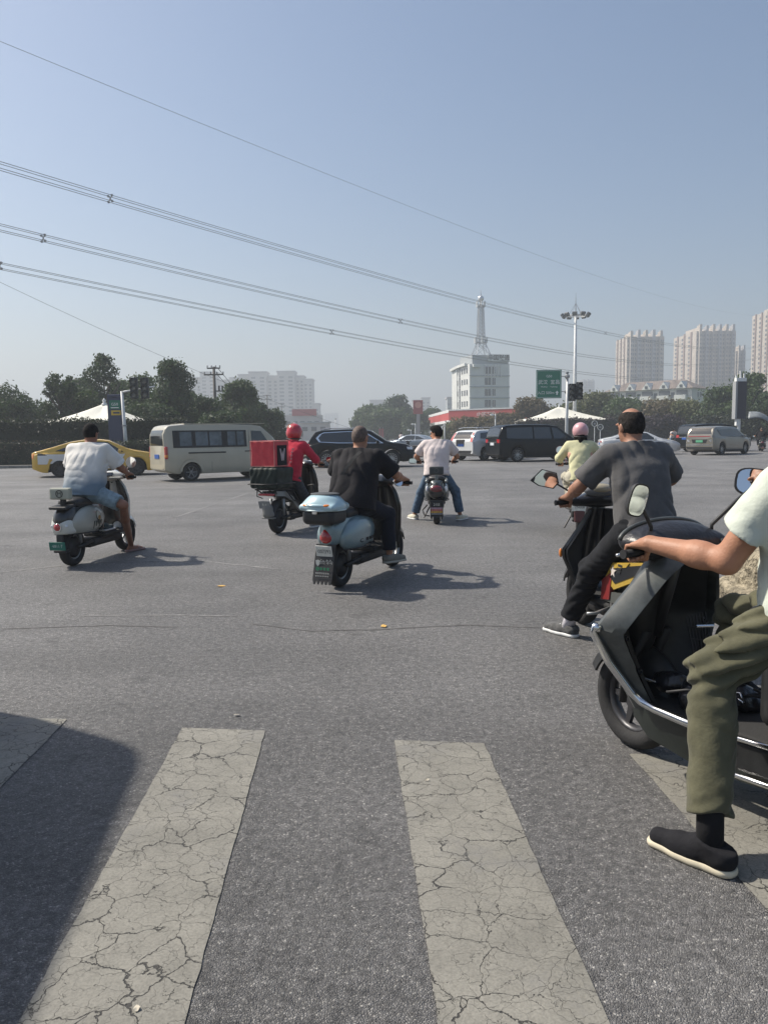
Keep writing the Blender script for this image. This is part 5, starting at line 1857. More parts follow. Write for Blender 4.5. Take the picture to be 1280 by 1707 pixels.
sp = mpv_spec()
sp['top'] = [(-2.38, 1.12), (-2.30, 1.35), (-2.15, 1.60), (-1.9, 1.69), (-1.0, 1.72), (.1, 1.69), (.6, 1.60), (1.35, 1.16), (1.6, 1.06), (2.1, .95), (2.32, .82), (2.38, .64)]
sp['L'], sp['H'], sp['xr'], sp['xf'] = 4.76, 1.72, -1.42, 1.45
sp['plan'] = [(-2.38, .86), (-2.25, .95), (-1.9, .995), (0, 1), (1.3, 1), (1.95, .95), (2.28, .82), (2.38, .70)]
sp['belt'] = [(-2.38, 1.06), (0, 1.06), (1.3, 1.02), (1.9, .94), (2.38, .62)]
sp['bot'] = [(-2.38, .36), (-2.0, .22), (2.0, .2), (2.38, .28)]
sp['side'] = [('window', M_CGLASS, [(-1.95, 1.50), (-.5, 1.57), (.4, 1.53)], [(-1.55, 1.14), (-.5, 1.08), (1.25, 1.06)]), ('sill', M_TRIM, [(-.98, .32), (1.0, .32)], [(-.98, .2), (1.0, .2)])]
sp['ends'] = [('windscreen', M_CGLASS, 1, [(-.6, 1.58), (.6, 1.58)], [(-.74, 1.12), (.74, 1.12)]), ('rear_window', M_CGLASS, -1, [(-.62, 1.58), (.62, 1.58)], [(-.72, 1.24), (.72, 1.24)]),
              ('lower_bumper', M_TRIM, -1, [(-.82, .50), (.82, .50)], [(-.78, .37), (.78, .37)]), ('light_bar', M_LAMPR, -1, [(-.84, 1.14), (.84, 1.14)], [(-.84, 1.10), (.84, 1.10)]),
              ('chrome_strip', M_CHROME, -1, [(-.84, .64), (.84, .64)], [(-.84, .59), (.84, .59)]), ('plate_recess', M_TRIM, -1, [(-.5, .94), (.5, .94)], [(-.42, .72), (.42, .72)])]
sp['ends2'] = [('headlight', M_LAMPW, 1, [(.5, .8), (.8, .84)], [(.5, .72), (.8, .74)]), ('reflector', M_CHROME, -1, [(.62, .92), (.8, .94)], [(.62, .80), (.76, .80)])]
sp['plate'] = (.83, .5)
sp['seams'] = [[(.62, 1.05), (.62, .7), (.6, .28)], [(-.45, 1.06), (-.45, .6), (-.5, .28)]]
sp['handles'] = ((-.35, .93), (.72, .92))
sp['mirror'] = (1.05, 1.10)
mpv = car('crossover', 'champagne grey crossover with a green plate and light bar', 'car', (20.6, 47.2), 51, sp, paint('champagne_paint', (.27, .25, .21), .3, .5), M_PLATEG)

sp = mpv_spec()
blv = car('black_van', 'black van half hidden behind the champagne crossover', 'van', (23.2, 54), 72, sp, BLK, M_PLATEB)
sp = sedan_spec()
sv = car('sedan', 'silver blue sedan waiting far down the road', 'car', (2.75, 70), -62, sp, paint('silver_blue', (.24, .28, .33), .3, .6), M_PLATEB)
sp = mpv_spec()
wv = car('white_van', 'small white van far off behind the black SUV bonnet', 'van', (-2.3, 84), 170, sp, paint('white_paint', (.72, .73, .72)), M_PLATEB)
sp = van_spec()
sp['top'] = [(-2.25, 1.75), (-2.20, 1.95), (-2.05, 2.02), (0, 2.06), (1.95, 2.05), (2.12, 2.0), (2.2, 1.7), (2.24, 1.2), (2.25, .9)]
sp['H'], sp['mirror'] = 2.05, (1.75, 1.3)
sp['plan'] = [(-2.25, .9), (-2.1, .98), (0, 1), (2.0, 1), (2.18, .98), (2.25, .94)]
near = car('waiting_van', 'pale van waiting beside the crosswalk, casting the shadow over the end stripe', 'van', (-3.27, 2.05), -7, sp, paint('white_paint', (.72, .73, .72)), M_PLATEB)
# ================================================================== people
V3 = lambda *a: np.array(a, float)
def unit(v):
    v = np.array(v, float)
    return v / (np.linalg.norm(v) + 1e-12)
def ik(a, b, l1, l2, pole):
    """middle joint of a two-bone limb; the limb is scaled when the target is out of reach"""
    a, b = np.array(a, float), np.array(b, float)
    d = np.linalg.norm(b - a)
    if d > (l1 + l2) * .995:
        s = d / ((l1 + l2) * .995)
        l1, l2 = l1 * s, l2 * s
    x = unit(b - a)
    k = (l1 * l1 - l2 * l2 + d * d) / (2 * d)
    h = math.sqrt(max(l1 * l1 - k * k, 0))
    p = np.array(pole, float)
    p = unit(p - x * (p @ x))
    return a + x * k + p * h
def skin(name, c):
    return mat(name, c, .52, var=(7, .13), bump=(110, .3, .005), spec=.35)
SKIN_A = skin('skin_tan', (.42, .21, .13))
SKIN_B = skin('skin_light', (.55, .31, .22))
SKIN_D = skin('skin_dark_tan', (.27, .125, .08))
def cloth(name, c, var=.14, scale=7, rough=.85, bump=(55, .35, .006)):
    return mat(name, c, rough, var=(scale, var), bump=bump, spec=.2, sheen=.15 if max(c) > .05 else .03)
HAIR = mat('black_hair', (.018, .016, .016), .9, spec=.12, var=(40, .4), bump=(160, .8, .006))
STUB = mat('shaved_hair', (.12, .085, .07), .75, var=(50, .35), bump=(220, .6, .003))
M_EYE = mat('eye', (.03, .02, .02), .2)

def column(zs, cx, cy, wx, wy, n=2.3):
    """upright garment body: superelliptic sections whose centre and half widths follow the height"""
    zd = np.linspace(zs[0], zs[-1], 160)
    ker = np.hanning(31)
    ker /= ker.sum()
    tabs = [np.convolve(np.pad(np.interp(zd, zs, a), 15, mode='edge'), ker, 'valid') for a in (cx, cy, wx, wy)]
    zs, (cx, cy, wx, wy) = zd, tabs
    def f(P):
        z = P[..., 2]
        a, b = np.interp(z, zs, wx), np.interp(z, zs, wy)
        dx, dy = P[..., 0] - np.interp(z, zs, cx), P[..., 1] - np.interp(z, zs, cy)
        q = (np.abs(dx / a) ** n + np.abs(dy / b) ** n) ** (1 / n)
        d = (q - 1) * np.minimum(a, b)
        return np.maximum(d, np.maximum(z - zs[-1], zs[0] - z))
    m = np.maximum(wx, wy).max()
    return f, V3(cx.min() - m, cy.min() - m, zs[0]), V3(cx.max() + m, cy.max() + m, zs[-1])
def head_R(yaw, pitch, roll=0):
    return np.array(RZ(rad(yaw)) @ RY(rad(pitch)) @ RX(rad(roll)))
def person(label, t_loc, rz, J, st, group=None):
    """J: pelvis, chest, neck, head, hands{L,R:(grip centre, axis, forward, up)}, feet{L,R:(ankle, toe dir)}; st: style"""
    t = thing('person', label, 'person', t_loc, rz, group)
    res = st.get('res', .0085)
    sc = st.get('scale', 1.0)
    pel, che, nek, hd = (V3(*J[k]) for k in ('pelvis', 'chest', 'neck', 'head'))
    Rh = head_R(*st.get('head_rot', (0, 8)))
    up = unit(nek - pel)
    side = V3(*J.get('side', (0, 1, 0)))
    sw = st.get('shoulder', .19)
    big = st.get('bulk', 1.0)
    sh = {'L': nek + side * sw - up * .065, 'R': nek - side * sw - up * .065}
    for q in 'LR':
        if 'sh' + q in J:
            sh[q] = V3(*J['sh' + q])
    hip = {'L': pel + side * .095, 'R': pel - side * .095}
    wr, el, kn, an, toe, hands = {}, {}, {}, {}, {}, {}
    for q in 'LR':
        sg = 1 if q == 'L' else -1
        c, g, f, u = (V3(*v) for v in J['hands'][q])
        g, f = unit(g), unit(f)
        u = unit(u)
        hands[q] = (c, g, f, u)
        wr[q] = c - f * .085 + u * .03
        el[q] = V3(*J['el' + q]) if 'el' + q in J else ik(sh[q], wr[q], .29 * sc, .255 * sc, J.get('elpole' + q, (-.35, sg * .8, -.7)))
        a, td = J['feet'][q]
        an[q] = V3(*a)
        toe[q] = unit(V3(td[0], td[1], 0))
        kn[q] = V3(*J['kn' + q]) if 'kn' + q in J else ik(hip[q], an[q], .44 * sc, .43 * sc, J.get('knpole' + q, (1, sg * .35, .3)))
    # ---------------- skin, one continuous surface
    b = SDF(res)
    def torso(s, inf, k=.07):
        s.add(rc(pel + side * .08, pel - side * .08, .11 * big + inf, .11 * big + inf), 0)
        mid = pel * .55 + che * .45
        s.add(rc(mid + side * .06 * big, mid - side * .06 * big, .108 * big + inf, .108 * big + inf), k)
        if st.get('belly'):
            s.add(ell(mid + V3(.04, 0, -.02), (.13 + st['belly'], .15 + st['belly'] * .5, .14)), .06)
        s.add(rc(che + side * .085, che - side * .085, .118 * big + inf, .118 * big + inf), k)
        s.add(rc(sh['L'] - side * .03, sh['R'] + side * .03, .062 + inf, .062 + inf), .07)
        s.add(rc(che, nek - up * .02, .10 + inf, .055 + inf), .06)
    torso(b, -.004)
    b.add(rc(nek - up * .04, hd + Rh @ V3(-.012, 0, -.05), .062, .056), .03)
    b.add(ell(hd + Rh @ V3(-.012, 0, .02), (.096, .077, .105), Rh), .03)
    b.add(ell(hd + Rh @ V3(.025, 0, -.055), (.068, .056, .068), Rh), .03)
    b.add(rc(hd + Rh @ V3(.085, 0, .005), hd + Rh @ V3(.108, 0, -.032), .011, .016), .012)      # nose
    b.add(ell(hd + Rh @ V3(.082, 0, -.068), (.016, .026, .010), Rh), .008)                       # lips
    for s_ in (1, -1):
        b.add(ell(hd + Rh @ V3(.074, s_ * .034, .028), (.02, .026, .010), Rh), .012)             # brow
        b.sub(ell(hd + Rh @ V3(.092, s_ * .032, .008), (.014, .016, .010), Rh), .012)            # eye socket
        b.add(ell(hd + Rh @ V3(-.008, s_ * .080, -.008), (.020, .010, .032), Rh @ np.array(RZ(rad(s_ * 22)))), .006)   # ear
    for q in 'LR':
        sg = 1 if q == 'L' else -1
        am = el[q] * .45 + wr[q] * .55
        aw = st.get('arm', 1.0)
        b.add(rc(sh[q], el[q], .052 * big, .040 * aw), .05)
        b.add(rc(sh[q] * .6 + el[q] * .4, el[q], .049 * big, .039 * aw), .02)
        b.add(rc(el[q], el[q] * .62 + wr[q] * .38, .040 * aw, .0435 * aw), .02)
        b.add(rc(el[q] * .7 + wr[q] * .3, wr[q], .043 * aw, .027 * aw), .02)
        c, g, f, u = hands[q]
        b.add(rc(wr[q], wr[q] * .4 + (c + u * .036 - f * .02) * .6, .026, .024), .02)
        for i in range(4):
            o = g * (.030 - .020 * i) * (-1 if q == 'R' else 1)
            rr = (.0095, .0100, .0095, .0082)[i]
            gr = .029 + .001 * i
            ph = [120, 62, -8, -82, -150 + 12 * i]
            pts = [c + o + (f * math.cos(rad(a_)) + u * math.sin(rad(a_))) * (gr + (.004 if a_ > 0 else 0)) for a_ in ph]
            b.add(rc(wr[q] + o * .5, pts[0], .018, .013), .014)
            for j in range(3):
                b.add(rc(pts[j], pts[j + 1], rr, rr * .95), .004)
            b.add(rc(pts[3], pts[4], rr * .95, rr * .8), .004)
        o = g * .040 * (-1 if q == 'R' else 1)
        tp = [wr[q] * .6 + c * .4 + o * .6, c + o * 1.0 - f * .026 + u * .006, c + o * 1.0 - u * .030 - f * .006, c + o * .9 - u * .030 + f * .022]
        b.add(rc(tp[0], tp[1], .015, .0125), .012)
        b.add(rc(tp[1], tp[2], .0125, .0105), .004)
        b.add(rc(tp[2], tp[3], .0105, .009), .004)
        cm = kn[q] * .66 + an[q] * .34 - toe[q] * .018
        lg = .84 if st.get('trouser', 1.9) > 1 else 1.0
        b.add(rc(hip[q], kn[q], .082 * lg, .054 * lg), .05)
        b.add(rc(kn[q], cm, .050 * lg, .054 * lg), .03)
        b.add(rc(cm, an[q], .052 * lg, .034), .03)
        b.add(rc(an[q] - toe[q] * .03 - V3(0, 0, .045), an[q] + toe[q] * .12 - V3(0, 0, .055), .034, .028), .02)
        b.add(rc(an[q] + toe[q] * .06 - V3(0, 0, .05), an[q] + toe[q] * .175 - V3(0, 0, .062), .034, .022), .02)
    body = b.mesh('body', st['skin'], t)
    for s_ in (1, -1):
        e = SDF(.004).add(ell(hd + Rh @ V3(.0785, s_ * .032, .008), (.010, .012, .010), Rh), 0)
        e.mesh('eye', M_EYE, t)
    # ---------------- shirt
    s = SDF(res)
    inf = st.get('loose', .014)
    zz = [pel[2] - .14, pel[2], pel[2] * .55 + che[2] * .45, che[2], che[2] + .10, nek[2] - .05, nek[2] + .01, nek[2] + .03]
    mc = lambda k: pel * (1 - k) + che * k
    cen = [pel - V3(.01, 0, 0), pel - V3(.01, 0, 0), mc(.45), che, che * .55 + nek * .45, nek - up * .05, nek, nek]
    be = st.get('belly', 0)
    WX = [.155, .150, .138 + be * .6, .132, .122, .088, .066, .05]
    WY = [.195, .192, .182 + be * .5, .194, .196, .150, .09, .06]
    WX = [w * big + inf * .8 for w in WX]
    WY = [w * big * (sw / .195) + inf * .8 for w in WY]
    s.add(column(zz, [c[0] for c in cen], [c[1] for c in cen], WX, WY), 0)
    s.add(rc(sh['L'] - side * .05, sh['R'] + side * .05, .060 + inf, .060 + inf), .06)
    sl = st.get('sleeve', .55)
    for q in 'LR':
        ax = unit(el[q] - sh[q])
        if sl <= 1:
            e = sh[q] + (el[q] - sh[q]) * sl
            s.add(clip(rc(sh[q], e + ax * .05, .066 * big + inf * .5, .066 * big + inf * 1.1), (e, ax)), .035)
        else:
            s.add(rc(sh[q], el[q], .064 + inf * .4, .054 + inf * .3), .035)
            ax2 = unit(wr[q] - el[q])
            e = el[q] + (wr[q] - el[q]) * (sl - 1)
            s.add(clip(rc(el[q], e + ax2 * .04, .054 + inf * .3, .040), (e, ax2)), .03)
    hz = st.get('hem', -.06)
    A = st.get('wrinkle', .006)
    ph = st.get('seed', 1) * 1.7
    def wr_fn(P):
        def rdg(v):
            return 1 - 1.7 * np.abs(np.sin(v)) ** .8
        e1 = np.clip(.1 + 1.2 * wob(P, 9, ph), 0, 1) * np.clip((che[2] - P[..., 2]) * 5 + .3, 0, 1)
        e2 = np.clip(.15 - 1.25 * wob(P, 8, ph + 2), 0, 1)
        q1 = rdg(P[..., 2] * 38 + 2.6 * np.sin(P[..., 1] * 9 + ph) + np.abs(P[..., 1]) * 16 + ph) * e1
        q2 = rdg(P[..., 1] * 29 + 1.9 * wob(P, 6, ph + 4) + 1.5 * np.sin(P[..., 2] * 9 + ph) + (P[..., 2] - che[2]) * 9 * np.tanh(P[..., 1] * 8) + ph) * e2
        return A * (.6 * q1 + .8 * q2 + .22 * wob(P, 30, ph) + .2 * wob(P, 55, ph))
    s.warp(wr_fn)
    hp = pel + V3(0, 0, hz)
    nc = nek + up * .012
    s.sub(rc(nek - up * .03, nek + up * .2, .066, .075), .01)
    shirt = s.mesh('shirt', st['shirt'], t, planes=[(hp, unit(-up * .8 + V3(0, 0, -.5) + V3(*st.get('hem_tilt', (0, 0, 0))))), (nc, up)])
    # collar ring
    MB().tube([nek + up * .004 + (V3(1, 0, 0) * math.cos(a_) * .068 + side * math.sin(a_) * .07) - V3(.0, 0, .012 * math.cos(a_)) for a_ in np.linspace(0, 2 * math.pi, 25)], .008, 6).build('collar', st.get('collar', st['shirt']), t, smooth=True)
    # ---------------- trousers
    p = SDF(res)
    p.add(rc(pel + side * .07, pel - side * .07, .122 * big, .122 * big), 0)
    p.add(rc(pel * .8 + che * .2 + side * .05, pel * .8 + che * .2 - side * .05, .115 * big, .115 * big), .05)
    ln = st.get('trouser', 1.9)
    tw = st.get('leg_w', 1.0)
    cuffs = []
    for q in 'LR':
        ax = unit(kn[q] - hip[q])
        ax2 = unit(an[q] - kn[q])
        if ln <= 1:
            e = hip[q] + (kn[q] - hip[q]) * ln
            p.add(clip(rc(hip[q], e + ax * .06, .098 * tw, .090 * tw), (e, ax)), .05)
            cuffs.append((q, e, ax, .088 * tw))
        else:
            p.add(rc(hip[q], kn[q], .098 * tw, .072 * tw), .05)
            e = kn[q] + (an[q] - kn[q]) * (ln - 1)
            p.add(clip(rc(kn[q], e + ax2 * .05, .074 * tw, st.get('cuff', .062) * tw), (e, ax2)), .03)
            cuffs.append((q, e, ax2, st.get('cuff', .062) * tw))
    A2 = st.get('wrinkle_t', .006)
    kk = kn
    def wt(P):
        d = np.minimum(np.linalg.norm(P - kk['L'], axis=-1), np.linalg.norm(P - kk['R'], axis=-1))
        w = .75 + .6 * np.exp(-(d / .17) ** 2)
        q1 = np.sin((P[..., 2] + .5 * P[..., 0]) * 84 + 3 * np.sin(P[..., 1] * 11 + ph) + 2.5 * wob(P, 11, ph))
        q2 = 1 - 1.7 * np.abs(np.sin((P[..., 2] - .35 * P[..., 0] + .4 * P[..., 1]) * 52 + 2.2 * wob(P, 12, ph) + ph)) ** .8
        return -.2 * A2 + A2 * w * (.55 * q1 * np.clip(.3 + .9 * wob(P, 10, ph + 1), 0, 1) + .8 * q2 * np.clip(.35 - .9 * wob(P, 9, ph + 3), 0, 1) + .55 * wob(P, 24, ph + 1) + .2 * wob(P, 50, ph))
    p.warp(wt)
    trousers = p.mesh('trousers', st['trousers'], t)
    # ---------------- shoes
    for q in 'LR':
        a, d = an[q], toe[q]
        n = V3(-d[1], d[0], 0)
        gz = a[2] - .085
        kind = st.get('shoe', 'sneaker')
        u = SDF(.006 if res <= .007 else .008)
        if kind == 'sandal':
            u.add(clip(rc(a - d * .05 - V3(0, 0, .068), a + d * .18 - V3(0, 0, .068), .046, .046), (V3(0, 0, gz + .026), (0, 0, 1)), (V3(0, 0, gz), (0, 0, -1))), 0)
            so = u.mesh('sandal', st['shoes'], t)
            MB().tube([a + d * .10 + n * .045 - V3(0, 0, .060), a + d * .12 + V3(0, 0, -.022), a + d * .10 - n * .045 - V3(0, 0, .060)], .012, 6).build('strap', st['shoes'], so, smooth=True)
            continue
        u.add(rc(a - d * .045 - V3(0, 0, .035), a + d * .10 - V3(0, 0, .045), .044, .042), 0)
        u.add(rc(a + d * .06 - V3(0, 0, .046), a + d * .185 - V3(0, 0, .050), .042, .034), .03)
        u.add(rc(a - d * .04 - V3(0, 0, .03), a - d * .015 + V3(0, 0, .005), .044, .043), .03)
        if kind == 'slipon':
            u.add(rc(a + d * .03 - V3(0, 0, .02), a - d * .005 + V3(0, 0, .01), .044, .045), .02)
        so = u.mesh('shoe', st['shoes'], t, planes=[(V3(0, 0, gz + .018), (0, 0, -1)), (a + V3(0, 0, .012), unit(V3(0, 0, 1) - d * .25))])
        w = SDF(.006 if res <= .007 else .008)
        w.add(rc(a - d * .048, a + d * .10, .047, .046), 0)
        w.add(rc(a + d * .05, a + d * .19, .046, .038), .02)
        f_, lo_, hi_ = None, None, None
        wm = w.mesh('sole', st.get('sole', M_POLEW), so)
        me = wm.data
        co = np.zeros(len(me.vertices) * 3, np.float32)
        me.vertices.foreach_get('co', co)
        co = co.reshape(-1, 3)
        zc = a[2]
        co[:, 2] = gz + np.clip((co[:, 2] - zc) / .040, -.5, .5) * .024 + .013
        me.vertices.foreach_set('co', co.ravel())
        me.update()
        if 'sock' in st:
            MB().tube([a - V3(0, 0, .02), a * .85 + kn[q] * .15, a * .62 + kn[q] * .38], [.046, .046, .058], 14).build('sock', st['sock'], t, smooth=True)
        if kind == 'sneaker':
            for i in range(3):
                c0 = a + d * (.05 + .03 * i) + V3(0, 0, -.004 - .012 * i)
                MB().tube([c0 + n * .03, c0 + V3(0, 0, .008), c0 - n * .03], .004, 5).build('lace', st.get('sole', M_POLEW), so)
    # ---------------- hair
    hk = st.get('hair')
    if hk:
        h = SDF(.006)
        inf = {'short': .010, 'stub': .0035, 'bald': .006, 'full': .017, 'long': .014}[hk]
        sk = (.096 + inf, .077 + inf, .105 + inf)
        h.add(ell(hd + Rh @ V3(-.012, 0, .02), sk, Rh), 0)
        pl = [(hd + Rh @ V3(.035, 0, .035), Rh @ unit(V3(.85, 0, -.45))), (hd + Rh @ V3(-.02, 0, -.045), Rh @ unit(V3(.25, 0, -1)))]
        if hk == 'bald':
            h.sub(ell(hd + Rh @ V3(-.016, 0, .130), (.094, .058, .054), Rh), .02)
        if hk == 'full':
            h.add(ell(hd + Rh @ V3(.02, 0, .085), (.085, .08, .05), Rh), .03)
            pl = [(hd + Rh @ V3(.05, 0, .045), Rh @ unit(V3(.75, 0, -.6))), (hd + Rh @ V3(-.02, 0, -.05), Rh @ unit(V3(.3, 0, -1)))]
        if hk == 'long':
            h.add(rc(hd + Rh @ V3(-.06, 0, -.04), nek + V3(-.10, 0, -.14), .06, .03), .03)
            h.add(rc(hd + Rh @ V3(-.04, .05, -.04), nek + V3(-.06, .10, -.08), .04, .012), .03)
            h.add(rc(hd + Rh @ V3(-.04, -.05, -.04), nek + V3(-.06, -.10, -.10), .04, .012), .03)
            pl = pl[:1]
        h.warp(lambda P: (.0022 if hk != 'stub' else .0006) * (wob(P, 70, 1) + .6 * wob(P, 160, 2)))
        for s_ in (1, -1):
            h.sub(ell(hd + Rh @ V3(.0, s_ * .088, -.012), (.024, .016, .036), Rh), .004)
        h.mesh('hair', st.get('hair_m', HAIR), t, planes=pl)
    J['_'] = dict(sh=sh, el=el, wr=wr, kn=kn, an=an, hd=hd, Rh=Rh, cuffs=cuffs, up=up, nek=nek, pel=pel, che=che)
    return t
def helmet(label, t_loc, rz, hd, Rh, m, full=False, stripes=None):
    """worn helmet: shell, visor, rim, chin strap"""
    t = thing('helmet', label, 'helmet', t_loc, rz)
    s = SDF(.007)
    s.add(ell(hd + Rh @ V3(-.012, 0, .035), (.135, .117, .128), Rh), 0)
    if full:
        s.add(ell(hd + Rh @ V3(-.03, 0, -.02), (.115, .112, .09), Rh), .04)
    s.sub(ell(hd + Rh @ V3(-.005, 0, .01), (.112, .094, .112), Rh), 0)
    pl = [(hd + Rh @ V3(0, 0, -.055 if not full else -.085), Rh @ unit(V3(.25, 0, -1)))]
    s.sub(bx(hd + Rh @ V3(.14, 0, -.05), (.09, .13, .075), .03, Rh), .01)
    sh_ = s.mesh('shell', m, t, planes=pl)
    n = 24
    rim = MB().tube([hd + Rh @ V3(-.012 + .128 * math.cos(a), .112 * math.sin(a), (-.052 if not full else -.082) + .02 * math.cos(a)) for a in np.linspace(.75, 2 * math.pi - .75, n)], .007, 6)
    rim.build('rim', M_BLACK, t, smooth=True)
    MB().sheet([[hd + Rh @ V3((.128 + .03 * k / 3) * math.cos(a), .118 * math.sin(a), .055 - .035 * k) for a in np.linspace(-.95, .95, 13)] for k in range(4)], .004).build('visor', mat('clear_visor', (.5, .55, .58), .1, coat=1, alpha=.45), t, smooth=True)
    for s_ in (1, -1):
        MB().tube([hd + Rh @ V3(.01, s_ * .10, -.03), hd + Rh @ V3(.03, s_ * .075, -.09), hd + Rh @ V3(.045, 0, -.125)], .006, 5).build('chin_strap', M_BLACK, t)
    if stripes:
        for k in (-1, 0, 1):
            MB().tube([hd + Rh @ V3(-.012 + .137 * math.cos(a) * math.cos(k * .5), .119 * math.sin(k * .5 + .25 * math.sin(a)), .035 + .130 * math.sin(a) * math.cos(k * .45)) for a in np.linspace(.5, 2.9, 14)], .006, 5).build('stripe', stripes, sh_, smooth=True)
    return t
# ================================================================== scooters
M_ALU = mat('cast_alloy', (.35, .36, .36), .45, .7)
M_SEAT = mat('black_vinyl', (.018, .018, .02), .45, bump=(70, .3, .004))
M_GRIP = mat('rubber_grip', (.015, .015, .016), .8, bump=(200, .5, .002))
M_FLOOR = mat('floor_rubber', (.03, .03, .03), .85, bump=(90, .5, .004))
M_MIRG = mat('mirror_glass', (.85, .87, .88), .02, 1.0)
M_PLW = mat('plate_white_enamel', (.72, .72, .66), .5, var=(30, .12))
M_PLT = mat('plate_text', (.03, .03, .035), .6)
M_PLBLUE = mat('plate_text_red', (.4, .05, .05), .6)

def sc_wheel(parent, c, R, w, spokes=5, rim_m=None, motor=False, name='wheel'):
    rr = R * .66
    h = w / 2
    M = TR(c, RX(rad(90)))
    o = MB().lathe([(rr * .90, -h * .5), (rr, -h * .62), (rr, h * .62), (rr * .90, h * .5), (rr * .84, h * .2), (rr * .84, -h * .2)], 24, M, closed=True).build(name, rim_m or M_ALU, parent, smooth=True)
    prof = [(rr * .97, -h * .7), (R * .80, -h), (R * .93, -h * .85), (R * .985, -h * .45), (R, 0), (R * .985, h * .45), (R * .93, h * .85), (R * .80, h), (rr * .97, h * .7)]
    MB().lathe(prof, 36, M, closed=True).build('tyre', M_TYRE, o, smooth=True)
    sp = MB()
    for i in range(spokes):
        a = 2 * math.pi * i / spokes
        R_ = TR(c, RX(rad(90)) @ RZ(a))
        sp.add([(rr * .2, -.02, -.012), (rr * .88, -.013, -.010), (rr * .88, .013, -.010), (rr * .2, .02, -.012), (rr * .2, -.02, .012), (rr * .88, -.013, .010), (rr * .88, .013, .010), (rr * .2, .02, .012)], [(3, 2, 1, 0), (4, 5, 6, 7), (0, 1, 5, 4), (1, 2, 6, 5), (2, 3, 7, 6), (3, 0, 4, 7)], R_)
    sp.lathe([(rr * .28, -h * .5), (rr * .28, h * .5)], 16, M)
    sp.build('spokes', rim_m or M_ALU, o)
    if motor:
        MB().lathe([(rr * .3, -h * .95), (rr * .8, -h * .7), (rr * .82, 0), (rr * .8, h * .7), (rr * .3, h * .95)], 24, M).build('hub_motor', M_TRIM, o, smooth=True)
    return o

def sc_base(t, o, xr=-.63, xf=.65, R=.22, w=.10, zh=1.0, xh=.36, hw=.34, fork=True):
    """wheels, fork, swing arm, handlebar, grips, levers, stand"""
    sc_wheel(t, (xr, 0, R), R, w, 5, o.get('rim'), True)
    fw = sc_wheel(t, (xf, 0, R), R, w * .95, o.get('spk', 5), o.get('rim'))
    for s in (1, -1):
        MB().tube([(xf, s * .075, R), (xf - .02, s * .075, R + .16), (xf - .13, s * .06, .60)], [.018, .022, .024], 8).build('fork_leg', M_TRIM, t, smooth=True)
        MB().tube([(xr, s * .085, R), (xr + .30, s * .085, R + .03)], .022, 8).build('swing_arm', M_TRIM, t, smooth=True)
        MB().tube([(xr + .02, s * .10, R + .05), (xr - .01, s * .11, R + .30)], .022, 8).build('shock', M_ALU, t, smooth=True)
    MB().tube([(xf - .12, 0, .58), (xh + .03, 0, zh - .06)], [.03, .026], 10).build('steering_stem', M_TRIM, t, smooth=True)
    MB().tube([(xh - .05, -hw, zh), (xh - .02, -hw * .55, zh + .01), (xh + .02, 0, zh), (xh - .02, hw * .55, zh + .01), (xh - .05, hw, zh)], .012, 8).build('handlebar', o.get('bar_m', M_TRIM), t, smooth=True)
    for s in (1, -1):
        g = MB().tube([(xh - .045, s * (hw - .11), zh + .003), (xh - .05, s * (hw + .015), zh)], .017, 12).build('grip', M_GRIP, t, smooth=True)
        MB().lathe([(.019, 0), (.020, .012)], 12, TR((xh - .05, s * (hw + .014), zh), RX(rad(-90 * s)))).build('bar_end', o.get('bar_end', M_TRIM), g)
        MB().tube([(xh - .02, s * (hw - .13), zh), (xh + .045, s * (hw - .10), zh - .012), (xh + .035, s * (hw - .015), zh - .02)], .007, 6).build('brake_lever', o.get('lever', M_CHROME), t, smooth=True)
        MB().rbox((xh - .03, s * (hw - .14), zh + .005), (.05, .06, .045), .012).build('switch_box', M_TRIM, t)
    MB().tube([(-.12, .12, .24), (-.22, .22, .06)], .012, 6).build('side_stand', M_TRIM, t)
    MB().rbox((-.28, 0, .20), (.16, .16, .05), .02).build('centre_stand', M_TRIM, t)

def mirror(t, base, tip, shape, tilt_z=0, r=.007, m=None, face=(-1, 0, .05), size=1.0):
    """stem from base to tip with a glazed head that looks backwards"""
    b, p = Vector(base), Vector(tip)
    f = Vector(face).normalized()
    st_ = MB().tube([b, b + Vector((0, 0, .03)), b.lerp(p, .55) + Vector((0, 0, .02)), p - f * .024], r, 7).build('mirror_stem', m or M_TRIM, t, smooth=True)
    a = Vector((0, 0, 1)).cross(f).normalized()
    u = f.cross(a)
    if shape == 'round':
        out = [(.052 * math.cos(q), .052 * math.sin(q)) for q in np.linspace(0, 2 * math.pi, 25)[:-1]]
    elif shape == 'hex':
        out = [(-.085, -.028), (-.03, -.05), (.06, -.05), (.085, -.01), (.06, .045), (-.03, .05)]
    else:
        out = [(.072 * abs(math.cos(q)) ** .6 * (1 if math.cos(q) > 0 else -1), .048 * abs(math.sin(q)) ** .6 * (1 if math.sin(q) > 0 else -1)) for q in np.linspace(0, 2 * math.pi, 25)[:-1]]
    c_, s_ = math.cos(rad(tilt_z)), math.sin(rad(tilt_z))
    out = [((x * c_ - y * s_) * size, (x * s_ + y * c_) * size) for x, y in out]
    g = lambda k, d: [p + a * (x * k) + u * (y * k) + f * d for x, y in out]
    MB().loft([g(.55, -.032), g(.88, -.02), g(1.0, -.002), g(1.0, .004)]).build('mirror_shell', m or M_TRIM, st_, smooth=True, angle=50)
    MB().loft([g(.90, .0035), g(.90, .0065)]).build('mirror_glass', M_MIRG, st_)
    return st_

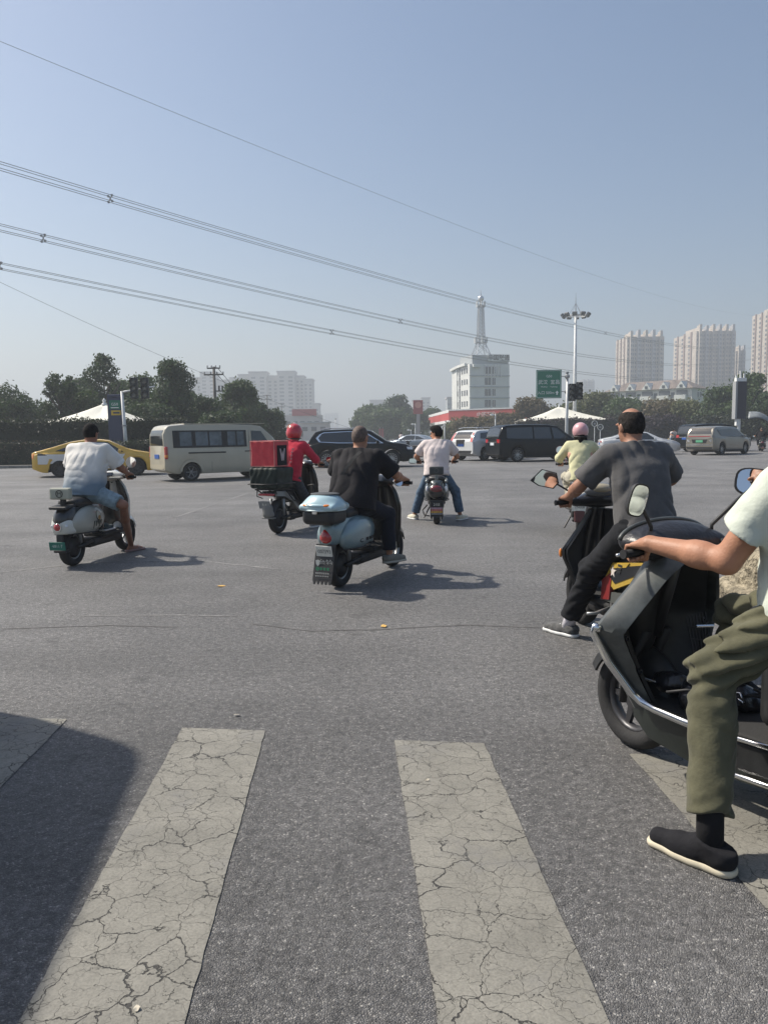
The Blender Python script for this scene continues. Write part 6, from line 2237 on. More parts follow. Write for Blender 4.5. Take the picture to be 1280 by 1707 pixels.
def leg_shield(t, m, inner, z0=.32, z1=.98, xb=.42, xt=.34, prof=None, bow=.10, th=.022, name='leg_shield'):
    """curved front apron; prof maps height fraction -> half width"""
    prof = prof or [(0, .17), (.25, .22), (.6, .24), (.85, .20), (1, .13)]
    g = []
    for i in range(17):
        k = i / 16
        z = z0 + (z1 - z0) * k
        w = interp(prof, k)
        x0 = xb + (xt - xb) * k
        g.append([(x0 + bow * (1 - (j / 8 - 1) ** 2) , w * (j / 8 - 1), z) for j in range(17)])
    o = MB().sheet(g, th).build(name, m, t, smooth=True, angle=50)
    gi = [[(p[0] - th - .012, p[1] * .93, p[2]) for p in row] for row in g]
    MB().sheet(gi, .012).build('inner_panel', inner, o, smooth=True, angle=50)
    return o

def plate(t, c, R, txt, m=None, tm=None, w=.20, h=.11, parent=None, size=.07, two=None):
    """number plate facing backwards"""
    T = TR(c, R)
    o = MB().rbox((0, 0, 0), (.008, w, h), .004, None)
    ob = o.build('number_plate', m or M_PLW, parent or t)
    ob.data.transform(T)
    rt = R @ Vector((0, -1, 0))
    u = R @ Vector((0, 0, 1))
    bk = R @ Vector((-1, 0, 0))
    if txt:
        lettering(txt, size, tm or M_PLT, ob, Vector(c) + bk * .0055, rt, u, .9)
    return ob

def fender(t, c, R, w, a0, a1, m, th=.012, name='fender', crown=.03):
    """mudguard arc over a wheel (angles from +x, degrees)"""
    g = []
    for i in range(15):
        a = rad(a0 + (a1 - a0) * i / 14)
        row = []
        for j in range(9):
            k = j / 4 - 1
            rr = R - crown * k * k - (.035 if abs(k) > .95 else 0)
            row.append((c[0] + rr * math.cos(a), c[1] + w * k, c[2] + rr * math.sin(a)))
        g.append(row)
    return MB().sheet(g, th).build(name, m, t, smooth=True, angle=60)

def tail_lamp(t, c, r, m=None, name='tail_light', bezel=None):
    s = SDF(.006).add(ell(c, r), 0)
    o = s.mesh(name, m or M_LAMPR, t)
    if bezel:
        MB().lathe([(r[1] * .92, -.012), (r[1] * 1.15, -.012), (r[1] * 1.15, .012), (r[1] * .92, .012)], 20, TR(c, RY(rad(90)) ), closed=True).build('bezel', bezel, o)
    return o

def retro_body(t, m, dark, seat_m=None, res=.009, cowl=1.0, seat_z=.77, seat_l=.36, panel=None):
    s = SDF(res)
    s.add(ell((-.42, 0, .57), (.42, .155, .19)), 0)
    s.add(ell((-.72, 0, .56), (.19, .125, .17)), .06)
    s.add(bx((-.40, 0, .68), (.36, .10, .05), .04), .05)
    s.add(bx((-.08, 0, .50), (.06, .10, .20), .05), .05)
    s.sub(cyl((-.63, 0, .22), (0, 1, 0), .275, .09), .02)
    s.mesh('rear_body', m, t, planes=[((0, 0, .385), (0, 0, -1))])
    for sg in (1, -1):
        c = SDF(res)
        c.add(ell((-.44, sg * .125, .535), (.33 * cowl, .085, .165)), 0)
        c.add(ell((-.60, sg * .11, .50), (.20, .07, .13)), .06)
        co = c.mesh('side_cowl', panel or m, t, planes=[((0, 0, .385), (0, 0, -1)), ((0, sg * .05, 0), (0, -sg, 0))])
        MB().tube([(-.78 + .7 * k / 12, sg * (.10 + .105 * math.sin(math.pi * (k + .5) / 13)), .392) for k in range(13)], .008, 6).build('cowl_trim', dark, co, smooth=True)
    se = SDF(res)
    se.add(bx((-.33, 0, seat_z), (seat_l, .125, .048), .045), 0)
    se.add(ell((-.56, 0, seat_z + .02), (.17, .135, .05)), .05)
    se.add(ell((-.12, 0, seat_z - .005), (.16, .10, .045)), .05)
    se.mesh('seat', seat_m or M_SEAT, t)
    fl = MB().rbox((.15, 0, .305), (.56, .30, .05), .02).build('floorboard', M_FLOOR, t)
    for k in range(5):
        MB().box((.15, -.1 + .05 * k, .333), (.5, .012, .008)).build('tread', M_FLOOR, fl)
    MB().rbox((.02, 0, .235), (.70, .22, .11), .04).build('battery_tray', dark, t)

def retro_front(t, m, inner, zh=1.0, xh=.36, R=.22, lamp=True):
    leg_shield(t, m, inner)
    s = SDF(.009)
    s.add(rc((.535, 0, .52), (.43, 0, .93), .075, .06), 0)
    s.add(ell((.46, 0, .80), (.07, .075, .14)), .03)
    s.mesh('nose', m, t)
    h = SDF(.008)
    h.add(ell((xh + .02, 0, zh + .015), (.105, .13, .062)), 0)
    h.add(rc((xh, -.12, zh + .005), (xh, .12, zh + .005), .042, .042), .05)
    h.mesh('headset', m, t)
    MB().lathe([(.058, 0), (.068, .012), (.066, .03), (.05, .042), (0.001, .05)], 20, TR((xh + .085, 0, zh + .02), RY(rad(90)))).build('headlight', M_LAMPW, t, smooth=True)
    MB().rbox((xh - .075, 0, zh + .035), (.02, .13, .06), .01, RY(rad(30))).build('dashboard', M_CGLASS, t)
    fender(t, (.65, 0, R), R + .045, .072, 20, 172, m)
def rear_flap(t, m, z0, z1, x=-.9, w=.11, teeth=True, lean=.06):
    poly = [(-w, z1), (w, z1), (w, z0)]
    n = 5
    if teeth:
        for i in range(n):
            a = w - 2 * w * i / n
            poly += [(a - 2 * w / n * .35, z0 - .045), (a - 2 * w / n * .7, z0 - .045), (a - 2 * w / n, z0)]
    else:
        poly.append((-w, z0))
    R = RZ(rad(90)) @ RX(0)
    M = TR((x, 0, 0), RZ(rad(90)))
    o = MB().plate(poly, .012, M)
    ob = o.build('mud_flap', m, t)
    for v in ob.data.vertices:
        v.co.x -= lean * (z1 - v.co.z) / max(.01, (z1 - z0))
    return ob
def place(px, py, off, a):
    """origin of a scooter whose rear tyre stands at a photograph pixel"""
    g = gnd(px, py)
    d = Vector((math.sin(rad(a)), math.cos(rad(a)), 0))
    return g + d * off
# ================================================================== the riders and their scooters
def frame(loc, a):
    loc = Vector((loc[0], loc[1], 0))
    rz = rad(90 - a)
    R = RZ(-rz)
    def tl(p):
        q = R @ (Vector(p) - loc)
        return (q.x, q.y, q.z)
    return loc, rz, tl
G_ = (0, -1, 0)
def hands(xh=.36, zh=1.0, hw=.34, dl=(0, 0, 0), dr=(0, 0, 0)):
    f, u = (.98, 0, -.2), (.2, 0, .98)
    return {'L': ((xh - .048 + dl[0], hw - .045 + dl[1], zh + .002 + dl[2]), G_, f, u), 'R': ((xh - .048 + dr[0], -(hw - .045) + dr[1], zh + .002 + dr[2]), G_, f, u)}
def foot(tl, px, py, toe_a, a):
    """foot standing on the road; toe direction given as world heading (deg)"""
    p = tl(gnd(px, py))
    r = rad(a - toe_a)
    return ((p[0], p[1], .087), (math.cos(r), math.sin(r)))
def floor_foot(s, x=.14, y=.115, z=.335):
    return ((x, s * y, z + .087), (1, s * .15))
GRP = 'scooter riders waiting at the crosswalk'

# ------------------------------------------------------------------ 1: white and black retro scooter at the left
loc, rz, tl = frame(place(122, 943, .63, 9), 9)
M_W1 = paint('scooter_white', (.62, .63, .58), .3)
M_K1 = paint('scooter_black', (.014, .015, .017), .3)
M_G1 = paint('cowl_grey_white', (.40, .40, .35), .4)
t = thing('retro_scooter', 'white and black retro scooter with a padded backrest and green plate', 'scooter', loc, rz)
sc_base(t, {}, R=.225, w=.115, zh=1.0)
retro_body(t, M_K1, M_TRIM, panel=M_G1, seat_z=.74)
retro_front(t, M_W1, M_K1)
s = SDF(.009).add(ell((-.79, 0, .50), (.12, .13, .13)), 0).add(ell((-.74, 0, .44), (.14, .14, .08)), .04)
s.sub(cyl((-.63, 0, .22), (0, 1, 0), .27, .09), .01)
s.mesh('tail_shell', M_W1, t, planes=[((0, 0, .40), (0, 0, -1))])
tail_lamp(t, (-.905, 0, .49), (.03, .045, .045), bezel=M_CHROME)
for sg in (1, -1):
    tail_lamp(t, (-.87, sg * .085, .50), (.02, .02, .02), M_LAMPW, 'rear_indicator')
br = MB().rbox((-.80, 0, .87), (.07, .26, .135), .02).build('backrest', mat('backrest_vinyl', (.38, .39, .32), .6), t)
MB().lathe([(.036, 0), (.044, 0), (.044, .003), (.036, .003)], 24, TR((-.838, 0, .87), RY(rad(-90))), closed=True).build('emblem_ring', M_TRIM, br)
lettering('M', .06, M_TRIM, br, (-.838, 0, .868), (0, -1, 0), (0, 0, 1), 1.1, 'emblem')
MB().rbox((-.76, 0, .78), (.05, .06, .12), .01).build('backrest_bracket', M_TRIM, t)
MB().rbox((-.76, 0, .72), (.28, .22, .035), .015, RY(rad(-6))).build('rear_rack', M_TRIM, t)
plate(t, (-.90, .02, .27), RY(rad(-8)), '·6811·7', mat('scooter_plate_green', (.02, .16, .12), .5), mat('plate_pale', (.55, .65, .6), .5), .20, .10, size=.05)
MB().rbox((-.87, 0, .34), (.03, .08, .12), .01).build('plate_bracket', M_TRIM, t)
MB().rbox((-.84, 0, .205), (.10, .16, .03), .01).build('mud_guard', M_TRIM, t)
# sticker on the right cowl: pale oval, brown oval, dark drips
dk, pale, brn = mat('sticker_dark', (.03, .04, .03), .6), mat('sticker_pale', (.62, .62, .52), .6), mat('sticker_brown', (.42, .24, .08), .6)
def cowl_y(x, z):
    q = 1 - ((x + .44) / .33) ** 2 - ((z - .535) / .165) ** 2
    return -(.125 + .085 * math.sqrt(max(q, .02)) + .004)
def sticker(nm, m, pts):
    n = len(pts)
    c = (sum(p[0] for p in pts) / n, sum(p[1] for p in pts) / n)
    vs = [(c[0], cowl_y(*c), c[1])] + [(x, cowl_y(x, z), z) for x, z in pts]
    MB().add(vs, [(0, i + 1, (i + 1) % n + 1) for i in range(n)]).build(nm, m, t, smooth=True)
ov = lambda cx, cz, rx, rz_, k=16: [(cx + rx * math.cos(2 * math.pi * i / k), cz + rz_ * math.sin(2 * math.pi * i / k)) for i in range(k)]
sticker('decal', dk, ov(-.37, .575, .055, .062))
cowl_y_ = cowl_y
cowl_y = lambda x, z: cowl_y_(x, z) - .002
sticker('decal', pale, ov(-.37, .58, .044, .05))
cowl_y = lambda x, z: cowl_y_(x, z) - .004
sticker('decal', brn, ov(-.355, .55, .035, .026))
for x, l in ((-.47, .12), (-.42, .09), (-.38, .06), (-.34, .10), (-.30, .07)):
    sticker('decal', dk, [(x - .012, .52), (x + .012, .52), (x + .008, .52 - l * .8), (x - .008, .52 - l * .8)])
mirror(t, (.31, -.22, 1.01), (.27, -.33, 1.19), 'round', m=M_CHROME, size=1.35)
mirror(t, (.31, .22, 1.01), (.27, .33, 1.19), 'round', m=M_CHROME, size=1.35)
hk = MB().rbox((.30, -.12, .99), (.14, .16, .03), .012).build('phone_shelf', mat('grey_pad', (.35, .36, .34), .5), t)
bt = thing('shoe_pair', 'dark bag with white shoes on the white scooter floorboard', 'shoes', loc, rz)
for k in (0, 1):
    u = SDF(.008).add(rc((.02 + .02 * k, -.06 + .10 * k, .375), (.18, -.06 + .1 * k, .37), .04, .035), 0).add(rc((.0, -.06 + .1 * k, .40), (.05, -.06 + .1 * k, .40), .038, .036), .03)
    u.mesh('shoe', cloth('teal_shoe', (.05, .08, .085)), bt)
    MB().rbox((.10, -.06 + .1 * k, .345), (.27, .085, .025), .01).build('sole', M_POLEW, bt)
J = dict(pelvis=(-.30, 0, .86), chest=(-.20, 0, 1.21), neck=(-.13, 0, 1.42), head=(-.075, 0, 1.555), hands=hands(), feet={'R': foot(tl, 219, 919, 30, 9), 'L': floor_foot(1)}, knR=tl(at(206, 842, 9.25)))
st = dict(skin=SKIN_D, shirt=None, trousers=cloth('blue_denim_light', (.20, .27, .31), .25, 20), sleeve=.85, trouser=.86, shoe='sandal', shoes=mat('pink_sandal', (.30, .19, .18), .6), hair='short', head_rot=(-6, 10), bulk=1.12, belly=.02, loose=.03, wrinkle=.011, seed=1, shoulder=.205, drape=1, leg_w=1.06, hem=-.07)
def dyed(name, c1, c2, z0, z1):
    m = cloth(name, c1)
    n, l = m.node_tree.nodes, m.node_tree.links
    tc = n.new('ShaderNodeTexCoord')
    sx = n.new('ShaderNodeSeparateXYZ')
    l.new(tc.outputs['Object'], sx.inputs[0])
    nz = n.new('ShaderNodeTexNoise')
    nz.inputs['Scale'].default_value = 5
    l.new(tc.outputs['Object'], nz.inputs['Vector'])
    ad = n.new('ShaderNodeMath')
    ad.operation = 'MULTIPLY_ADD'
    ad.inputs[1].default_value = .22
    l.new(nz.outputs['Fac'], ad.inputs[0])
    l.new(sx.outputs['Z'], ad.inputs[2])
    mr_ = n.new('ShaderNodeMapRange')
    mr_.inputs[1].default_value = z0 + .11
    mr_.inputs[2].default_value = z1 + .11
    l.new(ad.outputs[0], mr_.inputs[0])
    mx = n.new('ShaderNodeMix')
    mx.data_type = 'RGBA'
    l.new(mr_.outputs[0], mx.inputs[0])
    mx.inputs[6].default_value = (*c2, 1)
    mx.inputs[7].default_value = (*c1, 1)
    l.new(mx.outputs[2], n['Principled BSDF'].inputs['Base Color'])
    return m
st['shirt'] = dyed('dip_dyed_shirt', (.72, .70, .66), (.16, .22, .28), .92, 1.18)
p1 = person('rider in a white to blue dip-dyed shirt with sandals', loc, rz, J, st, GRP)

# ------------------------------------------------------------------ 2: delivery scooter
loc, rz, tl = frame(place(464, 889, .63, 22), 22)
M_G2 = paint('scooter_silver', (.30, .31, .31), .35, .3)
t = thing('delivery_scooter', 'silver and black delivery scooter with a rear rack', 'scooter', loc, rz)
sc_base(t, {}, R=.235, w=.11, zh=1.02)
leg_shield(t, M_K1, M_K1, z1=1.0, prof=[(0, .15), (.25, .19), (.6, .20), (.85, .17), (1, .12)])
s = SDF(.009)
s.add(bx((-.30, 0, .56), (.28, .085, .10), .05), 0).add(bx((-.66, 0, .63), (.22, .07, .04), .03), .06).add(bx((-.06, 0, .44), (.07, .09, .14), .04), .05)
s.mesh('rear_body', M_K1, t)
for sg in (1, -1):
    MB().loft([[(x, sg * .095, z + .03), (x, sg * .125, z + .03), (x, sg * .125, z - .045), (x, sg * .095, z - .045)] for x, z in ((-.86, .64), (-.6, .62), (-.35, .52), (-.16, .36), (.1, .30))]).build('side_panel', M_G2, t, angle=30, smooth=True)
    fr = MB()
    fr.tube([(-.88, sg * .15, .70), (-.40, sg * .15, .66), (-.16, sg * .16, .40)], .011, 6)
    fr.tube([(-.62, sg * .15, .67), (-.40, sg * .155, .50), (-.22, sg * .16, .46)], .010, 6)
    fr.build('guard_frame', M_TRIM, t, smooth=True)
    MB().tube([(-.05, sg * .17, .55), (-.02, sg * .30, .56), (.0, sg * .31, .66), (.02, sg * .30, .72), (.04, sg * .18, .70)], .011, 6).build('crash_bar', M_TRIM, t, smooth=True)
SDF(.009).add(bx((-.28, 0, .72), (.26, .12, .045), .04), 0).mesh('seat', M_SEAT, t)
MB().rbox((.15, 0, .305), (.56, .28, .05), .02).build('floorboard', M_FLOOR, t)
MB().rbox((.02, 0, .235), (.70, .2, .10), .04).build('battery_tray', M_TRIM, t)
fender(t, (-.63, 0, .235), .29, .075, 55, 165, M_TRIM)
fender(t, (.65, 0, .235), .28, .07, 20, 170, M_K1, name='front_fender')
rk = MB()
for sg in (1, -1):
    rk.tube([(-1.0, sg * .16, .70), (-.55, sg * .16, .70)], .012, 6)
    rk.tube([(-.98, sg * .16, .70), (-.80, sg * .10, .60)], .010, 6)
for x in (-1.0, -.85, -.70, -.55):
    rk.tube([(x, -.16, .70), (x, .16, .70)], .010, 6)
rk.tube([(-.98, .14, .69), (-.99, .14, .60), (-.90, .10, .56)], .009, 6)
rk.build('rack', M_TRIM, t, smooth=True)
MB().rbox((-.95, 0, .625), (.06, .26, .035), .012).build('tail_light', M_LAMPR, t)
pb = plate(t, (-.965, .03, .47), RY(rad(-16)), 'R 6', mat('plate_grey', (.25, .26, .26), .5), M_PLW, .20, .12, size=.06)
s = SDF(.01).add(ell((-.93, 0, .40), (.05, .09, .10)), 0).add(ell((-.91, 0, .32), (.06, .10, .06)), .03)
s.mesh('rear_mudguard', mat('dusty_grey', (.20, .20, .19), .7), t)
MB().rbox((-.90, 0, .265), (.09, .20, .018), .006).build('mud_lip', mat('dusty_grey', (.20, .20, .19), .7), t)
SDF(.009).add(ell((.38, 0, 1.03), (.09, .12, .06)), 0).mesh('headset', M_K1, t)
MB().lathe([(.05, 0), (.06, .01), (.05, .03), (0.001, .04)], 16, TR((.46, 0, 1.03), RY(rad(90)))).build('headlight', M_LAMPW, t, smooth=True)
mirror(t, (.33, -.24, 1.03), (.36, -.43, 1.10), 'oval', m=M_TRIM)
mirror(t, (.33, .24, 1.03), (.36, .43, 1.10), 'oval', m=M_TRIM)
# crate and insulated bag
cr = thing('delivery_crate', 'dark green covered crate on the delivery scooter rack', 'crate', loc, rz)
s = SDF(.011).add(bx((-.78, 0, .875), (.27, .235, .155), .04), 0)
s.warp(lambda P: .008 * wob(P, 22, 2) + .004 * np.sin(P[..., 1] * 70 + 3 * np.sin(P[..., 2] * 14)))
s.mesh('cover', cloth('dark_tarp', (.022, .032, .028), .3, 6, .55), cr)
MB().tube([(-.78 + .28 * a, .245 * b, .79 + .01 * math.sin(5 * i)) for i, (a, b) in enumerate([(-1, -1), (-1, 0), (-1, 1), (0, 1), (1, 1), (1, 0), (1, -1), (0, -1), (-1, -1)])], .010, 6).build('cord', M_TRIM, cr, smooth=True)
bg = thing('insulated_bag', 'red insulated delivery bag on top of the dark crate', 'bag', loc, rz)
M_REDF = cloth('red_fabric', (.66, .07, .085), .12, 8, .55)
s = SDF(.010).add(bx((-.79, .02, 1.235), (.21, .20, .19), .022), 0)
s.warp(lambda P: .0035 * np.sin(P[..., 1] * 48 + 2.5 * np.sin(P[..., 2] * 9)) + .003 * wob(P, 26, 3))
s.mesh('bag_body', M_REDF, bg)
for z in (1.05, 1.42):
    MB().tube([(-.79 + .212 * a, .02 + .202 * b, z) for a, b in [(-1, -1), (-1, 1), (1, 1), (1, -1), (-1, -1)]], .008, 6).build('piping', cloth('pink_piping', (.6, .22, .2)), bg)
for a, b in ((-1, -1), (-1, 1), (1, -1), (1, 1)):
    MB().tube([(-.79 + .212 * a, .02 + .202 * b, 1.05), (-.79 + .212 * a, .02 + .202 * b, 1.42)], .007, 6).build('piping', cloth('pink_piping', (.6, .22, .2)), bg)
MB().rbox((-.775, -.186, 1.21), (.28, .012, .30), .004).build('side_pocket', cloth('black_fabric', (.02, .02, .024)), bg)
PK = mat('pocket_print', (.5, .4, .42), .7)
MB().plate([(-.08, .09), (-.05, .09), (-.025, 0), (0, .06), (.025, 0), (.05, .09), (.08, .09), (.035, -.09), (.01, -.09), (0, -.03), (-.01, -.09), (-.035, -.09)], .004, TR((-.775, -.193, 1.22))).build('pocket_print', PK, bg)
J = dict(pelvis=(-.26, 0, .84), chest=(-.16, 0, 1.19), neck=(-.08, 0, 1.40), head=(-.02, 0, 1.53), hands=hands(zh=1.02), feet={'R': foot(tl, 524, 879, 40, 22), 'L': floor_foot(1)})
st = dict(skin=SKIN_A, shirt=cloth('red_shirt', (.55, .03, .06), .12), trousers=cloth('grey_work_trousers', (.05, .055, .065)), sleeve=1.55, trouser=1.9, shoes=cloth('grey_shoes', (.30, .28, .28)), hair='short', head_rot=(-12, 10), seed=2, loose=.022, wrinkle=.011)
p2 = person('delivery rider in a red uniform shirt and grey trousers', loc, rz, J, st, GRP)
SPR = mat('shirt_print', (.68, .6, .6), .8)
body_ = [c for c in p2.children if c.name.startswith('shirt')][0]
bm = bmesh.new()
bm.from_mesh(body_.data)
bv_ = BVHTree.FromBMesh(bm)
bm.free()
for k in range(5):
    z0 = 1.30 - .05 * k
    for dz, y0, y1 in ((0, -.065, -.10), (-.014, -.065, -.10), (-.028, -.075, -.09)):
        pts = []
        for y in (y0, (y0 + y1) / 2, y1):
            h_ = bv_.ray_cast(Vector((-1, y, z0 + dz)), Vector((1, 0, 0)))
            pts.append((h_[0] if h_[0] else Vector((-.3, y, z0 + dz))) - Vector((.002, 0, 0)))
        MB().tube(pts, .004, 4).build('shirt_print', SPR, p2)
q = J['_']
helmet('red helmet of the delivery rider with pale stripes', loc, rz, q['hd'], q['Rh'], paint('helmet_red', (.50, .03, .045), .25), True, paint('helmet_stripe', (.55, .40, .22), .35))

# ------------------------------------------------------------------ 3: pale blue retro scooter with top box
loc, rz, tl = frame(place(566, 978, .63, 25), 25)
M_B3 = paint('scooter_pale_blue', (.23, .32, .345), .3, .2)
M_B3b = paint('topbox_pale_blue', (.42, .58, .63), .25)
t = thing('retro_scooter', 'pale blue retro scooter with a top box and printed mud flap', 'scooter', loc, rz)
sc_base(t, {'bar_m': M_CHROME}, R=.22, w=.115, zh=.98, hw=.37)
retro_body(t, M_B3, M_TRIM, seat_z=.73)
retro_front(t, M_K1, M_K1, zh=.98)
s = SDF(.008).add(ell((-.84, 0, .56), (.07, .085, .15)), 0)
s.mesh('tail_shell', M_B3, t)
s = SDF(.006).add(ell((-.885, 0, .52), (.045, .062, .055)), 0).add(ell((-.88, 0, .565), (.035, .035, .06)), .04)
s.mesh('tail_light', M_LAMPR, t)
fl = rear_flap(t, M_TRIM, .13, .46, -.88, .105, True, .09)
plate(t, (-.925, 0, .395), RY(rad(-14)), '·007393', M_PLW, M_PLT, .175, .115, fl, size=.052)
bk_u, bk_r = RY(rad(-14)) @ Vector((0, 0, 1)), Vector((0, -1, 0))
def flap_txt(tx, z, sz, m, sq=1.0, y=0.0):
    x = -.888 - .09 * (.46 - z) / .33 - .004
    lettering(tx, sz, m, fl, (x, y, z), bk_r, bk_u, sq, 'flap_print')
WP, GP = mat('print_white', (.62, .62, .58), .6), mat('print_green', (.03, .34, .16), .6)
flap_txt('台铃', .285, .075, WP, 1.05, -.025)
for nm, m_, pts_ in (('flap_emblem', WP, [(-.022, .024), (0, .03), (.022, .024), (.018, -.012), (0, -.032), (-.018, -.012)]),):
    x = -.888 - .09 * (.46 - .285) / .33 - .006
    MB().plate(pts_, .004, TR((x, .062, .285), RZ(rad(90)))).build(nm, m_, fl)
# rows of small print below
x_ = lambda z: -.888 - .09 * (.46 - z) / .33
for z, n_, sz, m_ in ((.232, 4, .034, GP), (.192, 7, .020, WP), (.165, 8, .016, WP)):
    for i in range(n_):
        y = .075 - .15 * (i + .5) / n_
        if z == .232 and i == 0:
            MB().lathe([(.013, 0), (.018, 0), (.018, .003), (.013, .003)], 18, TR((x_(z) - .009, y, z), RY(rad(-90))), closed=True).build('flap_print', m_, fl)
            MB().tube([(x_(z) - .010, y + .008, z), (x_(z) - .010, y, z - .007), (x_(z) - .010, y - .012, z + .01)], .003, 4).build('flap_print', m_, fl)
            continue
        MB().box((x_(z) - .009, y, z + sz * .2), (.003, sz * .8, sz * .16)).box((x_(z) - .009, y, z - sz * .2), (.003, sz * .8, sz * .16)).box((x_(z) - .009, y, z), (.003, sz * .18, sz * .8)).build('flap_print', m_, fl)
# printed model name on the right cowl
cowl_y = lambda x, z: cowl_y_(x, z) - .001
MB().tube([(-.52 + .035 * math.cos(a), cowl_y_(-.52, .46) - .003, .46 + .016 * math.sin(a)) for a in np.linspace(.6, 5.6, 14)], .004, 4).build('cowl_emblem', M_TRIM, t)
for i, x in enumerate((-.42, -.39, -.34, -.30, -.27)):
    MB().box((x, cowl_y_(x, .465) - .001, .465), (.012 if i < 4 else .03, .006, .03)).build('cowl_lettering', M_TRIM, t)
MB().tube([(-.72, -.10, .42), (-.60, -.155, .52), (-.46, -.17, .62), (-.32, -.15, .675)], .007, 5).build('body_crease', M_TRIM, t, smooth=True)
# rack and top box
MB().tube([(-.60, .08, .72), (-.95, .10, .66), (-.95, -.10, .66), (-.60, -.08, .72)], .011, 6).build('rack', M_TRIM, t, smooth=True)
tb = thing('top_box', 'pale blue and black top box on the pale blue scooter', 'top box', loc, rz)
s = SDF(.008).add(bx((-.90, 0, .735), (.16, .17, .075), .055), 0)
s.mesh('base', mat('box_black', (.02, .02, .022), .5), tb)
s = SDF(.008)
s.add(ell((-.90, 0, .83), (.185, .205, .135)), 0)
s.add(bx((-.90, 0, .825), (.172, .19, .03), .03), .05)
lid = s.mesh('lid', M_B3b, tb, planes=[((0, 0, .795), (0, 0, -1)), ((0, 0, .945), (0, 0, 1))])
SDF(.007).add(ell((-.885, 0, .945), (.125, .145, .014)), 0).mesh('lid_pad', mat('pad_grey', (.06, .065, .07), .7), lid)
for sg in (1, -1):
    s = SDF(.005).add(ell((-1.035, sg * .105, .845), (.045, .06, .022), np.array(RZ(rad(-sg * 18)))), 0)
    s.mesh('reflector', M_LAMPA, lid)
s = SDF(.006).add(ell((-1.07, .0, .845), (.028, .10, .022)), 0)
s.mesh('badge', M_B3b, lid)
MB().tube([(-.90 + .190 * math.cos(a), .208 * math.sin(a), .80) for a in np.linspace(0, 2 * math.pi, 33)], .009, 6).build('rim', mat('pale_rim', (.55, .66, .68), .35), tb, smooth=True)
MB().rbox((-1.085, 0, .785), (.02, .05, .04), .008).build('lock', M_CHROME, tb)
mirror(t, (.30, -.22, .99), (.16, -.30, 1.0), 'round', m=M_CHROME, size=1.0, face=(-.4, -.6, .3))
mirror(t, (.30, .22, .99), (.16, .30, 1.06), 'round', m=M_CHROME, size=1.0)
J = dict(pelvis=(-.33, .0, .80), chest=(-.24, 0, 1.13), neck=(-.16, 0, 1.335), head=(-.115, 0, 1.465), hands=hands(zh=.98, hw=.37), feet={'R': ((.03, -.25, .235), (1, -.45)), 'L': floor_foot(1)}, knpoleR=(1, -.2, .4))
st = dict(skin=SKIN_A, shirt=cloth('black_tshirt', (.017, .016, .019), .2), trousers=cloth('navy_trousers', (.014, .016, .026)), sleeve=.85, trouser=1.88, shoes=cloth('khaki_sneaker', (.20, .19, .16)), sole=mat('tan_sole', (.42, .40, .34), .7), hair='stub', hair_m=STUB, head_rot=(-4, 6), bulk=1.12, shoulder=.21, loose=.024, drape=1, leg_w=1.1, wrinkle=.011, seed=3, belly=.02)
p3 = person('shaven rider in a black T-shirt with a cross-body strap', loc, rz, J, st, GRP)
q = J['_']
MB().sheet([[(-.40 + .12 * (k - .3) ** 2 - .02 * math.sin(k * 3) + .20 * max(0, k - .86), .12 - .24 * k, 1.325 - .34 * (1 - k) ) for k in [i / 10]] + [(-.40 + .12 * (i / 10 - .3) ** 2 - .02 * math.sin(i / 10 * 3) + .20 * max(0, i / 10 - .86), .155 - .24 * i / 10, 1.335 - .34 * (1 - i / 10))] for i in range(11)], .004).build('bag_strap', cloth('strap_grey', (.05, .05, .05)), p3)

# ------------------------------------------------------------------ 4: dark retro scooter in the middle
loc, rz, tl = frame(place(728, 873, .63, 4), 4)
M_D4 = paint('scooter_dark_green', (.045, .055, .055), .25, .3)
t = thing('retro_scooter', 'dark rounded scooter with a dim square backrest and striped mud flap', 'scooter', loc, rz)
sc_base(t, {}, R=.225, w=.12, zh=1.0, hw=.36)
retro_body(t, M_D4, M_TRIM, seat_z=.74)
retro_front(t, M_D4, M_K1)
s = SDF(.008).add(ell((-.83, 0, .56), (.10, .14, .13)), 0)
s.mesh('tail_shell', M_K1, t)
s = SDF(.007).add(ell((-.90, 0, .60), (.05, .10, .06)), 0)
s.mesh('tail_light', mat('dim_red_lamp', (.14, .012, .02), .12, coat=1), t)
for sg in (1, -1):
    tail_lamp(t, (-.84, sg * .155, .60), (.03, .025, .05), M_LAMPW, 'rear_indicator')
    s = SDF(.009).add(rc((-.80, sg * .16, .72), (-.40, sg * .16, .74), .028, .024), 0)
    s.mesh('grab_rail', mat('pewter', (.22, .24, .24), .35, .5), t)
br = MB().rbox((-.84, 0, .90), (.05, .235, .13), .02).build('backrest', mat('backrest_dark', (.05, .055, .055), .6), t)
MB().lathe([(.030, 0), (.036, 0), (.036, .003), (.030, .003)], 20, TR((-.867, 0, .90), RY(rad(-90))), closed=True).build('emblem_ring', mat('emblem_grey', (.14, .15, .15), .5), br)
MB().rbox((-.82, 0, .80), (.04, .05, .12), .01).build('backrest_bracket', mat('pewter', (.22, .24, .24), .35, .5), t)
fl = rear_flap(t, M_TRIM, .15, .42, -.87, .105, True, .03)
plate(t, (-.90, 0, .345), RY(rad(-6)), '2155', M_TRIM, M_PLW, .18, .075, fl, size=.058)
for z, c in ((.285, (.36, .24, .30)), (.255, (.42, .14, .12)), (.225, (.50, .30, .06)), (.195, (.20, .20, .21))):
    MB().box((-.893 - .03 * (.42 - z) / .27, 0, z), (.006, .185, .028)).build('flap_band', mat('flap_band_%d' % int(z * 1000), c, .6, var=(40, .3)), fl)
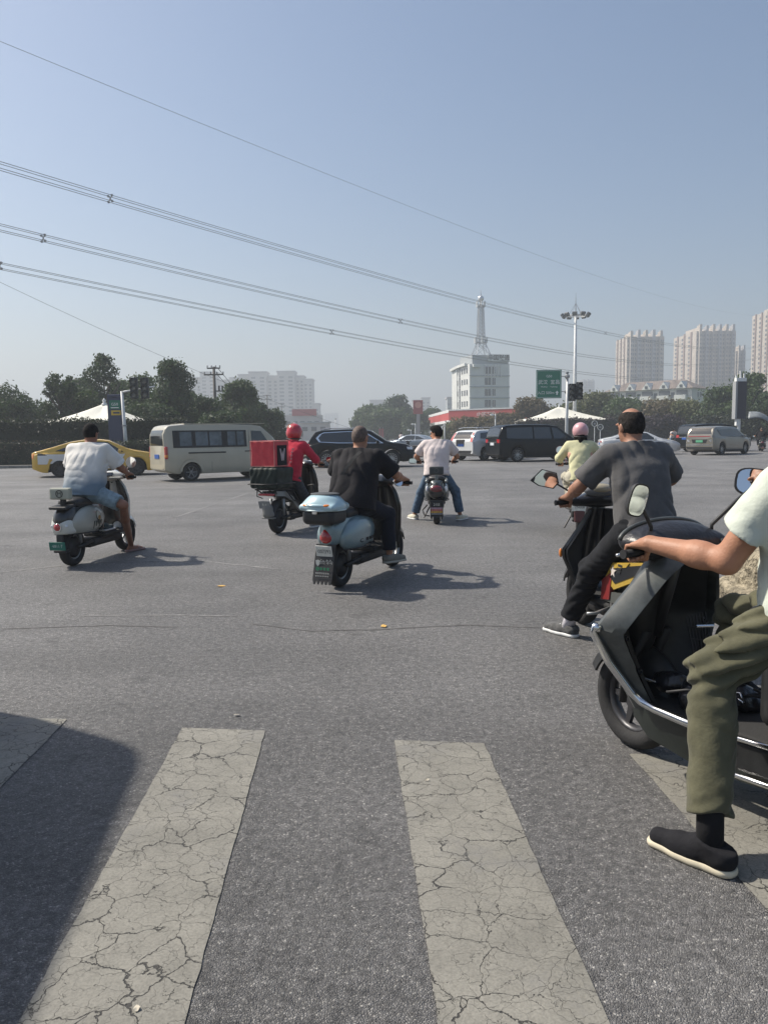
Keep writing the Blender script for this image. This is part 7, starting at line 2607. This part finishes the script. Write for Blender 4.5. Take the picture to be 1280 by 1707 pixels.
MB().tube([(-.45, .16, .30), (-.55, .24, .22), (-.60, .20, .14), (-.62, .12, .13)], .012, 6).build('kick_bar', M_TRIM, t, smooth=True)
mirror(t, (.31, .24, 1.01), (.30, .42, 1.02), 'oval', m=M_TRIM)
J = dict(pelvis=(-.30, 0, .84), chest=(-.21, -.01, 1.18), neck=(-.13, -.01, 1.375), head=(-.075, 0, 1.50), hands=hands(hw=.36), feet={'L': foot(tl, 691, 866, -28, 4), 'R': foot(tl, 767, 867, 38, 4)}, knpoleL=(.9, .8, .3), knpoleR=(.9, -.8, .3))
st = dict(skin=SKIN_A, shirt=cloth('white_pink_tshirt', (.66, .58, .56), .06), trousers=cloth('blue_jeans', (.075, .125, .19), .3, 18), sleeve=.7, trouser=1.86, shoes=cloth('cream_sneaker', (.58, .55, .44), .15, 12), hair='full', head_rot=(62, 8), shoulder=.20, loose=.026, drape=1, wrinkle=.011, seed=4, cuff=.07, leg_w=1.05)
p4 = person('rider in a white T-shirt and blue jeans with both feet down', loc, rz, J, st, GRP)

# ------------------------------------------------------------------ 5: white scooter with the pink helmet rider
loc, rz, tl = frame(place(968, 893, .63, 12), 14)
t = thing('retro_scooter', 'small cream white scooter half hidden ahead of the grey shirt rider', 'scooter', loc, rz)
M_W5 = paint('scooter_cream', (.62, .56, .44), .35)
sc_base(t, {}, R=.22, w=.10, zh=1.0)
retro_body(t, M_W5, M_TRIM, seat_z=.73)
retro_front(t, M_W5, M_K1)
SDF(.008).add(bx((-.82, 0, .56), (.08, .12, .05), .035), 0).mesh('tail_light', mat('dim_red_lamp', (.14, .012, .02), .12, coat=1), t)
SDF(.008).add(ell((-.82, 0, .60), (.10, .13, .06)), 0).mesh('tail_shell', M_W5, t)
plate(t, (-.90, .0, .44), RY(rad(-10)), '7N008', M_PLW, M_PLT, .22, .12, size=.055)
MB().rbox((-.87, 0, .33), (.05, .15, .22), .02).build('rear_mudguard', mat('maroon_plastic', (.10, .035, .035), .6), t)
for sg in (1, -1):
    tail_lamp(t, (-.83, sg * .14, .57), (.03, .02, .02), M_LAMPA, 'rear_indicator')
mirror(t, (.31, .2, 1.01), (.30, .30, 1.22), 'round', m=paint('pink_paint', (.62, .35, .38)), size=1.2)
mirror(t, (.31, -.2, 1.01), (.30, -.30, 1.22), 'round', m=paint('pink_paint', (.62, .35, .38)), size=1.2)
J = dict(pelvis=(-.27, 0, .83), chest=(-.19, 0, 1.15), neck=(-.13, 0, 1.345), head=(-.09, 0, 1.475), hands=hands(), feet={'R': floor_foot(-1), 'L': floor_foot(1)})
st = dict(skin=SKIN_B, shirt=cloth('pale_yellow_blouse', (.60, .58, .36), .08), trousers=cloth('cream_trousers', (.45, .42, .33)), sleeve=1.8, trouser=1.85, shoes=cloth('white_sneaker', (.6, .6, .58)), hair='long', head_rot=(12, 8), shoulder=.165, bulk=.86, loose=.03, wrinkle=.011, seed=5, scale=.94)
p5 = person('rider in a pale yellow blouse with long dark hair', loc, rz, J, st, GRP)
q = J['_']
helmet('pink open-face helmet of the rider in yellow', loc, rz, q['hd'], q['Rh'], paint('helmet_pink', (.62, .34, .36), .35), False)

# ------------------------------------------------------------------ 6: dark scooter with the grey shirt rider
loc, rz, tl = frame((1.66, 5.28), -10)
M_K6 = paint('scooter_black_gloss', (.016, .017, .02), .35)
t = thing('sport_scooter', 'black sport scooter with yellow star graphics and orange reflector', 'scooter', loc, rz)
sc_base(t, {}, R=.23, w=.11, zh=.99, hw=.35)
leg_shield(t, M_K6, mat('dark_plastic', (.035, .038, .043), .5), z0=.34, z1=.93, xb=.50, xt=.36, prof=[(0, .15), (.2, .20), (.40, .265), (.5, .268), (.62, .225), (.8, .16), (1, .10)], bow=.12)
s = SDF(.009).add(rc((.56, 0, .55), (.44, 0, .93), .09, .07), 0).add(ell((.60, 0, .66), (.08, .11, .12)), .04)
s.mesh('nose', M_K6, t)
fender(t, (.65, 0, .23), .28, .075, 20, 170, M_K6, name='front_fender')
for sg in (1, -1):
    rf_ = SDF(.006).add(ell((.455, sg * .268, .60), (.014, .014, .036)), 0).mesh('reflector', M_LAMPA, t)
h = SDF(.008).add(ell((.40, 0, 1.01), (.10, .15, .055)), 0).add(rc((.36, -.2, .99), (.36, .2, .99), .035, .035), .05)
h.mesh('headset', M_K6, t)
s = SDF(.007).add(ell((.34, .02, 1.075), (.06, .12, .055), np.array(RY(rad(-35)))), 0)
dsh = s.mesh('dashboard', mat('dash_grey', (.20, .21, .22), .4), t)
SDF(.006).add(ell((.315, .02, 1.09), (.045, .09, .03), np.array(RY(rad(-35)))), 0).mesh('dash_lens', mat('dash_cream', (.45, .40, .28), .15, coat=1), dsh)
s = SDF(.008)
s.add(bx((-.36, 0, .60), (.34, .12, .09), .05), 0).add(bx((-.72, 0, .68), (.18, .09, .06), .04), .06).add(bx((-.06, 0, .44), (.08, .11, .14), .04), .05)
s.mesh('rear_body', M_K6, t)
se = SDF(.008).add(bx((-.36, 0, .735), (.38, .14, .05), .045), 0).add(ell((-.60, 0, .775), (.20, .135, .05)), .05)
se.mesh('seat', M_SEAT, t)
YP, RP = paint('panel_yellow', (.46, .31, .05), .4), paint('panel_red', (.22, .025, .025), .35)
BP = mat('panel_beige', (.42, .35, .18), .45)
for sg in (1, -1):
    pn = MB().plate([(-.66, .70), (-.16, .62), (-.05, .50), (-.18, .44), (-.60, .60)], .03, TR((0, sg * .145, 0))).build('side_panel', YP, t)
    MB().plate([(-.60, .675), (-.22, .60), (-.13, .52), (-.20, .485), (-.56, .62)], .03, TR((0, sg * .150, 0))).build('panel_insert', M_K6, pn)
    MB().plate([(-.40, .655), (-.20, .615), (-.17, .585), (-.36, .62)], .03, TR((0, sg * .153, 0))).build('panel_stripe', YP, pn)
    st_ = []
    for i in range(10):
        r_ = .042 if i % 2 == 0 else .018
        st_.append((-.185 + r_ * math.cos(rad(90 + 36 * i)), .565 + r_ * math.sin(rad(90 + 36 * i))))
    MB().plate(st_, .03, TR((0, sg * .157, 0))).build('star_decal', mat('decal_white', (.62, .55, .5), .6), pn)
    for dz in (0, .03, .06):
        MB().box((-.26 - dz * .4, sg * .168, .572 + dz * .8), (.055, .006, .014)).build('decal_bar', M_TRIM, pn)
    MB().plate([(-.72, .75), (-.30, .70), (-.26, .675), (-.70, .71)], .03, TR((0, sg * .143, 0))).build('upper_panel', BP, t)
    MB().plate([(-.16, .56), (-.02, .48), (.0, .34), (-.12, .36)], .03, TR((0, sg * .150, 0))).build('lower_panel', RP, t)
    MB().plate([(-.50, .46), (-.02, .40), (.04, .33), (-.42, .36)], .04, TR((0, sg * .135, 0))).build('under_panel', mat('dark_grey_plastic', (.08, .085, .08), .5), t)
    MB().tube([(-.10, sg * .14, .30), (-.12, sg * .26, .27), (-.12, sg * .32, .27)], .012, 6).build('foot_peg', M_ALU, t, smooth=True)
    MB().tube([(-.14, sg * .15, .34), (-.20, sg * .18, .20), (-.24, sg * .22, .10)], .014, 6).build('stand_leg', M_TRIM, t, smooth=True)
tail_lamp(t, (-.90, 0, .68), (.03, .08, .035))
plate(t, (-.92, 0, .42), RY(rad(-12)), None, M_PLW, M_PLT, .2, .11, size=.055)
MB().rbox((-.88, 0, .48), (.03, .1, .2), .01).build('plate_bracket', M_TRIM, t)
MB().rbox((.17, 0, .305), (.56, .30, .05), .02).build('floorboard', M_FLOOR, t)
MB().rbox((.02, 0, .235), (.66, .22, .10), .04).build('battery_tray', M_TRIM, t)
mirror(t, (.33, .21, 1.01), (.37, .43, 1.165), 'hex', tilt_z=-12, size=1.25, face=(-1, .12, .05))
mirror(t, (.33, -.21, 1.01), (.37, -.43, 1.165), 'hex', tilt_z=192, size=1.25, face=(-1, -.12, .05))
J = dict(pelvis=(-.30, 0, .86), chest=(-.20, 0, 1.20), neck=(-.12, 0, 1.40), head=(-.065, 0, 1.525), hands=hands(zh=.99, hw=.35), feet={'L': foot(tl, 946, 1060, -38, -10), 'R': floor_foot(-1)}, knL=tl(at(986, 950, 5.32)), elpoleL=(-.2, .7, -.6), elpoleR=(-.1, -1, -.35))
st = dict(skin=skin('skin_weathered', (.34, .175, .115)), shirt=cloth('charcoal_tshirt', (.095, .093, .094), .16), trousers=cloth('black_trousers', (.013, .014, .017)), sleeve=.82, trouser=1.84, shoes=cloth('grey_sneaker', (.10, .10, .10), .35, 30), sock=cloth('white_sock', (.62, .60, .66)), hair='bald', hair_m=mat('greying_hair', (.035, .031, .029), .95, spec=.1, var=(60, .5), bump=(160, .8, .006)), head_rot=(10, 8), bulk=.94, shoulder=.192, loose=.028, drape=1, wrinkle=.013, wrinkle_t=.014, res=.0075, seed=6, leg_w=1.08)
p6 = person('balding rider in a charcoal T-shirt with one foot down', loc, rz, J, st, GRP)

# ------------------------------------------------------------------ 7: large black scooter in the foreground
loc, rz, tl = frame((1.513, 2.98), -35)
M_K7 = mat('scuffed_black_plastic', (.02, .021, .022), .45, var=(9, .5), bump=(60, .15, .003))
M_G7 = mat('scuffed_grey_panel', (.07, .077, .074), .42, var=(11, .4), coat=.3)
M_GR7 = mat('dark_green_panel', (.022, .028, .025), .4, var=(8, .3), coat=.3)
t = thing('large_scooter', 'large black scooter with wide leg shield and chrome side bumpers', 'scooter', loc, rz)
STEER = []
def steer(o):
    STEER.append(o)
    return o
before = set(bpy.data.objects)
sc_base(t, {'rim': M_RIMD}, R=.235, w=.105, zh=1.0, hw=.345, xh=.38)
fender(t, (.65, 0, .235), .285, .075, 25, 165, M_K7, name='front_fender')
mirror(t, (.41, .15, 1.06), (.40, .235, 1.21), 'oval', tilt_z=78, r=.009, size=1.0, face=(-1, .02, -.14))
_tip = Vector((.36, -.42, 1.26))
_S0 = TR((.42, 0, 0)) @ RZ(rad(-11)).to_4x4() @ TR((-.42, 0, 0))
_tw = loc + RZ(rz) @ (_S0 @ _tip)
_hw = loc + RZ(rz) @ Vector((-.15, -.01, 1.545))
_nw = ((Vector((0, 0, CAM_H)) - _tw).normalized() + (_hw - _tw).normalized()).normalized()
_nl = RZ(rad(11)) @ (RZ(-rz) @ _nw)
mirror(t, (.41, -.20, 1.05), tuple(_tip), 'oval', tilt_z=-8, r=.009, size=1.35, face=tuple(_nl))
s = SDF(.007)
s.add(ell((.47, 0, 1.02), (.13, .25, .085)), 0)
s.add(rc((.38, -.2, 1.0), (.38, .2, 1.0), .045, .045), .05)
cw = s.mesh('handlebar_cowl', mat('leatherette_cover', (.018, .018, .022), .4, bump=(22, .6, .012)), t)
MB().tube([(.49, .252 * math.cos(a), 1.02 + .090 * math.sin(a)) for a in np.linspace(.12, math.pi - .12, 25)], .010, 6).build('cowl_rim', M_G7, cw, smooth=True)
steer_names = ('wheel', 'fork_leg', 'steering_stem', 'handlebar', 'grip', 'brake_lever', 'switch_box', 'front_fender', 'mirror_stem', 'handlebar_cowl')
Ms = TR((.42, 0, 0)) @ RZ(rad(-11)).to_4x4() @ TR((-.42, 0, 0))
def apply_tree(o, M):
    if o.type == 'MESH':
        o.data.transform(M)
    for c in o.children:
        apply_tree(c, M)
for o in [c for c in t.children]:
    n0 = o.name.split('.')[0]
    if n0 in steer_names:
        if n0 == 'wheel' and sum(v.co.x for v in o.data.vertices) < 0:
            continue
        apply_tree(o, Ms)
# leg shield: wide, kinked outline (half width, x) by height
SHD = [(.30, .20, .44), (.42, .25, .48), (.55, .31, .51), (.66, .37, .52), (.70, .355, .50), (.80, .28, .46), (.90, .20, .42), (.975, .13, .37)]
def shp(z):
    return float(np.interp(z, [p[0] for p in SHD], [p[1] for p in SHD])), float(np.interp(z, [p[0] for p in SHD], [p[2] for p in SHD]))
g = []
for i in range(25):
    z = .30 + .675 * i / 24
    w, x = shp(z)
    g.append([(x + .16 * (1 - (abs(j / 10 - 1)) ** 2.2) - .02, w * (j / 10 - 1), z) for j in range(21)])
lsh = MB().sheet(g, .02).build('leg_shield', M_K7, t, smooth=True, angle=45)
gi = [[(p[0] - .035, p[1] * .80, p[2]) for p in row] for row in g]
MB().sheet(gi, .015).build('inner_panel', M_K7, lsh, smooth=True, angle=45)
for sg in (1, -1):
    out = []
    for i in range(25):
        z = .30 + .675 * i / 24
        w, x = shp(z)
        dep = .095 if z > .5 else .085
        out.append([(x + .03, sg * (w + .004), z), (x + .012, sg * (w + .014), z), (x - dep * .6, sg * (w * .99 + .006), z - .006), (x - dep, sg * (w * .93), z - .012), (x - dep + .01, sg * (w * .90), z - .012), (x - .02, sg * (w - .03), z)])
    MB().loft(out, closed=True).build('edge_panel', M_G7, lsh, smooth=True, angle=28)
    for (z, k) in ((.62, .80), (.47, .80)):
        w, x = shp(z)
        MB().lathe([(.014, 0), (.014, .012), (.006, .014), (.006, .006), (.001, .006)], 12, TR((x - .055, sg * w * k, z), RY(rad(-90)))).build('screw', M_TRIM, lsh)
# nose, front lamp
s = SDF(.009).add(rc((.60, 0, .55), (.50, 0, .93), .07, .06), 0).add(ell((.60, 0, .66), (.07, .09, .12)), .05)
s.mesh('nose', M_K7, t)
MB().rbox((.675, 0, .68), (.03, .13, .08), .02).build('headlight', M_LAMPW, t)
# floor, tunnel and rear body
MB().rbox((.13, 0, .305), (.66, .38, .045), .015).build('floorboard', M_FLOOR, t)
for sg in (1, -1):
    MB().loft([[(x, sg * y, z1), (x, sg * (y + .02), z1 - .01), (x, sg * (y - .01), z0), (x, sg * (y - .05), z0)] for x, y, z1, z0 in ((.50, .17, .40, .24), (.40, .20, .335, .18), (.2, .215, .315, .15), (-.05, .22, .31, .15), (-.30, .23, .32, .17), (-.40, .22, .36, .22))]).build('side_skirt', M_GR7, t, smooth=True, angle=35)
    bm_ = [(.515, .372, .665), (.535, .385, .672), (.545, .385, .65), (.50, .335, .52), (.435, .262, .385), (.40, .245, .352), (.33, .243, .338), (.20, .245, .328), (.0, .25, .322)]
    MB().tube([(x, sg * y, z) for x, y, z in bm_], .019, 10).build('bumper_tube', M_CHROME, t, smooth=True)
    sb = MB().rbox((-.26, sg * .245, .275), (.46, .05, .12), .015).build('side_board', M_K7, t)
    for z in (.345, .20):
        MB().tube([(-.02, sg * .262, z - .01), (-.05, sg * .275, z), (-.50, sg * .275, z + .01)], .011, 8).build('chrome_trim', M_CHROME, sb, smooth=True)
MB().rbox((.05, 0, .22), (.74, .30, .12), .05).build('battery_tray', M_TRIM, t)
s = SDF(.010)
s.add(bx((-.42, 0, .55), (.38, .15, .20), .06), 0).add(bx((-.80, 0, .66), (.14, .12, .09), .05), .06)
s.sub(cyl((-.63, 0, .235), (0, 1, 0), .28, .10), .02)
s.mesh('rear_body', M_K7, t, planes=[((0, 0, .37), (0, 0, -1))])
se = SDF(.010).add(bx((-.38, 0, .775), (.40, .15, .05), .045), 0).add(ell((-.62, 0, .82), (.22, .15, .05)), .05)
se.mesh('seat', M_SEAT, t)
fender(t, (-.63, 0, .235), .285, .08, 60, 170, M_TRIM, name='rear_fender')
tail_lamp(t, (-.95, 0, .68), (.03, .09, .04))
plate(t, (-.93, 0, .40), RY(rad(-12)), None, M_PLW, M_PLT, .2, .11, size=.055)
MB().rbox((-.90, 0, .48), (.03, .1, .24), .01).build('plate_bracket', M_TRIM, t)
# clutter on the floor
cl = thing('cable_bundle', 'crumpled black bag with tangled cables on the scooter floor', 'bag', loc, rz)
s = SDF(.009)
rs_ = np.random.RandomState(3)
for i in range(11):
    c = (rs_.uniform(.08, .40), rs_.uniform(-.15, .15), rs_.uniform(.345, .41))
    s.add(ell(c, rs_.uniform(.045, .09, 3)), .02)
s.warp(lambda P: .012 * wob(P, 42, 1) + .009 * np.abs(wob(P, 75, 2)))
s.mesh('sack', mat('black_film', (.016, .016, .02), .28, coat=.4, bump=(35, .8, .015)), cl, planes=[((0, 0, .33), (0, 0, -1))])
for i in range(9):
    p0 = V3(rs_.uniform(.05, .42), rs_.uniform(-.16, .16), .40)
    pts = [p0]
    for k in range(5):
        pts.append(pts[-1] + V3(rs_.uniform(-.09, .09), rs_.uniform(-.07, .07), rs_.uniform(-.02, .035)))
    MB().tube([tuple(p) for p in pts], .006, 6).build('cable', (M_TRIM, M_CHROME, M_TRIM)[i % 3] if i != 4 else M_CHROME, cl, smooth=True)
# net hanging inside the shield
nt_ = thing('luggage_net', 'black luggage net hanging inside the right of the leg shield', 'net', loc, rz)
for k in range(7):
    MB().tube([(.44, -.12 - .025 * k, .66), (.40, -.12 - .022 * k, .52), (.41, -.15 - .006 * k, .40)], .003, 4).build('cord', M_TRIM, nt_)
for k in range(4):
    MB().tube([(.425 - .01 * k, -.11 - .002 * k, .62 - .055 * k), (.41 - .01 * k, -.20, .60 - .055 * k), (.425 - .01 * k, -.28 + .02 * k, .62 - .055 * k)], .003, 4).build('cord', M_TRIM, nt_)
MB().tube([(.40, -.14, .62), (.39, -.26, .605)], .006, 6).build('rod', M_CHROME, nt_)

gl = Ms @ Vector((.332, .30, 1.002))
gr_ = Ms @ Vector((.332, -.30, 1.002))
cs, sn = math.cos(rad(-11)), math.sin(rad(-11))
fw, ax_ = (cs * .98, sn * .98, -.2), (-sn * -1 * -1, -cs, 0)
ax_ = (sn, -cs, 0)
HN = {'L': (tuple(gl), ax_, fw, (.2 * cs, .2 * sn, .98)), 'R': (tuple(gr_), ax_, fw, (.2 * cs, .2 * sn, .98))}
an_ = tl(gnd(1182, 1446))
rt_ = rad(-35 + 42)
J = dict(pelvis=(-.22, .07, .87), chest=(-.21, .06, 1.20), neck=(-.235, .03, 1.42), head=(-.215, -.01, 1.555), hands=HN,
         feet={'L': ((an_[0], an_[1], .087), (math.cos(rt_), math.sin(rt_))), 'R': floor_foot(-1, .18, .12)}, knL=(-.02, .415, .62), knR=(.20, -.13, .70), elL=(-.01, .32, 1.02), shL=(-.17, .26, 1.29))
st = dict(skin=SKIN_A, shirt=cloth('pale_mint_tshirt', (.56, .60, .52), .06), trousers=cloth('olive_trousers', (.098, .095, .058), .2, 10, .85, (26, .4, .012)), sleeve=.62, trouser=1.83, shoe='slipon', shoes=cloth('black_canvas', (.014, .014, .017)), sole=mat('cream_sole', (.62, .56, .42), .7), sock=cloth('black_sock', (.015, .015, .017)), hair='short', head_rot=(-5, 8), bulk=1.08, shoulder=.21, loose=.028, drape=1, wrinkle=.013, arm=1.18, wrinkle_t=.022, res=.0065, seed=7, leg_w=1.02, cuff=.066, hem=-.07)
p7 = person('foreground rider in a pale mint T-shirt and olive cargo trousers', loc, rz, J, st, GRP)
# ================================================================== far riders and walkers
def far_copy(src, px, py, a, label, group=None):
    c = copy_tree(src)
    g = gnd(px, py)
    c.location = (g.x, g.y, 0)
    c.rotation_euler = (0, 0, rad(90 - a))
    c['label'] = label
    if 'group' in c:
        del c['group']
    return c
SCO = {o['label'].split()[0]: o for o in bpy.data.objects if o.get('category') == 'scooter'}
far_copy(SCO['black'], 1123, 744, 165, 'black scooter of the far rider beside the white hatchback')
far_copy(p4, 1123, 744, 165, 'far rider in a white shirt beside the white hatchback')
far_copy(SCO['silver'], 688, 762, -60, 'far silver scooter mostly hidden by the rider in jeans')
far_copy(SCO['dark'], 1268, 752, 20, 'far dark scooter under a grey rain canopy')
far_copy(p3, 1268, 752, 20, 'far rider in black under the grey rain canopy')
g = gnd(1268, 752)
t = thing('rain_canopy', 'grey rain canopy fixed over the far dark scooter', 'canopy', (g.x, g.y, 0), rad(90 - 110))
M_CAN = mat('canopy_film', (.20, .22, .23), .45, var=(5, .2))
gg = []
for i in range(13):
    k = i / 12
    x = .95 - 1.75 * k
    zt_ = 1.55 + 1.15 * math.sin(min(1, k * 1.25) * math.pi / 2) ** .8
    w_ = .18 + .42 * min(1, k * 1.6)
    gg.append([(x - .12 * abs(j / 6 - 1), w_ * (j / 6 - 1), zt_ - .50 * abs(j / 6 - 1) ** 1.8 * (.35 + .65 * k)) for j in range(13)])
MB().sheet(gg, .012).build('cover', M_CAN, t, smooth=True)
for sg in (1, -1):
    MB().tube([(.55, sg * .1, 1.0), (.5, sg * .2, 1.7), (-.1, sg * .4, 2.2)], .015, 6).build('strut', M_TRIM, t)
J = dict(pelvis=(0, 0, .93), chest=(0, 0, 1.24), neck=(0, 0, 1.45), head=(.02, 0, 1.58), hands={'L': ((.08, .24, .80), (0, -1, 0), (.3, 0, -1), (1, 0, .3)), 'R': ((.08, -.24, .80), (0, -1, 0), (.3, 0, -1), (1, 0, .3))}, feet={'L': ((.18, .10, .087), (1, .1)), 'R': ((-.16, -.10, .087), (1, -.1))})
g = gnd(669, 745)
person('far pedestrian in white crossing near the silver blue sedan', (g.x, g.y, 0), rad(60), J, dict(skin=SKIN_A, shirt=cloth('white_pink_tshirt', (.66, .58, .56)), trousers=cloth('navy_trousers', (.014, .016, .026)), shoes=cloth('grey_shoes', (.30, .28, .28)), hair='short', res=.012))
# ================================================================== air
_hz = MB().box((0, 900, 60), (2600, 2400, 122)).build('haze', bpy.data.materials.new('haze'))
_hz['kind'] = 'stuff'
_m = _hz.data.materials[0]
_m.use_nodes = True
_n = _m.node_tree.nodes
_n.clear()
_o = _n.new('ShaderNodeOutputMaterial')
_v = _n.new('ShaderNodeVolumePrincipled')
_v.inputs['Color'].default_value = (.82, .89, .95, 1)
_v.inputs['Density'].default_value = 0.0014
_v.inputs['Anisotropy'].default_value = 0.25
_m.node_tree.links.new(_v.outputs[0], _o.inputs['Volume'])
